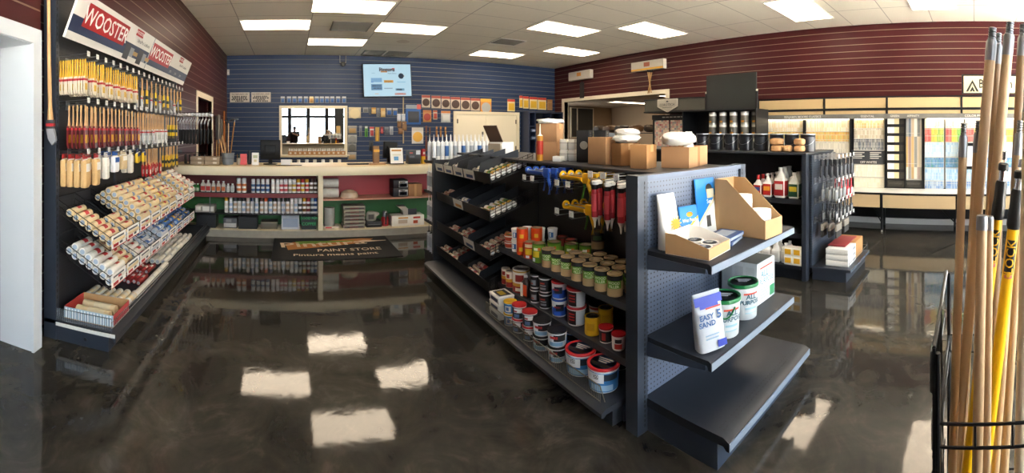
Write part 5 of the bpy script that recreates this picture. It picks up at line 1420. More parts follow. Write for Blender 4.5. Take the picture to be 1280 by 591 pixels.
for i, (dx, dy, hx, hy, L, top) in enumerate(((-.02, .0, -.09, .02, .42, 'none'), (.0, .02, -.0, .05, .60, 'head'), (.03, -.01, .10, .0, .62, 'head'), (-.04, -.02, -.13, -.02, .36, 'none'))):
    a = Vector((bx + dx * .7, KT + dy * .7, ZC + .03)); e = Vector((bx + hx, KT + hy, ZC + .03 + L))
    o_ = tuple(a); b = MB().tube([a, e], .010, 7)
    o = b.build('pole', WOODH if i != 2 else mat('#a8743c', .45), None, o_)
    if top == 'head':
        MB().tube([e, e + Vector((0, 0, .04))], .009, 7).tube([e + Vector((-.06, 0, .045)), e + Vector((.06, 0, .04))], .012, 7).build('metal_head', STEEL if i == 2 else DARK, o, o_)
    tag(o, ('short wooden pole in the grey bucket leaning left', 'wooden pole with dark head in the middle of the grey bucket', 'orange-brown pole with metal head leaning right in the grey bucket', 'shortest pole in the grey bucket')[i], 'pole', None)
o = MB().lathe([(.035, 0), (.038, .10), (.035, .10), (.033, .01)], 14).build('pen_cup', mat('#a89a86', .5), None, loc=(kx(298.5, KT), KT, ZC)); q = MB()
for k in range(5): q.tube([(.012 * cos(k * 1.3), .012 * sin(k * 1.3), .015), (.03 * cos(k * 1.3), .03 * sin(k * 1.3), .16)], .004, 5, k % 2)
q.build('pen_bunch', [mat('#3a6a3f', .5), mat('#b8862f', .5)], o); tag(o, 'tan cup of pens beside the red card on the counter', 'cup')
o = MB().prism([(-.03, 0), (.03, 0), (.005, .165), (-.005, .165)], -.05, .05, 'x').build('red_card_stand', mat('#d9575a', .5), None, loc=(kx(304.5, KT), KT, ZC)); tag(o, 'upright salmon red card on the counter by the pens', 'card')
o = MB().lathe([(.03, 0), (.032, .02), (.03, .13), (.016, .16), (.022, .165), (.022, .21)], 12).build('dark_bottle', mat('#232629', .4), None, loc=(kx(311, KT), KT + .1, ZC)); tag(o, 'dark pump bottle behind the red and white cards', 'bottle')
def easel(px0, px1, h, m_, face, label, items, lean=.22, name='card_stand', Y=None):
    Y = Y or KT - .1
    w = kx(px1, Y) - kx(px0, Y); M = RX(-lean)
    o = MB().cbox(-w / 2, w / 2, -.006, .006, 0, h, .003, 0, M).prism([(.0, 0), (.10, 0), (.012 + sin(lean) * h * .8, h * .8)], -.01, .01, 'x').build(name, m_, None, loc=(kx((px0 + px1) / 2, Y), Y, ZC + .001))
    q = MB(); ms = [face]
    q.box(-w / 2 + .012, w / 2 - .012, -.0068, -.0062, .014, h - .012, 0, M)
    for fx0, fx1, fz0, fz1, col in items:
        ms.append(mat(col, .5)); q.box(-w / 2 + w * fx0, -w / 2 + w * fx1, -.0074, -.0069, h * fz0, h * fz1, len(ms) - 1, M)
    q.build('printed_face', ms, o)
    return tag(o, label, 'card stand')
easel(314.5, 323.5, .19, mat('#ece9e2', .5), mat('#f1efea', .5), 'small white card stand on the counter by the computer monitor', [(.2, .8, .55, .8, '#b9bd9c'), (.3, .7, .25, .45, '#d5c8a0')])
easel(487.5, 505, .265, mat('#131313', .4), mat('#eeece6', .5), 'black framed sheet with orange heading and blue mark on the counter', [(.15, .85, .76, .86, '#c98a3c'), (.3, .62, .22, .45, '#4a8fc4'), (.2, .8, .52, .58, '#d9d4b9')])
def monitor(px, w, h, tilt, label, Y, rz=0.):
    r = empty('computer_monitor', (kx(px, Y), Y, ZC), rz)
    MB().lathe([(.11, 0), (.11, .012), (.03, .018)], 18, sy=.8).build('base', mat('#101112', .4), r)
    MB().cbox(-.03, .03, .005, .035, .015, .20, .004).build('neck', mat('#101112', .4), r)
    M = T(0, 0, .08) @ RY(tilt)
    MB().cbox(-w / 2, w / 2, -.03, .015, 0, h, .01, 0, M).cbox(-w * .28, w * .28, -.05, -.03, h * .2, h * .75, .008, 0, M).build('screen_housing', mat('#0c0d0e', .5, 0, .3), r)
    MB().box(-w / 2 + .015, w / 2 - .015, .0152, .0158, .015, h - .015, 0, M).build('screen', mat('#2b3038', .15), r)
    return tag(r, label, 'monitor')
monitor(338, .31, .295, 0, 'black computer monitor seen from behind, in front of the framed mirror', KT + .1)
monitor(486.5, .235, .26, .08, 'black monitor tilted beside the hanging brown bags on the counter', KT + .12, .2)
o = MB().cbox(-.13, .13, -.1, .1, 0, .018, .003).build('wooden_board', noisy('board_wood', '#a57d52', '#b98f62', 8, .5), None, loc=(kx(470, KT), KT - .02, ZC)); tag(o, 'small wooden board lying on the counter beside the tilted monitor', 'board')
o = pouch(.10, .26, .08, 0).build('paper_bag', noisy('bag_brown', '#7d5e3e', '#9a7750', 12, .7), None, loc=(kx(470.5, KT), KT + .03, ZC + .0185)); MB().box(-.045, .045, -.0445, -.0415, .17, .21).build('yellow_band', mat('#d19a2c', .5), o); tag(o, 'brown standing bag with yellow top on the wooden board', 'bag')
o = MB().cbox(-.19, .19, -.06, .06, 0, .016, .004).build('keyboard', mat('#1b1c1e', .5), None, loc=(kx(449, KT), KT - .02, ZC)); q = MB()
for a in range(4):
    for b_ in range(14): q.box(-.18 + b_ * .026, -.158 + b_ * .026, -.052 + a * .027, -.03 + a * .027, .016, .02)
q.build('keys', mat('#2c2d30', .5), o); tag(o, 'dark keyboard lying on the counter', 'keyboard')
o = MB().prism([(-.04, 0), (.04, 0), (.012, .075), (-.025, .085)], -.07, .07, 'x').build('folded_paper', mat('#dedede', .6), None, loc=(kx(357, KT), KT - .03, ZC)); tag(o, 'folded white paper beside the black computer monitor', 'paper')
o = MB().tube([(kx(345) + .0, 6.42, ZC + .006), (kx(352), 6.46, ZC + .006), (kx(360), 6.43, ZC + .006), (kx(369), 6.47, ZC + .006), (kx(377), 6.44, ZC + .006)], .006, 6).build('cable', BLACK, None, (kx(360), 6.45, ZC)); tag(o, 'black cable lying along the counter edge by the monitor', 'cable')
simple_box(kx(508.5, KT), kx(523.5, KT), KT - .1, KT + .06, ZC, ZC + .215, mat('#2a2c30', .45), 'black_carton', 'black carton with round white label beside the framed sheet', 'box', prints=[(.1, .35, .75, .85, '#b0433a'), (.62, .98, .68, .98, '#c9ced2'), (.1, .5, .45, .6, '#54575c')])
for i, (px, dz, col, lb) in enumerate(((527.5, 0, '#d9a912', 'small yellow tin on the counter next to the black carton'), (527.5, .1165, '#9d1d26', 'dark red tin stacked on the small yellow tin'))):
    t_ = tin(.036, .115, col, ((.05, .93, col),), ((.5, .3, .6, ('#b98a12', '#c9c2ba')[i], -pi / 2 - FA + .2),)); t_.put((kx(px, KT), KT - .06, ZC + dz), 0, lb, 'tin')
tin(.036, .115, '#5a1c20', ((.05, .93, '#5d1d22'),)).put((kx(532.2, KT) + .02, KT + .0, ZC), 0, 'maroon tin behind the yellow tin on the counter', 'tin')

# ---------------------------------------------------------------- door mat
t_ = MB().cbox(-.225, 1.405, 5.26, 6.34, .0005, .009, .004)
dm = t_.build('door_mat', noisy('mat_pile', '#141414', '#1f1e1c', 90, .95), None, (.59, 5.8, 0))
q = MB(); z0 = .0094
# brush-stroke emblem (orange handle, green and cream daubs)
q.prism([(-.02, 5.70), (.10, 5.74), (.62, 5.88), (.95, 5.98), (1.12, 6.08), (1.20, 6.20), (1.05, 6.24), (.82, 6.22), (.40, 6.12), (.05, 6.10), (-.06, 5.98)], z0, z0 + .0004, 'z', 0)
q.prism([(.10, 5.98), (.40, 6.0), (.62, 6.06), (.92, 6.10), (.90, 6.13), (.3, 6.16), (.08, 6.14)], z0 + .0005, z0 + .0008, 'z', 1)
q.prism([(1.0, 6.02), (1.18, 6.04), (1.36, 6.055), (1.36, 6.08), (1.18, 6.10), (1.05, 6.14), (.96, 6.10)], z0 + .0005, z0 + .0008, 'z', 2)
q.text('Pintura', .42, T(.46, 5.985, z0 + .001) @ RZ(.10) @ Matrix.Scale(.82, 4, (0, 1, 0)), 2)
q.text('PAINT STORE', .155, T(.78, 5.66, z0 + .001) @ Matrix.Scale(.9, 4, (1, 0, 0)) @ Matrix.Scale(1.1, 4, (0, 1, 0)), 2)
q.text('Pintura means paint', .135, T(.58, 5.46, z0 + .001), 2)
q.build('printed_emblem', [mat('#b5763c', .9), mat('#6c9434', .9), mat('#d6bfa4', .9)], dm, (.59, 5.8, 0), fix=False)
tag(dm, 'black floor mat printed PAINT STORE with a brush-stroke emblem, before the counter', 'mat')
# ================================================================ back wall
YB = DB - .004
def bx_(px, Y=YB): return Y * tan(phi(px))
def bz(px, y, Y=YB): return CZ + Y / cos(phi(px)) * (YH - y) / F
# framed mirror
mx0, mx1 = bx_(349), bx_(434); mz0, mz1 = bz(390, 196.5), bz(390, 132)
om = ((mx0 + mx1) / 2, YB - .03, mz0)
mr = tag(empty('framed_mirror', om), 'cream framed mirror on the blue wall reflecting the bright shop front', 'mirror')
fw = .085
f = MB().box(mx0, mx0 + fw, YB - .05, YB, mz0, mz1).box(mx1 - fw, mx1, YB - .05, YB, mz0, mz1).box(mx0 + fw, mx1 - fw, YB - .05, YB, mz0, mz0 + fw).box(mx0 + fw, mx1 - fw, YB - .05, YB, mz1 - fw, mz1)
f.build('frame', CRM, mr, om)
mg = mat('#f2f5f5', .01, 1.0)
MB().box(mx0 + fw, mx1 - fw, YB - .012, YB - .006, mz0 + fw, mz1 - fw).build('mirror_glass', mg, mr, om)
# shelves below it with jars and rolls
o = MB().box(mx0 - .1, mx1 + .05, 12.5, YB, .60, .625).box(mx0 - .1, mx1 + .05, 12.78, YB, .85, .875).build('wall_shelf', CRM, None, (.7, 12.8, .6)); tag(o, 'cream double wall shelf under the framed mirror', 'shelf')
def jar_box():
    o = MB().box(-.068, .068, -.07, .07, 0, .004)
    for a in ((-.068, -.064, -.07, .07), (.064, .068, -.07, .07), (-.064, .064, -.07, -.066), (-.064, .064, .066, .07)): o.box(*a, .004, .11)
    o = o.build('sample_box', noisy('cardboard_tan', '#a3733f', '#b08250', 8, .8))
    MB().box(-.03, .03, -.0712, -.0704, .03, .08).build('label', mat('#d9cdb8', .6), o)
    q = MB()
    for k in range(2): q.lathe([(.028, .006), (.028, .15), (.022, .165), (.022, .185), (.0001, .185)], 10, 0, T(-.032 + .064 * k, 0, 0))
    q.build('white_jar', mat('#d9d6cf', .4), o)
    return o
jb = Proto(jar_box)
for i in range(12): jb.put((bx_(363.2 + i * 5.95, 12.86), 12.865, .876), 0, 'brown sample box of white jars under the mirror, %s from the black monitor' % ORD[i], 'box', 'sample boxes below the mirror')
wr = Proto(lambda: (lambda o: (MB().lathe([(.045, .002), (.0465, .06), (.045, .12)], 14).build('wrapper', mat('#c9cdd2', .5), o), o)[1])(MB().lathe([(.02, 0), (.05, 0), (.05, .125), (.02, .125)], 14).build('paper_roll', mat('#e3e3e0', .6))))
for i in range(7): wr.put((bx_(363 + i * 10.2, 12.62), 12.62, .626), 0, 'white roll on the low shelf under the mirror, %s from the black monitor' % ORD[i], 'roll', 'white rolls below the mirror')

# two notices, sensor, camera
for i, (a, b) in enumerate(((287.5, 312), (314.2, 338.4))):
    x0, x1 = bx_(a), bx_(b); z0, z1 = bz(312, 127.6), bz(312, 115.4); o_ = ((x0 + x1) / 2, YB, z0)
    o = MB().cbox(x0, x1, YB - .012, YB, z0, z1, .002).build('wall_notice', mat('#c9bfb0', .6), None, o_)
    w = x1 - x0; h = z1 - z0
    MB().text(('NO REFUNDS OR', 'NO REFUND, AND')[i], .062, T((x0 + x1) / 2, YB - .0128, z1 - h * .2) @ RX(pi / 2)).build('lettering', mat('#4a4340', .6), o, o_)
    for k in range(4):
        c_ = (.40, .36, .42, .22)[(k + i) % 4]; n = 7; q = MB(); zt = z1 - h * (.36 + k * .155)
        for s_ in range(n):
            q.box((x0 + x1) / 2 - w * c_ + 2 * w * c_ * s_ / n, (x0 + x1) / 2 - w * c_ + 2 * w * c_ * (s_ + .8 - .2 * ((s_ * 7 + k) % 3 == 0)) / n, YB - .0128, YB - .0122, zt - .042, zt)
        q.build('text_line', mat('#4a4340', .6), o, o_)
    tag(o, ('beige notice board reading NO REFUNDS, nearer the left corner', 'beige notice board nearer the mirror, beside the first notice')[i], 'sign')
x0 = -1.875; z0 = bz(284, 94); o_ = (x0 + .03, YB, z0)
o = MB().cbox(x0 + .002, x0 + .075, YB - .05, YB, z0, z0 + .17, .006).build('motion_sensor', mat('#cfc6b6', .5), None, o_); MB().cbox(x0 + .015, x0 + .06, YB - .056, YB - .05, z0 + .03, z0 + .10, .002).build('lens', mat('#e7e2d8', .3), o, o_); tag(o, 'small white motion sensor high in the corner of the blue wall', 'sensor')
cx = bx_(428); o_ = (cx, YB - .1, 3.6)
o = MB().bar((cx - .09, YB - .12, H - .001), (cx - .09, YB - .12, 3.62), .010).bar((cx + .09, YB - .12, H - .001), (cx + .09, YB - .12, 3.62), .010).bar((cx - .1, YB - .12, 3.62), (cx + .1, YB - .12, 3.62), .012).build('ceiling_mounted_camera', mat('#c9c4b8', .5), None, o_)
MB().lathe([(.06, -.05), (.075, 0), (.05, .06), (.0001, .07)], 14, 0, T(cx, YB - .14, 3.57) @ RX(pi / 2)).build('camera_body', mat('#3a3834', .5), o, o_); tag(o, 'little security camera hanging on a pale bracket from the ceiling', 'camera')

# television
tx0, tx1 = bx_(453.5, 12.8), bx_(514.5, 12.8); tz0, tz1 = 2.60, 3.62
o_ = ((tx0 + tx1) / 2, 12.8, 3.1)
tv = tag(empty('television', o_), 'wall television showing logos on a pale blue screen', 'television')
tv.rotation_euler = (-.06, -.03, 0)
MB().cbox(tx0, tx1, 12.79, 12.85, tz0, tz1, .008).build('housing', mat('#101113', .35), tv, o_)
MB().box((tx0 + tx1) / 2 - .2, (tx0 + tx1) / 2 + .2, 12.85, 12.95, 2.95, 3.25).build('wall_mount', DARK, tv, o_)
sc_ = MB().box(tx0 + .025, tx1 - .025, 12.785, 12.7895, tz0 + .025, tz1 - .025)
sw, sh = tx1 - tx0 - .05, tz1 - tz0 - .05
sm_ = [emat('#bfe2f2', .40)]
scr = sc_.build('screen', sm_, tv, o_)
q = MB(); ms = []
def sp(u0, u1, v0, v1, col, e=.25):
    m_ = emat(col, .38)
    if m_ not in ms: ms.append(m_)
    X_, Z_ = tx0 + .025, tz1 - .025
    q.box(X_ + sw * u0, X_ + sw * u1, 12.7838, 12.7846, Z_ - sh * v1, Z_ - sh * v0, ms.index(m_))
def st_(s_, u, v, sz, col, e=.1):
    m_ = emat(col, .38)
    if m_ not in ms: ms.append(m_)
    q.text(s_, sz, T(tx0 + .025 + sw * u, 12.7832, tz1 - .025 - sh * v) @ RX(pi / 2), ms.index(m_))
sp(.34, .66, .14, .21, '#8c8f94'); sp(.36, .5, .21, .26, '#c9925a'); sp(.60, .66, .12, .17, '#d9534a'); st_('Pintura', .49, .175, .17, '#3d4148', .02); st_('Paint Store', .60, .29, .06, '#6d7d88')
sp(.15, .38, .43, .56, '#7fb0d6'); sp(.15, .20, .53, .57, '#2d63c4'); sp(.15, .38, .62, .81, '#5f8fb4'); sp(.17, .36, .66, .69, '#26303c'); sp(.20, .37, .73, .77, '#2a3644')
sp(.42, .62, .50, .58, '#d9a24a'); st_('Benjamin', .52, .54, .06, '#7a4a1c'); sp(.42, .60, .74, .77, '#8fa8b8'); sp(.66, .85, .76, .83, '#6d9cb4'); sp(.68, .80, .77, .82, '#2f3a48')
for k in range(6): a = k * pi / 3; q.lathe([(.0001, 0), (.09, 0)], 8, len(ms) - 1, T(tx0 + .025 + sw * .79, 12.7836, tz1 - .025 - sh * .37) @ RX(pi / 2) @ RZ(a)) if k == 0 else None
sp(.73, .86, .35, .39, '#b99a5c'); sp(.70, .88, .55, .57, '#86c0dc'); sp(.64, .88, .90, .97, '#c9a49a'); sp(.68, .82, .91, .935, '#d9534a'); sp(.22, .30, .91, .93, '#e3b27c'); sp(.17, .24, .27, .29, '#9fc4d4')
q.build('screen_logos', ms, scr, o_, fix=False)
o = MB().box(bx_(503.4), bx_(504.8), YB - .015, YB, 1.2, 2.62).build('cord_cover', mat('#b79f78', .5), None, (bx_(504), YB, 1.9)); tag(o, 'thin tan cable cover running down the blue wall from the television', 'cable cover')

# ---- packs hung on the slat wall
def wallpack(px0, px1, y0, y1, top, mid, low, label, group=None, shape='card', name='hanging_pack', d=.03):
    x0, x1 = bx_(px0), bx_(px1); pm = (px0 + px1) / 2; z1, z0 = bz(pm, y0), bz(pm, y1); o_ = ((x0 + x1) / 2, YB - .02, z0)
    h = z1 - z0; w = x1 - x0; xm = (x0 + x1) / 2
    o = MB().cbox(x0, x1, YB - .014, YB - .008, z0, z1, .0025).bar((xm, YB - .008, z1 - .02), (xm, YB, z1 - .02), .006).build(name, mat(mid, .45), None, o_)
    MB().box(x0 + .001, x1 - .001, YB - .0165, YB - .0142, z1 - h * .2, z1 - .004).build('header', mat(top, .5), o, o_)
    y_ = YB - .0145
    q = MB()
    if shape == 'card': q.cbox(x0 + w * .14, x1 - w * .14, y_ - d, y_, z0 + h * .10, z0 + h * .66, min(w, d) * .15)
    elif shape == 'disc': q.lathe([(w * .42, 0), (w * .42, .012), (w * .3, .02), (.0001, .02)], 18, 0, T(xm, y_, z0 + h * .42) @ RX(pi / 2))
    elif shape == 'bag': q.blob(w * .44, d, h * .36, T(xm, y_ - d * .6, z0 + h * .40), 0, 12, 8, .7, .15, int(px0))
    elif shape == 'tool': q.tube([(xm, y_ - .008, z0 + h * .06), (xm, y_ - .008, z0 + h * .45)], w * .2, 7).box(xm - w * .12, xm + w * .12, y_ - .008, y_ - .002, z0 + h * .45, z0 + h * .76)
    q.build('contents', mat(low, .5), o, o_)
    return tag(o, label, 'pack', group)
for i, px in enumerate((353.4, 361.3, 368, 375.2, 382.4, 389.4, 396, 402.3, 408.8, 415.3, 422.6, 430)):
    bright = i == 5
    wallpack(px - 2.6, px + 2.6, 120.6, 128.8, '#cfd1d0' if not bright else '#efe0b8', '#8f9194' if not bright else '#e8c98a', '#2f5f9c' if not bright else '#b88a4a', 'small grey and blue card above the mirror, %s from the notices' % ORD[i] if not bright else 'small bright cream card above the middle of the mirror', None if bright else 'cards above the mirror', 'card', d=.02)
WP_ = [(435.8, 451, 134, 147.6, '#d9c79c', '#cdbd98', '#e2cfa0', 'cream pack with round pieces beside the mirror top', 'disc'),
       (453.6, 460.3, 134, 140.5, '#8f9094', '#9a9a98', '#6c6c6c', 'small grey pack, second in the row right of the mirror', 'card'),
       (461, 463.6, 134, 143.6, '#707479', '#5c6066', '#3a3e44', 'thin dark tool card in the upper row right of the mirror', 'tool'),
       (464.3, 469.9, 134.4, 142.2, '#c98f3a', '#d0a75c', '#d9bd7c', 'small orange-tan card in the upper row under the television', 'card'),
       (470.6, 474.4, 135, 146, '#8d9094', '#7a7d82', '#55585e', 'thin grey tool card between two tan cards', 'tool'),
       (475.7, 481.7, 135, 146.2, '#d8b070', '#cfa765', '#dcc08a', 'taller tan card under the right half of the television', 'card'),
       (483.2, 489.4, 135, 144.4, '#b9bbbc', '#8d8f92', '#2b5ea6', 'grey and blue card under the right half of the television', 'card'),
       (490.6, 496.8, 135.2, 145, '#b9bbbc', '#8a8478', '#2b5ea6', 'grey and blue card last in its row, by the tan cable cover', 'card'),
       (435, 446, 157, 167, '#a9a59a', '#8b8a85', '#b08f5c', 'grey pack beside the mirror, topmost of four', 'card'), (435, 446, 168.3, 178.4, '#b5b4ae', '#a3a39e', '#8f8f8a', 'grey pack beside the mirror, second of four', 'disc'),
       (434.6, 445.4, 179.2, 189, '#8b8a85', '#77776f', '#5c5c55', 'grey pack beside the mirror, third of four', 'disc'), (434.6, 445.4, 190, 199.6, '#a5a49d', '#94938c', '#b2946a', 'grey pack beside the mirror, lowest of four', 'card'),
       (449, 452.3, 157, 171, '#8f9297', '#75787e', '#4d5056', 'slim grey tool card in the middle row right of the mirror', 'tool'), (456, 459.4, 157.6, 171, '#dfe2da', '#5cae36', '#1b1e1c', 'slim bright green tool card in the middle row', 'tool'),
       (462, 467.4, 158.4, 171, '#c9403c', '#d5cfc6', '#a32e2e', 'red and white card in the middle row', 'card'), (469, 474.2, 159, 176.8, '#c9a043', '#b98c3a', '#d9b13c', 'long yellow-brown card in the middle row', 'tool'),
       (475.6, 479, 158.5, 167, '#8d2a2c', '#b0393b', '#c9605c', 'small red card in the middle row', 'card'), (480.5, 486, 158.5, 168.6, '#7d838b', '#6b7078', '#545962', 'grey card in the middle row', 'card'), (487, 491.3, 157.8, 168.4, '#cfd3d6', '#b3b8bd', '#8c9299', 'whitish card at the end of the middle row', 'card'),
       (461.2, 466.6, 175.4, 188.2, '#3b3d41', '#2c2d30', '#1c1c1e', 'dark tool card hanging lowest on the blue wall', 'tool'),
       (496.2, 501, 142.2, 152, '#e3e6e8', '#c4d3e2', '#d8dde2', 'white and blue pouch, one of two by the cable cover, farther from the corner', 'bag'), (501.6, 506.4, 142.2, 152, '#e3e6e8', '#b9cde2', '#d8dde2', 'white and blue pouch, one of two by the cable cover, nearer the corner', 'bag'),
       (496.4, 501.6, 151, 159.6, '#8f6b42', '#7b5836', '#8a6540', 'brown scoop-shaped pack below the white pouches, upper left one', 'bag'), (502.4, 508.4, 151.6, 163.4, '#8f6b42', '#7b5836', '#8e6a44', 'brown scoop-shaped pack below the white pouches, right one', 'bag'), (497.6, 503.6, 160, 167.6, '#8f6b42', '#7b5836', '#8a6540', 'brown scoop-shaped pack below the white pouches, lower left one', 'bag'),
       (507.2, 526, 131, 155.4, '#9aa3ab', '#2f63a8', '#3d4148', 'large blue pack of dark tools right of the cable cover', 'card'),
       (514.6, 529, 159.4, 179.4, '#cfc9bc', '#dcd8cf', '#dfa93c', 'white pack with a yellow disc above the black carton', 'disc')]
BW = [(527, 537.6), (539.2, 550.6), (551.6, 562.4), (563.4, 575), (576, 587.4), (588.4, 599.6)]
for i, (a, b) in enumerate(BW): WP_.append((a, b, 119 + i * .75, 134.4 + i * .8, '#a8483a', '#c9b9a2', '#4a332a', 'clear pack with dark brown pad and red header, %s from the television' % ORD[i], 'disc'))
WP_ += [(528.6, 539, 137.6, 152.4, '#b9733c', '#c0894a', '#a33a2c', 'red and tan pack under the first brown pad pack', 'disc'), (541.2, 546.4, 137.8, 149.4, '#b9593a', '#c9b99c', '#b0483a', 'narrow red and tan pack next to the double doors', 'card'), (551.2, 562.8, 138.6, 153, '#c9793c', '#bfc0bc', '#d3d4d0', 'white mesh pack just left of the double doors', 'card'),
        (600.4, 614, 123.4, 142.4, '#d8a83a', '#d28b3a', '#a9a9a4', 'orange pack with round grey disc hanging over the double doors', 'disc'),
        (634, 643.4, 124, 139.2, '#c9382c', '#e0cfa0', '#d9ad2c', 'red, white and yellow pack alone above the double doors', 'card')]
for i, (a, b) in enumerate(((649, 653), (653.6, 660.6), (661.6, 671.4), (672, 682.6))): WP_.append((a, b, 119.6 + i * .8, 134.8 + i * .8, '#c9382c', '#e3d2a4', '#d9ad2c', 'red, white and yellow pack near the right corner, %s of four' % ORD[i], 'card'))
WP_.append((683.8, 690.2, 124.4, 137.6, '#a8794a', '#b0865a', '#a37a4c', 'tan pack closest to the right corner of the blue wall', 'card'))
for a, b, y0, y1, c1, c2, c3, lb, shp in WP_: wallpack(a, b, y0, y1, c1, c2, c3, lb, None, shp)
o = MB().box(bx_(520.6), bx_(525.6), YB - .045, YB - .04, bz(523, 136.4), bz(523, 130.6)).build('price_note', mat('#e0665c', .5), None, (bx_(523), YB - .04, bz(523, 133))); o.name = 'hanging_note'; tag(o, 'salmon pink note on the large blue tool pack', 'note')
for i, (px, y0, y1, col) in enumerate(((532.5, 157.4, 189, '#6a4030'), (537, 159, 189, '#5a3a2a'), (545.6, 158, 171, '#a8743f'), (550.6, 158, 171, '#b07c46'), (556.6, 158.6, 171, '#a8743f'))):
    x = bx_(px); z1, z0 = bz(px, y0), bz(px, y1); o_ = (x, YB - .03, z0)
    o = MB().cbox(x - .03, x + .03, YB - .03, YB - .012, z0, z1, .008).build('hanging_tool', mat(col, .5), None, o_); MB().box(x - .026, x + .026, YB - .034, YB - .03, z0 + (z1 - z0) * .62, z0 + (z1 - z0) * .72).build('band', mat('#2c2a28', .5), o, o_)
    tag(o, ('long dark brown wooden tool behind the caulk tubes', 'second dark brown wooden tool behind the caulk tubes', 'short tan handle behind the caulk tubes, first of three', 'short tan handle behind the caulk tubes, second of three', 'short tan handle behind the caulk tubes, closest to the double doors')[i], 'tool')

# double doors
dx0, dx1, dzt = bx_(566.5), bx_(648.5), 2.22
o_ = ((dx0 + dx1) / 2, YB, 0)
dd = structure(empty('door_1', o_)); dd['label'] = 'cream double doors in the blue wall'
MB().box(dx0, dx0 + .10, YB - .05, YB, 0, dzt).box(dx1 - .10, dx1, YB - .05, YB, 0, dzt).box(dx0 + .1, dx1 - .1, YB - .05, YB, dzt - .10, dzt).build('door_frame', CRM, dd, o_)
xm = bx_(607)
DC = mat('#e2d8bd', .4)
for a, b in ((dx0 + .105, xm - .006), (xm + .006, dx1 - .105)):
    lf = MB().cbox(a, b, YB - .03, YB, .01, dzt - .105, .004).build('door_leaf', DC, dd, o_)
    hx = a + .03 if a < xm - .5 else b - .03
    for z in (1.0, 1.9): MB().cbox(hx - .022, hx + .022, YB - .04, YB - .03, z - .07, z + .07, .003).build('hinge', mat('#5d5648', .5, .4), lf, o_)
    hx = b - .12 if a < xm - .5 else a + .12
    MB().cbox(hx - .03, hx + .03, YB - .045, YB - .03, 1.40, 1.56, .003).build('door_plate', mat('#6b675e', .5, .3), lf, o_)
# navy shelving unit in the corner
NV = mat('#22304d', .45); o_ = (8.25, 12.7, 0)
ns = tag(empty('navy_shelving', o_), 'dark navy shelving unit in the corner right of the double doors', 'shelving unit')
nx0, nx1 = 7.62, 9.02
MB().box(nx0, nx1, YB - .03, YB, 0, 2.25).build('back_board', mat('#151b2a', .5), ns, o_)
for x in (nx0, nx0 + .24, 8.5, nx1 - .03): MB().box(x, x + .03, 12.45, YB - .03, 0, 2.25).build('side_board', NV, ns, o_)
for z in (.3, .8, 1.3, 1.75, 2.22): MB().box(nx0 + .03, nx1 - .03, 12.46, YB - .03, z - .02, z + .012).build('shelf', NV, ns, o_)
for i, (x, z, col) in enumerate(((7.98, 1.3135, '#8a8f94'), (8.18, 1.3135, '#5f666d'), (8.38, 1.7635, '#a8732f'), (8.7, 1.7635, '#8f8f8c'), (8.7, 1.3135, '#b37a3a'))):
    simple_box(x - .07, x + .07, 12.5, 12.65, z, z + .2, mat(col, .5), 'stock_box', '%s box on the navy corner shelving, %s one' % (('grey', 'dark grey', 'brown', 'pale grey', 'orange-brown')[i], ('middle-shelf', 'second middle-shelf', 'top-shelf', 'top-shelf corner', 'middle-shelf corner')[i]), 'box', prints=[(.2, .8, .3, .7, '#c9c4b8')])
for i, z in enumerate((1.30, 1.55)):
    o = MB().cbox(7.66, 7.83, 12.36, 12.445, z, z + .10, .02).bar((7.745, 12.44, z + .13), (7.745, 12.46, z + .05), .008).build('hanging_mask', mat('#3d4b66', .5), None, (7.74, 12.4, z)); MB().cbox(7.69, 7.80, 12.35, 12.358, z + .03, z + .07, .003).build('front_plate', mat('#8a94a6', .4), o, (7.74, 12.4, z))
    tag(o, 'grey-blue object hanging on the navy shelving side, %s of two' % ('lower', 'upper')[i], 'tool', 'objects on the navy shelving side')

# tools on the left wall by the corner
for i, (y, z0, z1, col, w_) in enumerate(((10.95, .9, 1.95, '#3a3a3c', .10), (11.35, .8, 2.0, '#8f8b84', .12), (11.8, .95, 1.9, '#6b665f', .10), (12.25, .7, 2.15, '#a8642c', .05), (12.55, .8, 1.8, '#4a3c30', .06))):
    o_ = (XL + .03, y, z0)
    o = MB().cbox(XL + .01, XL + .05, y - w_, y + w_, z0 + .45, z1, .01).bar((XL, y, z1 - .05), (XL + .03, y, z1 - .05), .008).build('hanging_tool', mat(col, .5), None, o_); MB().tube([(XL + .03, y, z0), (XL + .03, y, z0 + .45)], .014, 7).build('handle', WOODH, o, o_)
    tag(o, 'long-handled tool on the maroon wall by the corner, %s from the doorway' % ORD[i], 'tool', 'tools in the left corner')
# ================================================================ second gondola (right aisle)
HX, HS, HY0, HY1, HZ = 4.19, 4.66, 1.72, 4.9, 1.335
oh = (4.66, 3.3, 0)
gh = tag(empty('gondola', oh), 'black gondola across the right aisle with black pails along its top', 'shelving unit')
DK2 = mat('#1d2026', .45, .3)
MB().box(HS - .02, HS + .02, HY0 + .02, HY1, .1, HZ - .03).build('back_panel', DARK, gh, oh)
MB().cbox(HX - .01, HS + .42, HY0 - .02, HY1, HZ - .025, HZ, .004).build('top_board', mat('#34373c', .4, .2), gh, oh)
MB().box(HX - .01, HX + .075, HY0 - .02, HY0 + .03, 0, HZ - .026).box(HX + .076, HS + .42, HY0, HY0 + .02, 0.12, HZ - .026).build('end_panel', mat('#2d323b', .42, .3), gh, oh)
MB().box(HX - .01, HX + .05, HY1 - .04, HY1, 0, HZ - .026).build('upright', DARK, gh, oh)
for z in (.47, .83): MB().prism([(HX + .06, z - .05), (HX + .07, z), (HS - .021, z), (HS - .021, z - .025), (HX + .08, z - .025)], HY0 + .035, HY1 - .05, 'y').build('shelf', DK2, gh, oh)
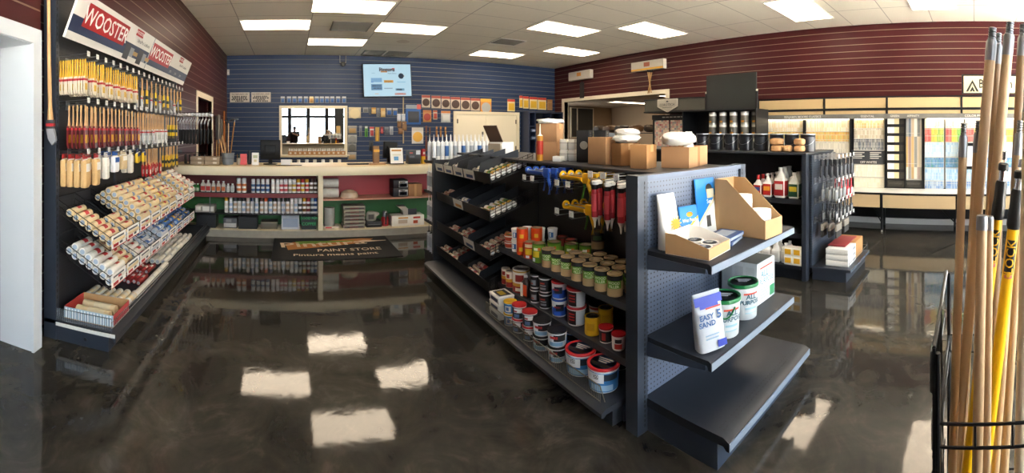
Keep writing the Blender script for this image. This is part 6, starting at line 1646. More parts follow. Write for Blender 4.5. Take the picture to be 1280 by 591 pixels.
MB().box(HX + .03, HS - .02, HY0 + .035, HY1 - .05, 0, .12).box(HX - .03, HS - .02, HY0 + .035, HY1 - .05, .121, .15).build('base_deck', DK2, gh, oh)
# its end cap
oq = (4.65, 1.5, 0)
gq = tag(empty('end_cap_shelf', oq), 'dark pegboard end of the right gondola, brushes on hooks above a low deck', 'shelving unit')
MB().box(4.285, 5.07, HY0 - .048, HY0 - .024, .12, HZ - .03).build('pegboard', peg_mat('dark_slate_pegboard', '#333a45', '#101216', 'xz'), gq, oq)
MB().box(4.285, 5.07, 1.30, HY0 - .05, 0, .105).box(4.275, 5.08, 1.25, HY0 - .05, .106, .135).build('base_deck', mat('#343a44', .4, .3), gq, oq)
MB().box(4.275, 5.08, 1.245, 1.2495, .108, .133).build('price_channel', mat('#8b98a8', .25, .7), gq, oq)
MB().bar((5.06, 1.27, .136), (5.06, 1.27, .24), .003).bar((4.3, 1.27, .136), (4.3, 1.27, .2), .003).bar((4.3, 1.27, .2), (5.06, 1.27, .2), .003).bar((5.06, 1.27, .2), (5.06, 1.66, .2), .003).build('wire_fence', CHROME, gq, oq)
def hookq(x, z):
    h = link('peg_hook', hkm, gq, (x - oq[0], HY0 - .05 - oq[1], z - oq[2]), -pi / 2); link('price_tag', tgm, h)
XQ = (4.36, 4.50, 4.64, 4.78, 4.92)
for z in (1.265, 1.02, .80, .60):
    for x in XQ: hookq(x, z)
def hung(name, col, w, h, top=None, lab=None):
    def mk():
        o = MB().cbox(-w / 2, w / 2, -.010, .010, -h, -h * .38, .006).build('hanging_' + name, mat(col, .45))
        MB().tube([(0, 0, 0), (0, 0, -h * .4)], .010, 7).build('handle', mat(top or '#141416', .45), o)
        if lab: MB().box(-w * .4, w * .4, -.0115, -.0105, -h * .85, -h * .5).build('label', mat(lab, .5), o)
        return o
    return Proto(mk)
hb = hung('brush', '#3f4145', .05, .19); hw = hung('pack', '#85847f', .07, .19, '#5d5d5c', '#7d8184'); hr = hung('pack', '#b3222a', .05, .22, '#b3222a', '#d9d3cc'); hk_ = hung('pack', '#17181a', .07, .20, '#17181a', '#8d8d8a')
def hc_mk():
    o = MB().cbox(-.085, .085, -.012, .012, -.09, -.02, .004).build('hanging_wide_brush', mat('#8a8073', .5)); MB().box(-.083, .083, -.009, .009, -.16, -.09).build('bristles', mat('#2a2826', .8), o); return o
hc = Proto(hc_mk)
RN_ = ('top', 'second', 'third', 'lowest')
for k, x in enumerate(XQ):
    for i in range(4): hb.put((x, HY0 - .30 + i * .06, 1.258), RND.uniform(-.15, .15), 'black-handled brush, top hook row of right gondola end, %s column, %s deep' % (ORD[k], ORD[i]), 'brush', 'brushes on the right gondola end')
for k, (x, pr, nm) in enumerate(zip(XQ, (hw, hw, hw, hr, hr), ('white', 'white', 'white', 'red', 'red'))):
    for i in range(3): pr.put((x, HY0 - .29 + i * .075, 1.013), RND.uniform(-.15, .15), '%s pack, second hook row of right gondola end, %s column, %s deep' % (nm, ORD[k], ORD[i]), 'pack', 'packs on the right gondola end')
for k, x in enumerate(XQ):
    for i in range(3): hk_.put((x, HY0 - .29 + i * .075, .793), RND.uniform(-.15, .15), 'black pack, third hook row of right gondola end, %s column, %s deep' % (ORD[k], ORD[i]), 'pack', 'black packs on the right gondola end')
for k, x in enumerate(XQ[1::2]):
    for i in range(3): hc.put((x - .07, HY0 - .29 + i * .08, .593), 0, 'wide flat brush, lowest hook row of right gondola end, %s column, %s deep' % (ORD[k], ORD[i]), 'brush', 'wide brushes on the right gondola end')
DQ = .1362
for i in range(3):
    simple_box(4.36, 4.66, 1.30, 1.55, DQ + i * .062, DQ + i * .062 + .058, mat('#dcdad4', .5), 'white_box', 'white carton on the low deck of the right gondola end, %s of three' % ('lowest', 'middle', 'topmost')[i], 'box', 'white cartons on the low deck', [(.08, .5, .25, .45, '#b5b3ad'), (.6, .92, .2, .7, '#8d8f92')])
o = simple_box(4.68, 5.0, 1.31, 1.58, DQ, DQ + .185, noisy('cardboard_tan', '#a3733f', '#b08250', 8, .8), 'cardboard_box', 'brown carton beside the white cartons on the low deck', 'box')
o = simple_box(4.45, 4.92, 1.36, 1.56, DQ + .1865, DQ + .196, mat('#8b1f25', .5), 'red_folder', 'flat red folder lying over the white and brown cartons', 'folder')

# goods on the aisle shelves
def cleaner(w, d, h, body, lab, lab2, cap, kind):
    def mk():
        hh = h * (.66 if kind == 'jug' else .62)
        b = MB().cbox(-d / 2, d / 2, -w / 2, w / 2, 0, hh, min(w, d) * .22)
        if kind == 'jug':
            b.lathe([(w * .44, hh), (w * .38, hh + h * .08), (w * .16, hh + h * .22), (w * .15, hh + h * .26)], 14, sx=d / w * .9)
            b.tube([(0, w * .40, hh * .98), (0, w * .42, hh + h * .12), (0, w * .16, hh + h * .2)], w * .07, 7)
        else:
            b.lathe([(w * .40, hh), (w * .20, hh + h * .14), (w * .15, hh + h * .18)], 12, sx=d / w)
        o = b.build('cleaner_bottle', mat(body, .35))
        MB().cbox(-d / 2 - .0015, -d / 2 - .0005, -w * .42, w * .42, hh * .12, hh * .85, .0002, 0).box(-d / 2 - .0022, -d / 2 - .0016, -w * .34, w * .34, hh * .42, hh * .7, 1).box(-d * .42, d * .42, -w / 2 - .0015, -w / 2 - .0005, hh * .12, hh * .85, 0).build('label', [mat(lab, .45), mat(lab2, .45)], o)
        if kind == 'spray':
            t_ = MB(); t_.v = []; g = trig(0); g.v = [(v[0], v[1], v[2] + hh + h * .17) for v in g.v]; g.build('trigger_head', mat(cap, .4), o)
        else: MB().cyl(w * .19, hh + h * (.25 if kind == 'jug' else .17), h, 12).build('cap', mat(cap, .4), o)
        return o
    return Proto(mk)
ca, cb2 = cleaner(.105, .065, .235, '#e4e0da', '#b32a26', '#3a4f8a', '#b0201f', 'flat'), cleaner(.11, .07, .27, '#e6e2dc', '#a9231f', '#d98f2c', '#ecebe7', 'spray')
cj, cy = cleaner(.135, .10, .33, '#e9e6df', '#a3282a', '#d9cfc4', '#e9e6df', 'jug'), cleaner(.125, .085, .28, '#e9e7e1', '#1f4a33', '#d5b32f', '#e9e7e1', 'jug')
for k, (pr, px, nm) in enumerate(((ca, 948, 'white bottle with red cap and red label'), (cb2, 960, 'white trigger bottle with red label'), (cj, 976, 'large white jug with red label'), (cy, 993, 'white jug with green and yellow label'))):
    for i, X in enumerate((4.335, 4.45, 4.565)):
        pr.put((X, 4.335 / tan(phi(px)), .8308), RND.uniform(-.08, .08), nm + ', %s row' % ('front', 'middle', 'back')[i], 'bottle', 'cleaner bottles on the right gondola')
wj = cleaner(.10, .07, .21, '#e0deda', '#c9c7c2', '#b9b7b2', '#efeeea', 'jug')
for k in range(5):
    for i in range(2): wj.put((4.25 + i * .10, 2.42 - k * .115, .1508), 0, 'plain white jug, bottom deck of the right gondola, %s row, %s from pegboard end' % (('front', 'back')[i], ORD[4 - k]), 'bottle', 'plain white jugs')
yb2 = Proto(lambda: (lambda o: (MB().box(-.0505, -.0495, -.03, .04, .02, .075).build('label', mat('#d9a31f', .5), o), o)[1])(MB().cbox(-.05, .05, -.05, .05, 0, .09, .003).build('yellow_white_carton', mat('#e4e1d8', .5))))
for i in range(4): yb2.put((4.235 + .0, 1.905 - (i // 2) * .102, .1508 + (i % 2) * .091), 0, 'small white and yellow carton on the bottom deck, %s pile, %s one' % (('farther', 'nearer')[i // 2], ('lower', 'upper')[i % 2]), 'box', 'white and yellow cartons')

# black pails along the top
def pail_mk():
    r, h = .082, .195
    o = MB().lathe([(r * .95, 0), (r, .004), (r, h - .012), (r * 1.03, h - .008), (r * 1.03, h), (r * .93, h), (r * .91, h - .008), (.0001, h - .006)], 22).build('black_pail', mat('#15171b', .3))
    MB().lathe([(r + .0008, .025), (r + .0008, h * .82)], 22).build('label', mat('#1f2329', .35), o)
    MB().tube([(-.0845 * cos(a) * 1.02, .0845 * sin(a) * 1.02, .145 - .075 * (1 - (a / 1.45) ** 2)) for a in [-1.45 + 2.9 * k / 12 for k in range(13)]], .0025, 5).build('bail_handle', STEEL, o)
    MB().lathe([(r * 1.032, h - .010), (r * 1.04, h - .006), (r * 1.04, h - .002), (r * 1.032, h)], 22).build('rim', mat('#b9bec4', .3, .7), o)
    return o
pp = Proto(pail_mk)
for i, Y in enumerate((3.20, 2.99, 2.775, 2.57, 2.37, 2.175, 1.985, 1.79)):
    pp.put((4.46, Y, HZ + .0008), RND.uniform(-.15, .15), 'black pail with wire handle atop the right gondola, %s from its pegboard end' % ORD[7 - i], 'pail', 'black pails')
SPG = noisy('sponge', '#a97c4f', '#c99c6c', 40, .8)
for i, (X, Y, j, lb) in enumerate(((4.29, 2.08, 0, 'larger pair, lower one'), (4.29, 2.09, 1, 'larger pair, upper one'), (4.28, 1.955, 0, 'single one in the middle'), (4.30, 1.825, 0, 'pair near the end, lower one'), (4.30, 1.825, 1, 'pair near the end, upper one'))):
    s_ = .07 if i < 2 else .055
    o = MB().blob(s_, s_ * (1.0 if i != 2 else .8), .036, None, 0, 14, 8, .55, .1, i).build('sponge_pack', SPG, None, loc=(X, Y, HZ + .037 + j * .0745)); MB().blob(s_ * 1.08, s_ * .4, .012, None, 0, 10, 5, .8, .2, i).build('clear_wrap', mat('#c9b08f', .2), o)
    tag(o, 'brown wrapped sponge pack before the black pails, ' + lb, 'sponge', 'sponge packs')

# ================================================================ rack of cans by the right wall
orr = (6.9, 4.4, 0)
rk = tag(empty('can_rack', orr), 'tall black rack of stacked cans topped by a dark blank panel, by the maroon wall', 'rack')
BK = mat('#141517', .45)
RX0, RX1, RY0, RY1 = 6.62, 7.08, 3.62, 5.25
MB().box(RX1 - .02, RX1, RY0, RY1, 0, 1.96).box(RX0, RX1 - .02, RY0, RY0 + .02, 0, 1.96).box(RX0, RX1 - .02, RY1 - .02, RY1, 0, 1.96).build('carcass', BK, rk, orr)
for z in (.25, .7, 1.1, 1.5, 1.96): MB().box(RX0 - (.06 if z > 1.9 else 0), RX1 - .021, RY0 + .021, RY1 - .021, z - .02, z).build('shelf', mat('#202226', .4), rk, orr)
pn = MB().box(6.80, 6.83, 3.72, 4.80, 1.965, 2.62).build('blank_panel', mat('#2e302e', .5), rk, orr)
for y in (3.70, 4.80): MB().box(6.79, 6.84, y, y + .03, 1.965, 2.28).lathe([(.0001, 2.28), (.02, 2.285), (.02, 2.31), (.0001, 2.32)], 10, 1, T(6.815, y + .015, 0)).build('panel_post', [BK, mat('#c9c2b0', .4)], rk, orr)
def gal_mk():
    r, h = .072, .205
    o = MB().lathe([(r, 0), (r, h - .006), (r * 1.03, h - .004), (r * 1.03, h), (r * .85, h), (r * .85, h - .008), (.0001, h - .008)], 18).build('gallon_can', mat('#a9a7a2', .3, .6))
    MB().lathe([(r + .0008, .012), (r + .0008, .14, 0), (r + .0008, h - .02, 1)], 18, 0).lathe([(r + .0016, .02), (r + .0016, .05)], 8, 2, None, pi - .7, pi + .3).build('label', [mat('#5f5c55', .45), mat('#dddbd4', .45), mat('#c98a2a', .45)], o)
    return o
gp1 = Proto(gal_mk)
for i, px in enumerate((891, 904, 917, 931, 940.5)):
    Y = 6.71 / tan(phi(px))
    for j in range(2): gp1.put((6.71 + (.12 if i == 4 else 0), Y, 1.5005 + j * .2055), RND.uniform(-.25, .25), 'black and silver can on the tall rack, %s stack from the shield sign, %s one' % (ORD[i], ('lower', 'upper')[j]), 'can', 'cans on the tall black rack')

# ================================================================ kiosk with shield sign before the wide opening
okk = (8.4, 6.7, 0)
ko = tag(empty('chip_kiosk', okk), 'black colour-chip kiosk with an olive header and a shield sign, beside the wide opening', 'display stand')
OLV = mat('#4d4c44', .5)
MB().box(8.25, 8.85, 5.75, 7.5, 0, 1.98).build('cabinet', mat('#121313', .45), ko, okk)
hd = MB().prism([(8.0, 6.10), (8.0, 7.55), (8.85, 7.55), (8.85, 5.62), (8.25, 5.62)], 2.06, 2.33, 'z').build('header', OLV, ko, okk)
MB().prism([(7.985, 6.09), (7.985, 7.57), (8.86, 7.57), (8.86, 5.60), (8.245, 5.60)], 2.331, 2.36, 'z').prism([(7.985, 6.09), (7.985, 7.57), (8.86, 7.57), (8.86, 5.60), (8.245, 5.60)], 2.025, 2.058, 'z').build('header_frame', BK, hd, okk)
MB().prism([(6.45, 2.34), (7.08, 2.34), (7.08, 2.16), (6.765, 2.02), (6.45, 2.16)], 7.955, 7.978, 'x', 0).prism([(6.47, 2.325), (7.06, 2.325), (7.06, 2.17), (6.765, 2.04), (6.47, 2.17)], 7.951, 7.9545, 'x', 1).build('shield_sign', [mat('#c9c4b8', .5), mat('#a8a498', .5)], ko, okk)
ML = Matrix(((0, 0, -1, 0), (-1, 0, 0, 0), (0, 1, 0, 0), (0, 0, 0, 1)))     # text facing -X
MB().text('COROTECH', .085, T(7.948, 6.765, 2.20) @ ML).prism([(6.72, 2.265), (6.80, 2.265), (6.78, 2.30), (6.74, 2.30)], 7.948, 7.9505, 'x').box(7.948, 7.9505, 6.62, 6.91, 2.135, 2.145).build('shield_lettering', mat('#3d4348', .5), ko, okk, fix=False)

def chip_mat(name, stops, p=.024, q=.06, axis='y', line='#d5cfc4'):
    """colour chips: narrow cells with their own tone from a palette"""
    t = NT(name); X, Y, Z = t.xyz(); u = {'y': Y, 'x': X}[axis]
    fu = t.math('FLOOR', t.math('DIVIDE', t.math('ADD', u, 100.), p)); fv = t.math('FLOOR', t.math('DIVIDE', t.math('ADD', Z, 100.), q))
    cb = t.n('ShaderNodeCombineXYZ'); t.l(fu, cb.inputs[0]); t.l(fv, cb.inputs[1])
    wn = t.n('ShaderNodeTexWhiteNoise', noise_dimensions='2D'); t.l(cb.outputs[0], wn.inputs['Vector'])
    c = t.ramp(wn.outputs['Value'], stops)
    g = t.math('MAXIMUM', frac_line(t, u, p, 0., p * .10), frac_line(t, Z, q, 0., .005))
    return t.done(t.mix(g, c, line), .45)
def pal(*cs): return [(i / max(1, len(cs) - 1) * .98 + .01, c) for i, c in enumerate(cs)]
c_warm = chip_mat('chips_kiosk', pal('#a84a50', '#e3d3ba', '#c96a74', '#efe2ca', '#b9ac9a', '#7f8ca6'), .06, .05)
for y0, y1 in ((6.95, 7.42), (6.45, 6.90), (6.12, 6.38), (5.80, 6.05)): MB().box(8.235, 8.249, y0, y1, .85, 1.84).build('chip_panel', c_warm, ko, okk)
MB().box(8.22, 8.249, 5.75, 7.5, 1.86, 1.975).build('title_strip', mat('#1d1e1e', .5), ko, okk)
q = MB()
for k in range(9): q.box(8.217, 8.2195, 6.1 + k * .12, 6.19 + k * .12, 1.905, 1.93)
q.build('title_print', mat('#b9b6ac', .5), ko, okk)

# two box signs high on the maroon wall
def wsign(y0, y1, z0, z1, label, stripe, mark):
    o_ = (DR - .1, (y0 + y1) / 2, (z0 + z1) / 2)
    r = tag(empty('wall_sign', o_), label, 'sign')
    MB().cbox(DR - .16, DR - .02, y0, y1, z0, z1, .006).build('sign_box', mat('#c3bdb0', .5), r, o_)
    MB().box(DR - .02, DR, y0 + .1, y1 - .1, z0 + .08, z1 - .08).build('wall_bracket', DARK, r, o_)
    if stripe: MB().box(DR - .164, DR - .161, y0 + .01, y1 - .01, z0 + .008, z0 + .06).build('yellow_stripe', mat('#d9a42a', .5), r, o_)
    ym = (y0 + y1) / 2
    MB().box(DR - .164, DR - .161, ym - .11, ym + .11, (z0 + z1) / 2 - .03, (z0 + z1) / 2 + .09).build('emblem', mat(mark, .5), r, o_)
wsign(10.80, 11.95, 3.29, 3.57, 'pale box sign with orange emblem high on the maroon wall, closest to the blue wall', False, '#d9913a')
wsign(7.70, 8.93, 3.28, 3.54, 'pale box sign with yellow stripe, tan sticks hanging under it', True, '#a5593c')
for i, (dy0, dy1) in enumerate(((-.04, .12), (0, .04), (.03, -.06), (.05, -.1))):
    y = 8.25
    a, e = Vector((DR - .05 - .03 * i, y + dy0, 3.25)), Vector((DR - .05 - .03 * i, y + dy1, 2.64))
    o = MB().tube([a, e], .013, 6).build('hanging_stick', mat('#b98f5c', .5), None, tuple(a)); MB().tube([a + Vector((0, 0, .035)), a + (e - a) * .05], .018, 6).build('dark_clip', BLACK, o, tuple(a))
    tag(o, 'tan wooden stick hanging under the yellow-striped sign, %s from the opening side' % ORD[i], 'stick', 'tan sticks under the sign')
o_ = (DR - .05, 11.35, 3.2)
o = MB().cbox(DR - .07, DR - .03, 11.25, 11.45, 2.68, 3.2, .006).build('hanging_banner', mat('#2b2b2a', .6), None, o_); MB().bar((DR - .05, 11.35, 3.2), (DR - .05, 11.35, 3.285), .012).build('hanger', DARK, o, o_); tag(o, 'narrow dark banner hanging below the orange-marked box sign', 'banner')

# what shows through the opening
o_ = (11.4, 14.45, 2)
wq = structure(empty('window_3', o_)); wq['label'] = 'dark sliding window in the room behind the opening'
MB().box(10.9, 12.05, 14.44, 14.5, 1.35, 2.54).build('pane', mat('#2f302c', .3), wq, o_)
MB().box(10.86, 10.9, 14.42, 14.5, 1.3, 2.58).box(11.17, 11.22, 14.42, 14.439, 1.35, 2.54).box(12.05, 12.09, 14.42, 14.5, 1.3, 2.58).box(10.9, 12.05, 14.42, 14.5, 1.3, 1.35).box(10.9, 12.05, 14.42, 14.5, 2.54, 2.58).build('window_frame', CRM, wq, o_)
o_ = (10.6, 10.2, 0)
ss = tag(empty('stock_shelf', o_), 'dark stock shelf in the room behind the wide opening, bags on top', 'shelving unit')
MB().box(10.2, 10.8, 8.6, 12.6, 1.50, 1.53).build('top_shelf', DARK, ss, o_); MB().box(10.2, 10.8, 8.6, 12.6, .7, .73).build('lower_shelf', DARK, ss, o_)
for y in (8.6, 10.55, 12.55): MB().box(10.2, 10.25, y, y + .05, 0, 1.499).box(10.75, 10.8, y, y + .05, 0, 1.499).build('upright', DARK, ss, o_)
for i, (y, col) in enumerate(((12.2, '#4a3d30'), (11.6, '#6b5138'), (11.0, '#3a332c'), (10.3, '#7a5a3c'), (9.6, '#4d4034'), (9.0, '#6a5038'))):
    o = MB().blob(.2, .26, .12, None, 0, 12, 7, .7, .25, i).build('stock_bag', mat(col, .7), None, loc=(10.5, y, 1.668)); MB().blob(.08, .10, .02, T(-.12, 0, .08), 0, 8, 5).build('tied_top', mat('#b0a08a', .6), o)
    tag(o, 'brown stock bag on the shelf behind the opening, %s from its far end' % ORD[i], 'bag', 'stock bags behind the opening')
simple_box(9.75, 10.1, 11.3, 11.5, 1.30, 1.52, mat('#9fb2c4', .5), 'pale_blue_box', 'pale blue box on the cart behind the opening, farther one', 'box', 'pale blue boxes'); simple_box(9.75, 10.1, 10.9, 11.1, 1.30, 1.52, mat('#a9b9c9', .5), 'pale_blue_box', 'pale blue box on the cart behind the opening, nearer one', 'box', 'pale blue boxes')
o_ = (9.9, 11.2, 0); o = tag(empty('stock_cart', o_), 'grey cart in the room behind the opening carrying pale blue boxes', 'cart')
MB().box(9.6, 10.18, 10.7, 11.8, 1.26, 1.298).build('top', STEEL, o, o_)
for x in (9.62, 10.12):
    for y in (10.72, 11.74): MB().box(x, x + .04, y, y + .04, 0, 1.259).build('leg', STEEL, o, o_)

# ================================================================ colour chip display wall (x 7.15)
oD = (7.4, 1.3, 0)
cd = tag(empty('colour_chip_display', oD), 'long lit display wall of paint colour chips in black frames, along the maroon wall', 'display')
PX = 7.15
def yp(px): return PX / tan(phi(px))
YA, YZ = yp(949), -1.7; YL = 3.55
FRM = mat('#131415', .4); HDR = mat('#77746c', .5); LBX = mat('#c8ab7c', .5)
MB().box(PX + .12, PX + .2, YZ, YA, .10, 2.16).build('back_panel', FRM, cd, oD)
MB().box(PX + .10, PX + .2, YZ, YA, 0, .095).build('plinth', mat('#d3cfc6', .5), cd, oD)
for z0, z1 in ((2.125, 2.15), (1.915, 1.955)): MB().box(PX - .05, PX + .12, YZ, YA, z0, z1).build('rail', FRM, cd, oD)
MB().box(PX - .04, PX + .11, YZ, YA, 1.775, 1.855).build('header_strip', HDR, cd, oD)
edges = (949, 1031, 1109, 1202, 1290)
for k in range(4):
    a, b = yp(edges[k + 1]), yp(edges[k])
    MB().box(PX - .03, PX + .10, max(a, YZ) + .018, b - .018, 1.956, 2.124).build('tan_light_box', LBX, cd, oD)
    MB().box(PX - .03, PX + .10, max(a, YZ) + .018, b - .018, 1.857, 1.913).build('tan_light_box', LBX, cd, oD)
    MB().box(PX - .045, PX + .11, b - .016, b + .016, 1.856, 2.124).build('mullion', FRM, cd, oD)
strip = mat('#fff0d6', .5, emit=3.5)
for a, b in ((1063, 949), (1106, 1066), (1290, 1156)): MB().box(PX + .01, PX + .05, max(yp(a), YZ) + .03, yp(b) - .03, 1.768, 1.774).build('light_strip', strip, cd, oD)
def zp(y): return CZ + (YH - y) / F * 7.35
CR = pal('#e9e0cc', '#d9cdb2', '#efe8d8', '#cfc3a8', '#e3d5b0', '#d9c9a0')
rowsAB = [(147, 164, pal('#efe6d2', '#e6d5a4', '#f0ead9', '#e9cf97', '#e3cfa6')), (164.6, 177, pal('#d9a24a', '#e3b95a', '#cf8f45', '#d9c26a', '#c2b05c', '#e6c77e')), (177.6, 192, pal('#d9d1bf', '#c9c2b2', '#e3dccb', '#b8b3a6')), (192.6, 209, pal('#c4a87c', '#d0b68c', '#b99a6c', '#d9c6a4')), (209.6, 224.5, pal('#a9afb5', '#c9cccd', '#8f9aa8', '#b8bcc0')), (225, 238, pal('#7f93ab', '#a9b5c0', '#647d9c', '#c2c8cb'))]
rowsF = [(147, 159.5, pal('#f0e9da', '#e9d9a8', '#f3eee2', '#e3c78f')), (160, 177, None), (177.6, 195, pal('#a9cbe0', '#c9dbe3', '#8fbcdb', '#dfe6e4')), (195.6, 208.5, pal('#3f8f86', '#4f86b5', '#6f9fc0', '#3c6fa0', '#8fb0b8')), (209, 224.5, pal('#9fc2dd', '#b9d1e0', '#7fb0d6', '#d9dfe0')), (225, 238, pal('#4d78b8', '#6f96c4', '#b9c6d0', '#8fa3bd'))]
def rack(a, b, rows, nm, p=.017):
    a, b = max(yp(a), YZ), yp(b)
    fr_ = MB().box(PX + .06, PX + .119, a, b, .62, 1.764).build('chip_rack', mat('#b5aea2', .5), cd, oD)
    for k, (y0, y1, pl) in enumerate(rows):
        if pl: MB().box(PX + .048, PX + .058, a + .01, b - .01, zp(y1), zp(y0)).build('chip_row', chip_mat('chips_%s_%d' % (nm, k), pl, p, (zp(y0) - zp(y1)) / 2.01), fr_, oD)
        else:
            n = b - a
            for f0, f1, pl2, s_ in ((0, .38, pal('#4f9a3a', '#86b04a', '#c9c24a'), 'g'), (.38, .66, pal('#d9b324', '#e3c34a', '#cf9f2a'), 'y'), (.66, 1., pal('#b83a36', '#c95a4c', '#d9706a', '#a82f30'), 'r')):
                MB().box(PX + .048, PX + .058, a + .01 + (n - .02) * f0, a + .01 + (n - .02) * f1, zp(y1), zp(y0)).build('chip_row', chip_mat('chips_%s_%d%s' % (nm, k, s_), pl2, p, (zp(y0) - zp(y1)) / 2.01), fr_, oD)
        MB().bar((PX + .03, a + .005, zp(y1) - .006), (PX + .03, b - .005, zp(y1) - .006), .006, 5).build('wire_lip', mat('#d3cdc0', .4), fr_, oD)
    return fr_
rack(1003, 951, rowsAB, 'left'); rack(1061, 1006, rowsAB, 'second')
rack(1105, 1066, [(147, 160, pal('#e9dcb8', '#d3b168', '#e3d3a8', '#cf9f5a')), (160.6, 173, pal('#dccfb4', '#b9a888', '#e6dcc6')), (173.6, 187.5, pal('#3a4048', '#7d7f80', '#b9b4a8', '#4a5a70', '#9a948a')), (206, 221.5, pal('#efe8d4', '#e6dcc0', '#f3eee0')), (222, 238, pal('#efe4c4', '#f0e8d2', '#e6d8b4'))], 'whites')
MB().box(PX + .03, PX + .059, yp(1107), yp(1064), zp(205), zp(188)).build('title_panel', mat('#3f4043', .5), cd, oD)
q = MB()
for k in range(4):
    for s_ in (0, 1): q.box(PX + .027, PX + .0295, yp(1066 + s_ * 21 + 14 - (k % 2) * 3), yp(1066 + s_ * 21), zp(191.4 + k * 2.3), zp(190.4 + k * 2.3))
q.build('panel_print', mat('#d9d4c8', .5), cd, oD, fix=False)
for s_, px, sz, x_, z_ in (('OFF WHITES', 1085, .052, .0268, zp(203)), ('ESSENTIAL', 1085, .05, -.0425, 1.815), ('GREEN', 1119, .05, -.0425, 1.815), ('AFFINITY', 1142, .05, -.0425, 1.815), ('COLOR PREVIEW', 1222, .055, -.0425, 1.815), ('BENJAMIN MOORE CLASSICS', 1004, .055, -.0425, 1.815)):
    MB().text(s_, sz, T(PX + x_, yp(px), z_) @ ML).build('header_lettering', mat('#d9d4c8', .5), cd, oD, fix=False)
dk = MB().box(PX + .03, PX + .119, yp(1131), yp(1107), .62, 1.765).build('strip_board', mat('#1b1a19', .5), cd, oD)
for k in range(7):
    y = 147.6 + k * 11.2
    MB().box(PX + .018, PX + .029, yp(1117.5), yp(1109), zp(y + 7.5), zp(y), 0).box(PX + .018, PX + .029, yp(1123.5), yp(1117.7), zp(y + 7.5), zp(y), 1).box(PX + .018, PX + .029, yp(1130), yp(1123.7), zp(y + 7.5), zp(y), 2).build('colour_strip', [mat('#e9e6df', .5), mat('#d9c79c', .5), mat('#3a352d', .5)], dk, oD)
for a in (1131, 1153): MB().box(PX + .005, PX + .12, yp(a) - .012, yp(a) + .012, .62, 1.77).build('mullion', FRM, cd, oD)
rack(1152.5, 1131.5, [(147, 223, pal('#c9a86c', '#efe9dc', '#7a3a30', '#d9c8a4', '#3d5a78', '#b9b4a4', '#b58a3c'))], 'tall', .05)
for a, b in ((1130, 1109), (1152, 1132)): MB().box(PX + .02, PX + .119, yp(a), yp(b), .625, zp(225)).cbox(PX + .012, PX + .02, yp(a) + .03, yp(b) - .03, .66, zp(228), .003).build('dark_drawer', mat('#3a362f', .5), cd, oD)
for a, b in ((1180, 1155), (1205, 1181), (1240, 1206), (1290, 1241)): rack(a, b, rowsF, 'bright')
for px in (949, 1004.5, 1063.5, 1107): MB().box(PX + .0, PX + .118, yp(px) - .014, yp(px) + .014, .62, 1.77).build('mullion', FRM, cd, oD)
# ledge with tan apron and legs
LX = 6.62
MB().cbox(LX, PX + .118, YZ, YL, .588, .602, .003).build('ledge_frame', FRM, cd, oD)
MB().box(LX + .03, PX + .05, YZ + .03, YL - .03, .6025, .609).build('ledge_top', mat('#dcdad3', .35), cd, oD)
for a, b in ((1101, 951), (1196, 1103), (1290, 1198)):
    y0, y1 = max(LX / tan(phi(a)), YZ) + .02, min(LX / tan(phi(b)), YL - .02)
    MB().box(LX + .01, LX + .03, y0, y1, .375, .572).build('apron', mat('#c4a980', .5), cd, oD)
for px in (1010, 1102, 1197):
    y = LX / tan(phi(px))
    MB().box(LX + .0, LX + .035, y - .017, y + .017, .03, .587, 0).cyl(.014, 0, .03, 8, 1, T(LX + .018, y, 0)).build('leg', [FRM, mat('#c9c6be', .4)], cd, oD)
    MB().box(PX - .02, PX + .015, y + .05, y + .085, .0, .587).build('leg', FRM, cd, oD)
MB().bar((LX + .02, LX / tan(phi(1102)), .13), (PX, LX / tan(phi(1075)), .45), .010).bar((LX + .02, LX / tan(phi(1197)), .13), (PX, LX / tan(phi(1160)), .45), .010).build('brace', FRM, cd, oD)
# sign with the triangle
oS = (7.05, -.5, 2.3)
bs = tag(empty('brand_sign', oS), 'cream sign in a black frame with a dark triangle emblem, above the colour chips', 'sign')
ys0, ys1, zs0, zs1 = -1.75, 7.1 / tan(phi(1202)), zp(118), zp(97)
MB().box(7.06, 7.14, ys0, ys1, zs0 - .012, zs1 + .02).build('sign_frame', FRM, bs, oS)
MB().box(7.052, 7.0595, ys0 + .03, ys1 - .035, zs0, zs1 - .01).build('sign_face', mat('#e6d5a8', .5), bs, oS)
for y in (ys0 + .2, ys1 - .2): MB().box(7.145, 7.2, y, y + .05, zs0, zs1).build('bracket', FRM, bs, oS)
q = MB(); yc = 7.05 / tan(phi(1215.5)); zc_ = zs0 + .02
q.prism([(yc + .105, zc_), (yc + .068, zc_), (yc, zc_ + .135), (yc, zc_ + .19)], 7.048, 7.0515, 'x').prism([(yc - .105, zc_), (yc - .068, zc_), (yc, zc_ + .135), (yc, zc_ + .19)], 7.048, 7.0515, 'x')
q.prism([(yc + .045, zc_), (yc + .012, zc_), (yc + .0, zc_ + .025), (yc, zc_ + .085)], 7.048, 7.0515, 'x').prism([(yc - .045, zc_), (yc - .012, zc_), (yc, zc_ + .025), (yc, zc_ + .085)], 7.048, 7.0515, 'x')
vs, fs = text_geo('Benjamin', .20); wx = max(v.x for v in vs) - min(v.x for v in vs)
q.text('Benjamin', .20, T(7.0485, 7.05 / tan(phi(1244.5)), (zs0 + zs1) / 2) @ ML @ Matrix.Scale(.53 / wx, 4, (1, 0, 0)))
q.text('Moore', .20, T(7.0485, 7.05 / tan(phi(1244.5)) - .56, (zs0 + zs1) / 2) @ ML @ Matrix.Scale(.53 / wx, 4, (1, 0, 0)))
q.build('emblem_lettering', mat('#26241f', .5), bs, oS, fix=False)
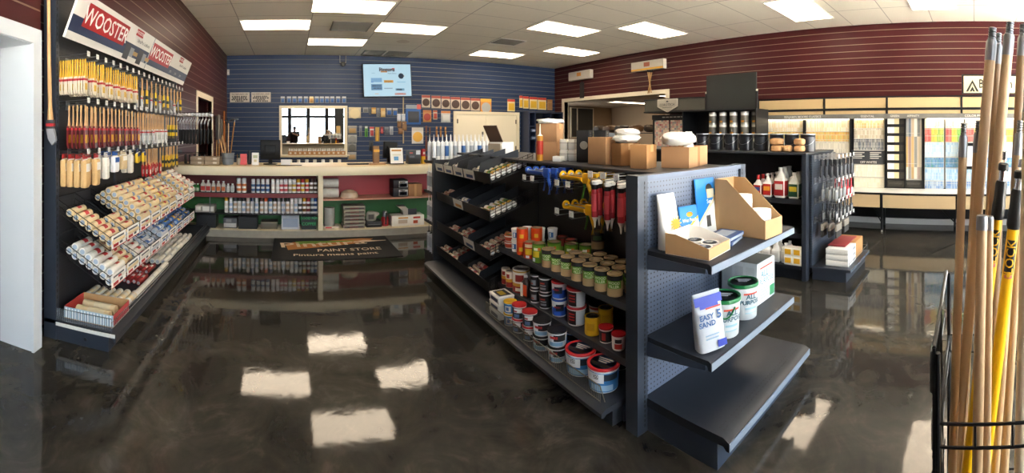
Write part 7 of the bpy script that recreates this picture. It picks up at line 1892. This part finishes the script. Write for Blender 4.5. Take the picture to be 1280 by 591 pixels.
# small framed notice on the chips
o_ = (7.1, 7.1 / tan(phi(1210)), 1.3)
y1, y0 = 7.1 / tan(phi(1200.5)), 7.1 / tan(phi(1220))
o = MB().box(7.085, 7.115, y0, y1, zp(210), zp(178)).build('framed_notice', FRM, None, o_); MB().box(7.079, 7.0845, y0 + .03, y1 - .03, zp(206), zp(182)).build('white_sheet', mat('#d8dbdc', .5), o, o_); MB().box(7.115, 7.15, (y0 + y1) / 2 - .02, (y0 + y1) / 2 + .02, 1.2, 1.24).build('clip', FRM, o, o_)
tag(o, 'black framed white notice before the bright colour chips, half behind the poles', 'notice')
# ================================================================ pole rack in the right foreground
WD = noisy('pole_wood', '#a98a66', '#c3a47c', 9, .5, 5, (1, 1, .12)); WD2 = noisy('pole_wood_dark', '#7d6448', '#94785a', 9, .5, 5, (1, 1, .12)); WDP = noisy('pole_wood_pale', '#cdb896', '#dccbb0', 9, .5, 5, (1, 1, .12))
GAL = mat('#8a8c8f', .35, .7); YEL = mat('#e0b10f', .35); PBLK = mat('#17181a', .4)
orx = (1.02, 0.0, 0)
pr_ = tag(empty('pole_rack', orx), 'black wire floor rack holding wooden and yellow poles, right at the front', 'rack')
RXA, RXB, RYA, RYB = .925, 1.33, -.24, .078
for x in (RXA, RXB):
    for y in (RYA, RYB): MB().bar((x, y, 0), (x, y, 1.08 if x < 1 else 1.12), .006, 7).build('corner_post', WIRE, pr_, orx)
for z in (.12, .52, .93):
    w = MB()
    for x in (RXA, RXB): w.bar((x, RYA, z), (x, RYB, z), .0036, 6)
    for y in (RYA, RYB): w.bar((RXA, y, z), (RXB, y, z), .0036, 6)
    if z > .9:
        for x in (RXA, RXB): w.bar((x, RYA, z - .05), (x, RYB, z - .05), .0034, 6)
        for y in (RYA, RYB): w.bar((RXA, y, z - .05), (RXB, y, z - .05), .0045, 6)
        for k in range(1, 4): w.bar((RXA, RYA + (RYB - RYA) * k / 4, z), (RXA, RYA + (RYB - RYA) * k / 4, z - .05), .003, 5)
    if z < .2:
        for k in range(1, 12): w.bar((RXA + (RXB - RXA) * k / 12, RYA, z), (RXA + (RXB - RXA) * k / 12, RYB, z), .0035, 5)
    w.build('wire_tier', WIRE, pr_, orx)
w = MB()
ys = RYB + .008
for k in range(5): w.bar((RXA + .02 + k * .09, ys, .02), (RXA + .02 + k * .045, ys, 1.09 + .004 * k), .0022, 5)
for k in range(8): w.bar((RXA + .01, ys + .004, .10 + k * .125), (RXB, ys + .004, .10 + k * .128), .0022, 5)
w.bar((RXA, ys, 1.09), (RXB, ys, 1.125), .005, 6).bar((RXA, ys, .02), (RXA, ys, 1.09), .004, 6)
w.build('wire_side', WIRE, pr_, orx)
# small packs hung on the rack side
for i, (x, z, col) in enumerate(((1.16, .98, '#2a2b2d'), (1.20, .80, '#c9cacb'), (1.14, .64, '#232426'))):
    o_ = (x, ys + .02, z)
    o = MB().cbox(x - .035, x + .035, ys + .012, ys + .03, z - .11, z, .005).bar((x, ys + .004, z + .02), (x, ys + .02, z - .01), .003).build('hanging_pack', mat(col, .45), None, o_); MB().box(x - .028, x + .028, ys + .0302, ys + .031, z - .09, z - .04).build('label', mat(('#8f9194', '#4a4c50', '#b9babb')[i], .5), o, o_)
    tag(o, ('dark pack hung highest on the side of the pole rack', 'pale pack hung in the middle of the pole rack side', 'dark pack hung lowest on the pole rack side')[i], 'pack')

def pole(xt, yt, xb, r, rad, kind, label, mt=WD):
    P0 = onR(xt, yt, r); P1 = onR(xb, 565, r)
    d = (P0 - P1).normalized(); k = (P1.z - .134) / d.z
    B = P1 - d * k                       # foot, on the bottom wires
    L = (P0 - B).length
    q_ = Vector((0, 0, 1)).rotation_difference(d)
    nm = 'wooden_pole' if kind in ('thread', 'cap') else 'extension_pole'
    if kind == 'thread':
        tip = .055; o = MB().lathe([(rad, 0), (rad, L - .085)], 14).build(nm, mt)
        f = MB().lathe([(rad * 1.04, L - .09), (rad * 1.04, L - .04), (rad * .8, L - .033)], 14)
        for i in range(5): f.lathe([(rad * .52, L - .033 + i * .0065), (rad * .72, L - .031 + i * .0065), (rad * .72, L - .028 + i * .0065), (rad * .52, L - .0266 + i * .0065)], 12)
        f.build('threaded_ferrule', GAL, o)
    elif kind == 'cap':
        o = MB().lathe([(rad, 0), (rad, L - .03)], 14).build(nm, mt)
        MB().lathe([(rad * 1.06, L - .032), (rad * 1.06, L - .004), (rad * .95, L), (.0001, L)], 14).build('metal_cap', GAL, o)
    elif kind == 'ext':
        g = L - .165
        o = MB().lathe([(rad, 0), (rad, g)], 16).build(nm, YEL)
        G = MB().lathe([(rad * 1.05, g - .005), (rad * 1.25, g + .004), (rad * 1.28, g + .03), (rad * 1.12, g + .045), (rad * 1.12, g + .085), (rad * .95, g + .092)], 16); G.build('grip', PBLK, o)
        MB().lathe([(rad * .72, g + .085), (rad * .72, g + .135)], 14).lathe([(rad * .5, g + .145), (rad * .5, g + .165), (rad * .3, g + .168)], 12).build('silver_tube', CHROME, o)
        MB().lathe([(rad * .95, g + .118), (rad * 1.0, g + .122), (rad * 1.0, g + .134), (rad * .7, g + .138)], 14).build('collar', PBLK, o)
        lb_ = MB(); a0 = pi
        lb_.patch(rad * 1.01, a0 - .95, a0 + .95, g - .125, g - .028, 0, 20)
        lb_.patch(rad * 1.03, a0 - .9, a0 + .9, g - .112, g - .03, 1, 20)
        lb_.patch(rad * 1.03, a0 - .7, a0 + .7, g - .122, g - .114, 3, 8)
        n = len(lb_.v)
        vs, fs = text_sliced('LOCK', .031, .008, .002)
        lb_.add([(rad * 1.06 * cos(a0 - v.y / rad), rad * 1.06 * sin(a0 - v.y / rad), g - .071 + v.x) for v in vs], fs, 2)
        lb_.patch(rad * 1.05, a0 - .28, a0 + .28, g - .119, g - .106, 2, 4)
        lb_.build('label', [mat('#d9a90f', .4), mat('#151517', .4), mat('#e0b022', .4), mat('#b9686a', .5)], o, fix=False)
    o.location = B; o.rotation_mode = 'XYZ'; o.rotation_euler = q_.to_euler()
    return tag(o, label, 'pole', 'wooden poles in the rack' if 'wood' in nm else 'yellow poles in the rack')
pole(1205, 153, 1191, 1.13, .0115, 'thread', 'wooden pole with grey threaded tip, shortest of the thin ones, at the rack edge', WD)
pole(1223.5, 150, 1202, 1.20, .0125, 'thread', 'wooden pole with grey tip just behind the shortest threaded pole', WD)
pole(1241, 34, 1197, 1.165, .0145, 'thread', 'tall wooden pole with grey threaded tip, second tallest in the rack', WD)
pole(1248.5, 41, 1221, 1.245, .012, 'thread', 'thin tall wooden pole hidden behind the second tallest pole', WD2)
pole(1263, 27, 1213, 1.15, .0145, 'thread', 'tallest wooden pole, its grey ferrule touching the top of the rack group', WD)
pole(1279, 30, 1253, 1.215, .0135, 'thread', 'dark wooden pole at the outer edge of the rack', WD2)
pole(1253, 153, 1236, 1.20, .0125, 'thread', 'wooden pole with grey tip between the tall poles and the black grips', WD2)
pole(1227.5, 269, 1222, .98, .0125, 'cap', 'short thick wooden pole with smooth grey cap, in front', WD)
pole(1236.5, 270, 1233, 1.015, .0105, 'cap', 'short capped wooden pole half hidden behind its twin', WD)
pole(1256.5, 190, 1211.5, 1.10, .0135, 'ext', 'yellow extension pole with black grip, further into the rack')
pole(1277, 199, 1233, 1.06, .0145, 'ext', 'yellow extension pole with black grip, front one with readable LOCK label')
pole(1218, 226, 1205, 1.24, .0095, 'ext', 'thin yellow extension pole mostly hidden behind the wooden poles')
pole(1275, 150, 1245.5, 1.115, .011, 'thread', 'wooden pole beside the front yellow pole', WD)
pole(1284, 120, 1257, 1.155, .011, 'thread', 'wooden pole right of the front yellow pole', WD)
pole(1287, 90, 1275, .985, .0125, 'thread', 'pale whitish wooden pole at the picture edge', WDP)
# ================================================================ the photographer, seen only in the mirror
def person():
    base = (.30, -.52, 0)
    J = {'pel': (0, 0, .95), 'waist': (0, 0, 1.10), 'chest': (0, .01, 1.32), 'neck': (0, .0, 1.49), 'chin': (0, .02, 1.56), 'head': (0, .02, 1.66), 'top': (0, .01, 1.755),
         'sL': (-.21, .0, 1.43), 'eL': (-.36, .10, 1.22), 'wL': (-.31, .34, 1.36), 'sR': (.21, .0, 1.43), 'eR': (.24, .22, 1.24), 'wR': (-.12, .34, 1.38),
         'hL': (-.10, 0, .92), 'kL': (-.11, .02, .50), 'aL': (-.11, -.01, .09), 'tL': (-.12, .14, .03), 'hR': (.10, 0, .92), 'kR': (.11, .02, .50), 'aR': (.11, -.01, .09), 'tR': (.12, .14, .03)}
    E_ = [('pel', 'waist'), ('waist', 'chest'), ('chest', 'neck'), ('neck', 'chin'), ('chin', 'head'), ('head', 'top'), ('chest', 'sL'), ('sL', 'eL'), ('eL', 'wL'), ('chest', 'sR'), ('sR', 'eR'), ('eR', 'wR'),
          ('pel', 'hL'), ('hL', 'kL'), ('kL', 'aL'), ('aL', 'tL'), ('pel', 'hR'), ('hR', 'kR'), ('kR', 'aR'), ('aR', 'tR')]
    Rd = {'pel': .15, 'waist': .14, 'chest': .165, 'neck': .06, 'chin': .065, 'head': .092, 'top': .06, 's': .075, 'e': .048, 'w': .034, 'h': .095, 'k': .062, 'a': .045, 't': .04}
    ks = list(J)
    verts = [J[k] for k in ks]; rad = [Rd.get(k, Rd.get(k[0])) for k in ks]
    # five-fingered hands round the phone
    edges = [(ks.index(a), ks.index(b)) for a, b in E_]
    for s_, wk in ((-1, 'wL'), (1, 'wR')):
        wv = Vector(J[wk]); pm = wv + Vector((s_ * .01 * -1, .05, .04)); verts.append(tuple(pm)); rad.append(.026); pi_ = len(verts) - 1; edges.append((ks.index(wk), pi_))
        for f in range(4):
            a = pm + Vector((s_ * (.030 - f * .004), .022 + .006 * f, -.028 + f * .019)); b = a + Vector((-s_ * .022, .030 - .003 * f, .004)); c = b + Vector((-s_ * .024, .008, 0))
            i0 = len(verts); verts += [tuple(a), tuple(b), tuple(c)]; rad += [.0095, .0088, .0078]; edges += [(pi_, i0), (i0, i0 + 1), (i0 + 1, i0 + 2)]
        a = pm + Vector((-s_ * .022, -.012, .02)); b = a + Vector((-s_ * .024, .004, .022)); i0 = len(verts); verts += [tuple(a), tuple(b)]; rad += [.011, .009]; edges += [(pi_, i0), (i0, i0 + 1)]
    me = bpy.data.meshes.new('person'); me.from_pydata(verts, edges, []); me.update()
    o = link('person', me, None, base); o.scale = (1.06, 1.06, 1.06)
    md = o.modifiers.new('Skin', 'SKIN'); md.use_smooth_shade = True
    for i, sv in enumerate(me.skin_vertices[0].data): sv.radius = (rad[i], rad[i] * (.72 if ks[i] in ('pel', 'waist', 'chest') else 1)) if i < len(ks) else (rad[i], rad[i])
    me.skin_vertices[0].data[0].use_root = True
    sb_ = o.modifiers.new('Subdivision', 'SUBSURF'); sb_.levels = 2; sb_.render_levels = 2
    me.materials.append(mat('#9a6f57', .6))
    # clothing and features
    MB().lathe([(.172, .88), (.178, 1.0), (.17, 1.12), (.195, 1.30), (.20, 1.40), (.12, 1.475), (.075, 1.50)], 18, sx=1.22, sy=.84).build('dark_shirt', mat('#17191d', .8), o)
    for s_ in (-1, 1):
        MB().tube([(s_ * .19, 0, 1.43), J[('eL', 'eR')[s_ > 0]]], [.105, .075], 12).build('sleeve', mat('#17191d', .8), o)
        MB().tube([(s_ * .085, 0, .97), (s_ * .11, .02, .50), (s_ * .11, -.005, .07)], [.118, .085, .07], 12).build('trouser_leg', mat('#23262d', .8), o)
        MB().cbox(s_ * .115 - .05, s_ * .115 + .05, -.09, .19, 0.001, .085, .03).build('shoe', mat('#101010', .5), o)
        MB().blob(.012, .02, .032, T(s_ * .094, .02, 1.655)).build('ear', mat('#9a6f57', .6), o)
        MB().blob(.013, .008, .009, T(s_ * .034, .104, 1.672)).build('eye', mat('#2a2522', .3), o)
    MB().blob(.098, .105, .085, T(0, -.004, 1.705), 0, 16, 10).build('short_hair', mat('#14110f', .8), o)
    MB().blob(.014, .022, .022, T(0, .113, 1.64)).build('nose', mat('#9a6f57', .6), o); MB().blob(.026, .008, .006, T(0, .102, 1.604)).build('mouth', mat('#7a4a42', .6), o)
    tag(o, 'person in dark shirt holding up a phone, seen reflected in the framed mirror', 'person')
    ph = MB().cbox(-.037, .037, -.006, .004, -.078, .078, .006).build('phone', mat('#141416', .3), None, loc=(.075, -.10, 1.50)); MB().box(-.033, .033, -.0075, -.0062, -.07, .07).build('phone_screen', mat('#2c3138', .1), ph); MB().lathe([(.006, 0), (.006, .003), (.0001, .003)], 10, 0, T(-.02, .0042, .06) @ RX(-pi / 2)).build('phone_lens', mat('#05060a', .1), ph)
    tag(ph, 'dark phone held by the person reflected in the framed mirror', 'phone')
person()
# ---------------------------------------------------------------- colour management
sc.view_settings.view_transform = 'Standard'; sc.view_settings.look = 'None'
sc.view_settings.gamma = 1.0; sc.view_settings.use_curve_mapping = False
sc.view_settings.exposure = 1.15
sc.render.engine = 'CYCLES'
sc.cycles.use_denoising = True
sc.cycles.max_bounces = 8; sc.cycles.diffuse_bounces = 4; sc.cycles.glossy_bounces = 4
sc.cycles.transparent_max_bounces = 8
sc.cycles.caustics_reflective = False; sc.cycles.caustics_refractive = False
sc.cycles.sample_clamp_indirect = 40.0
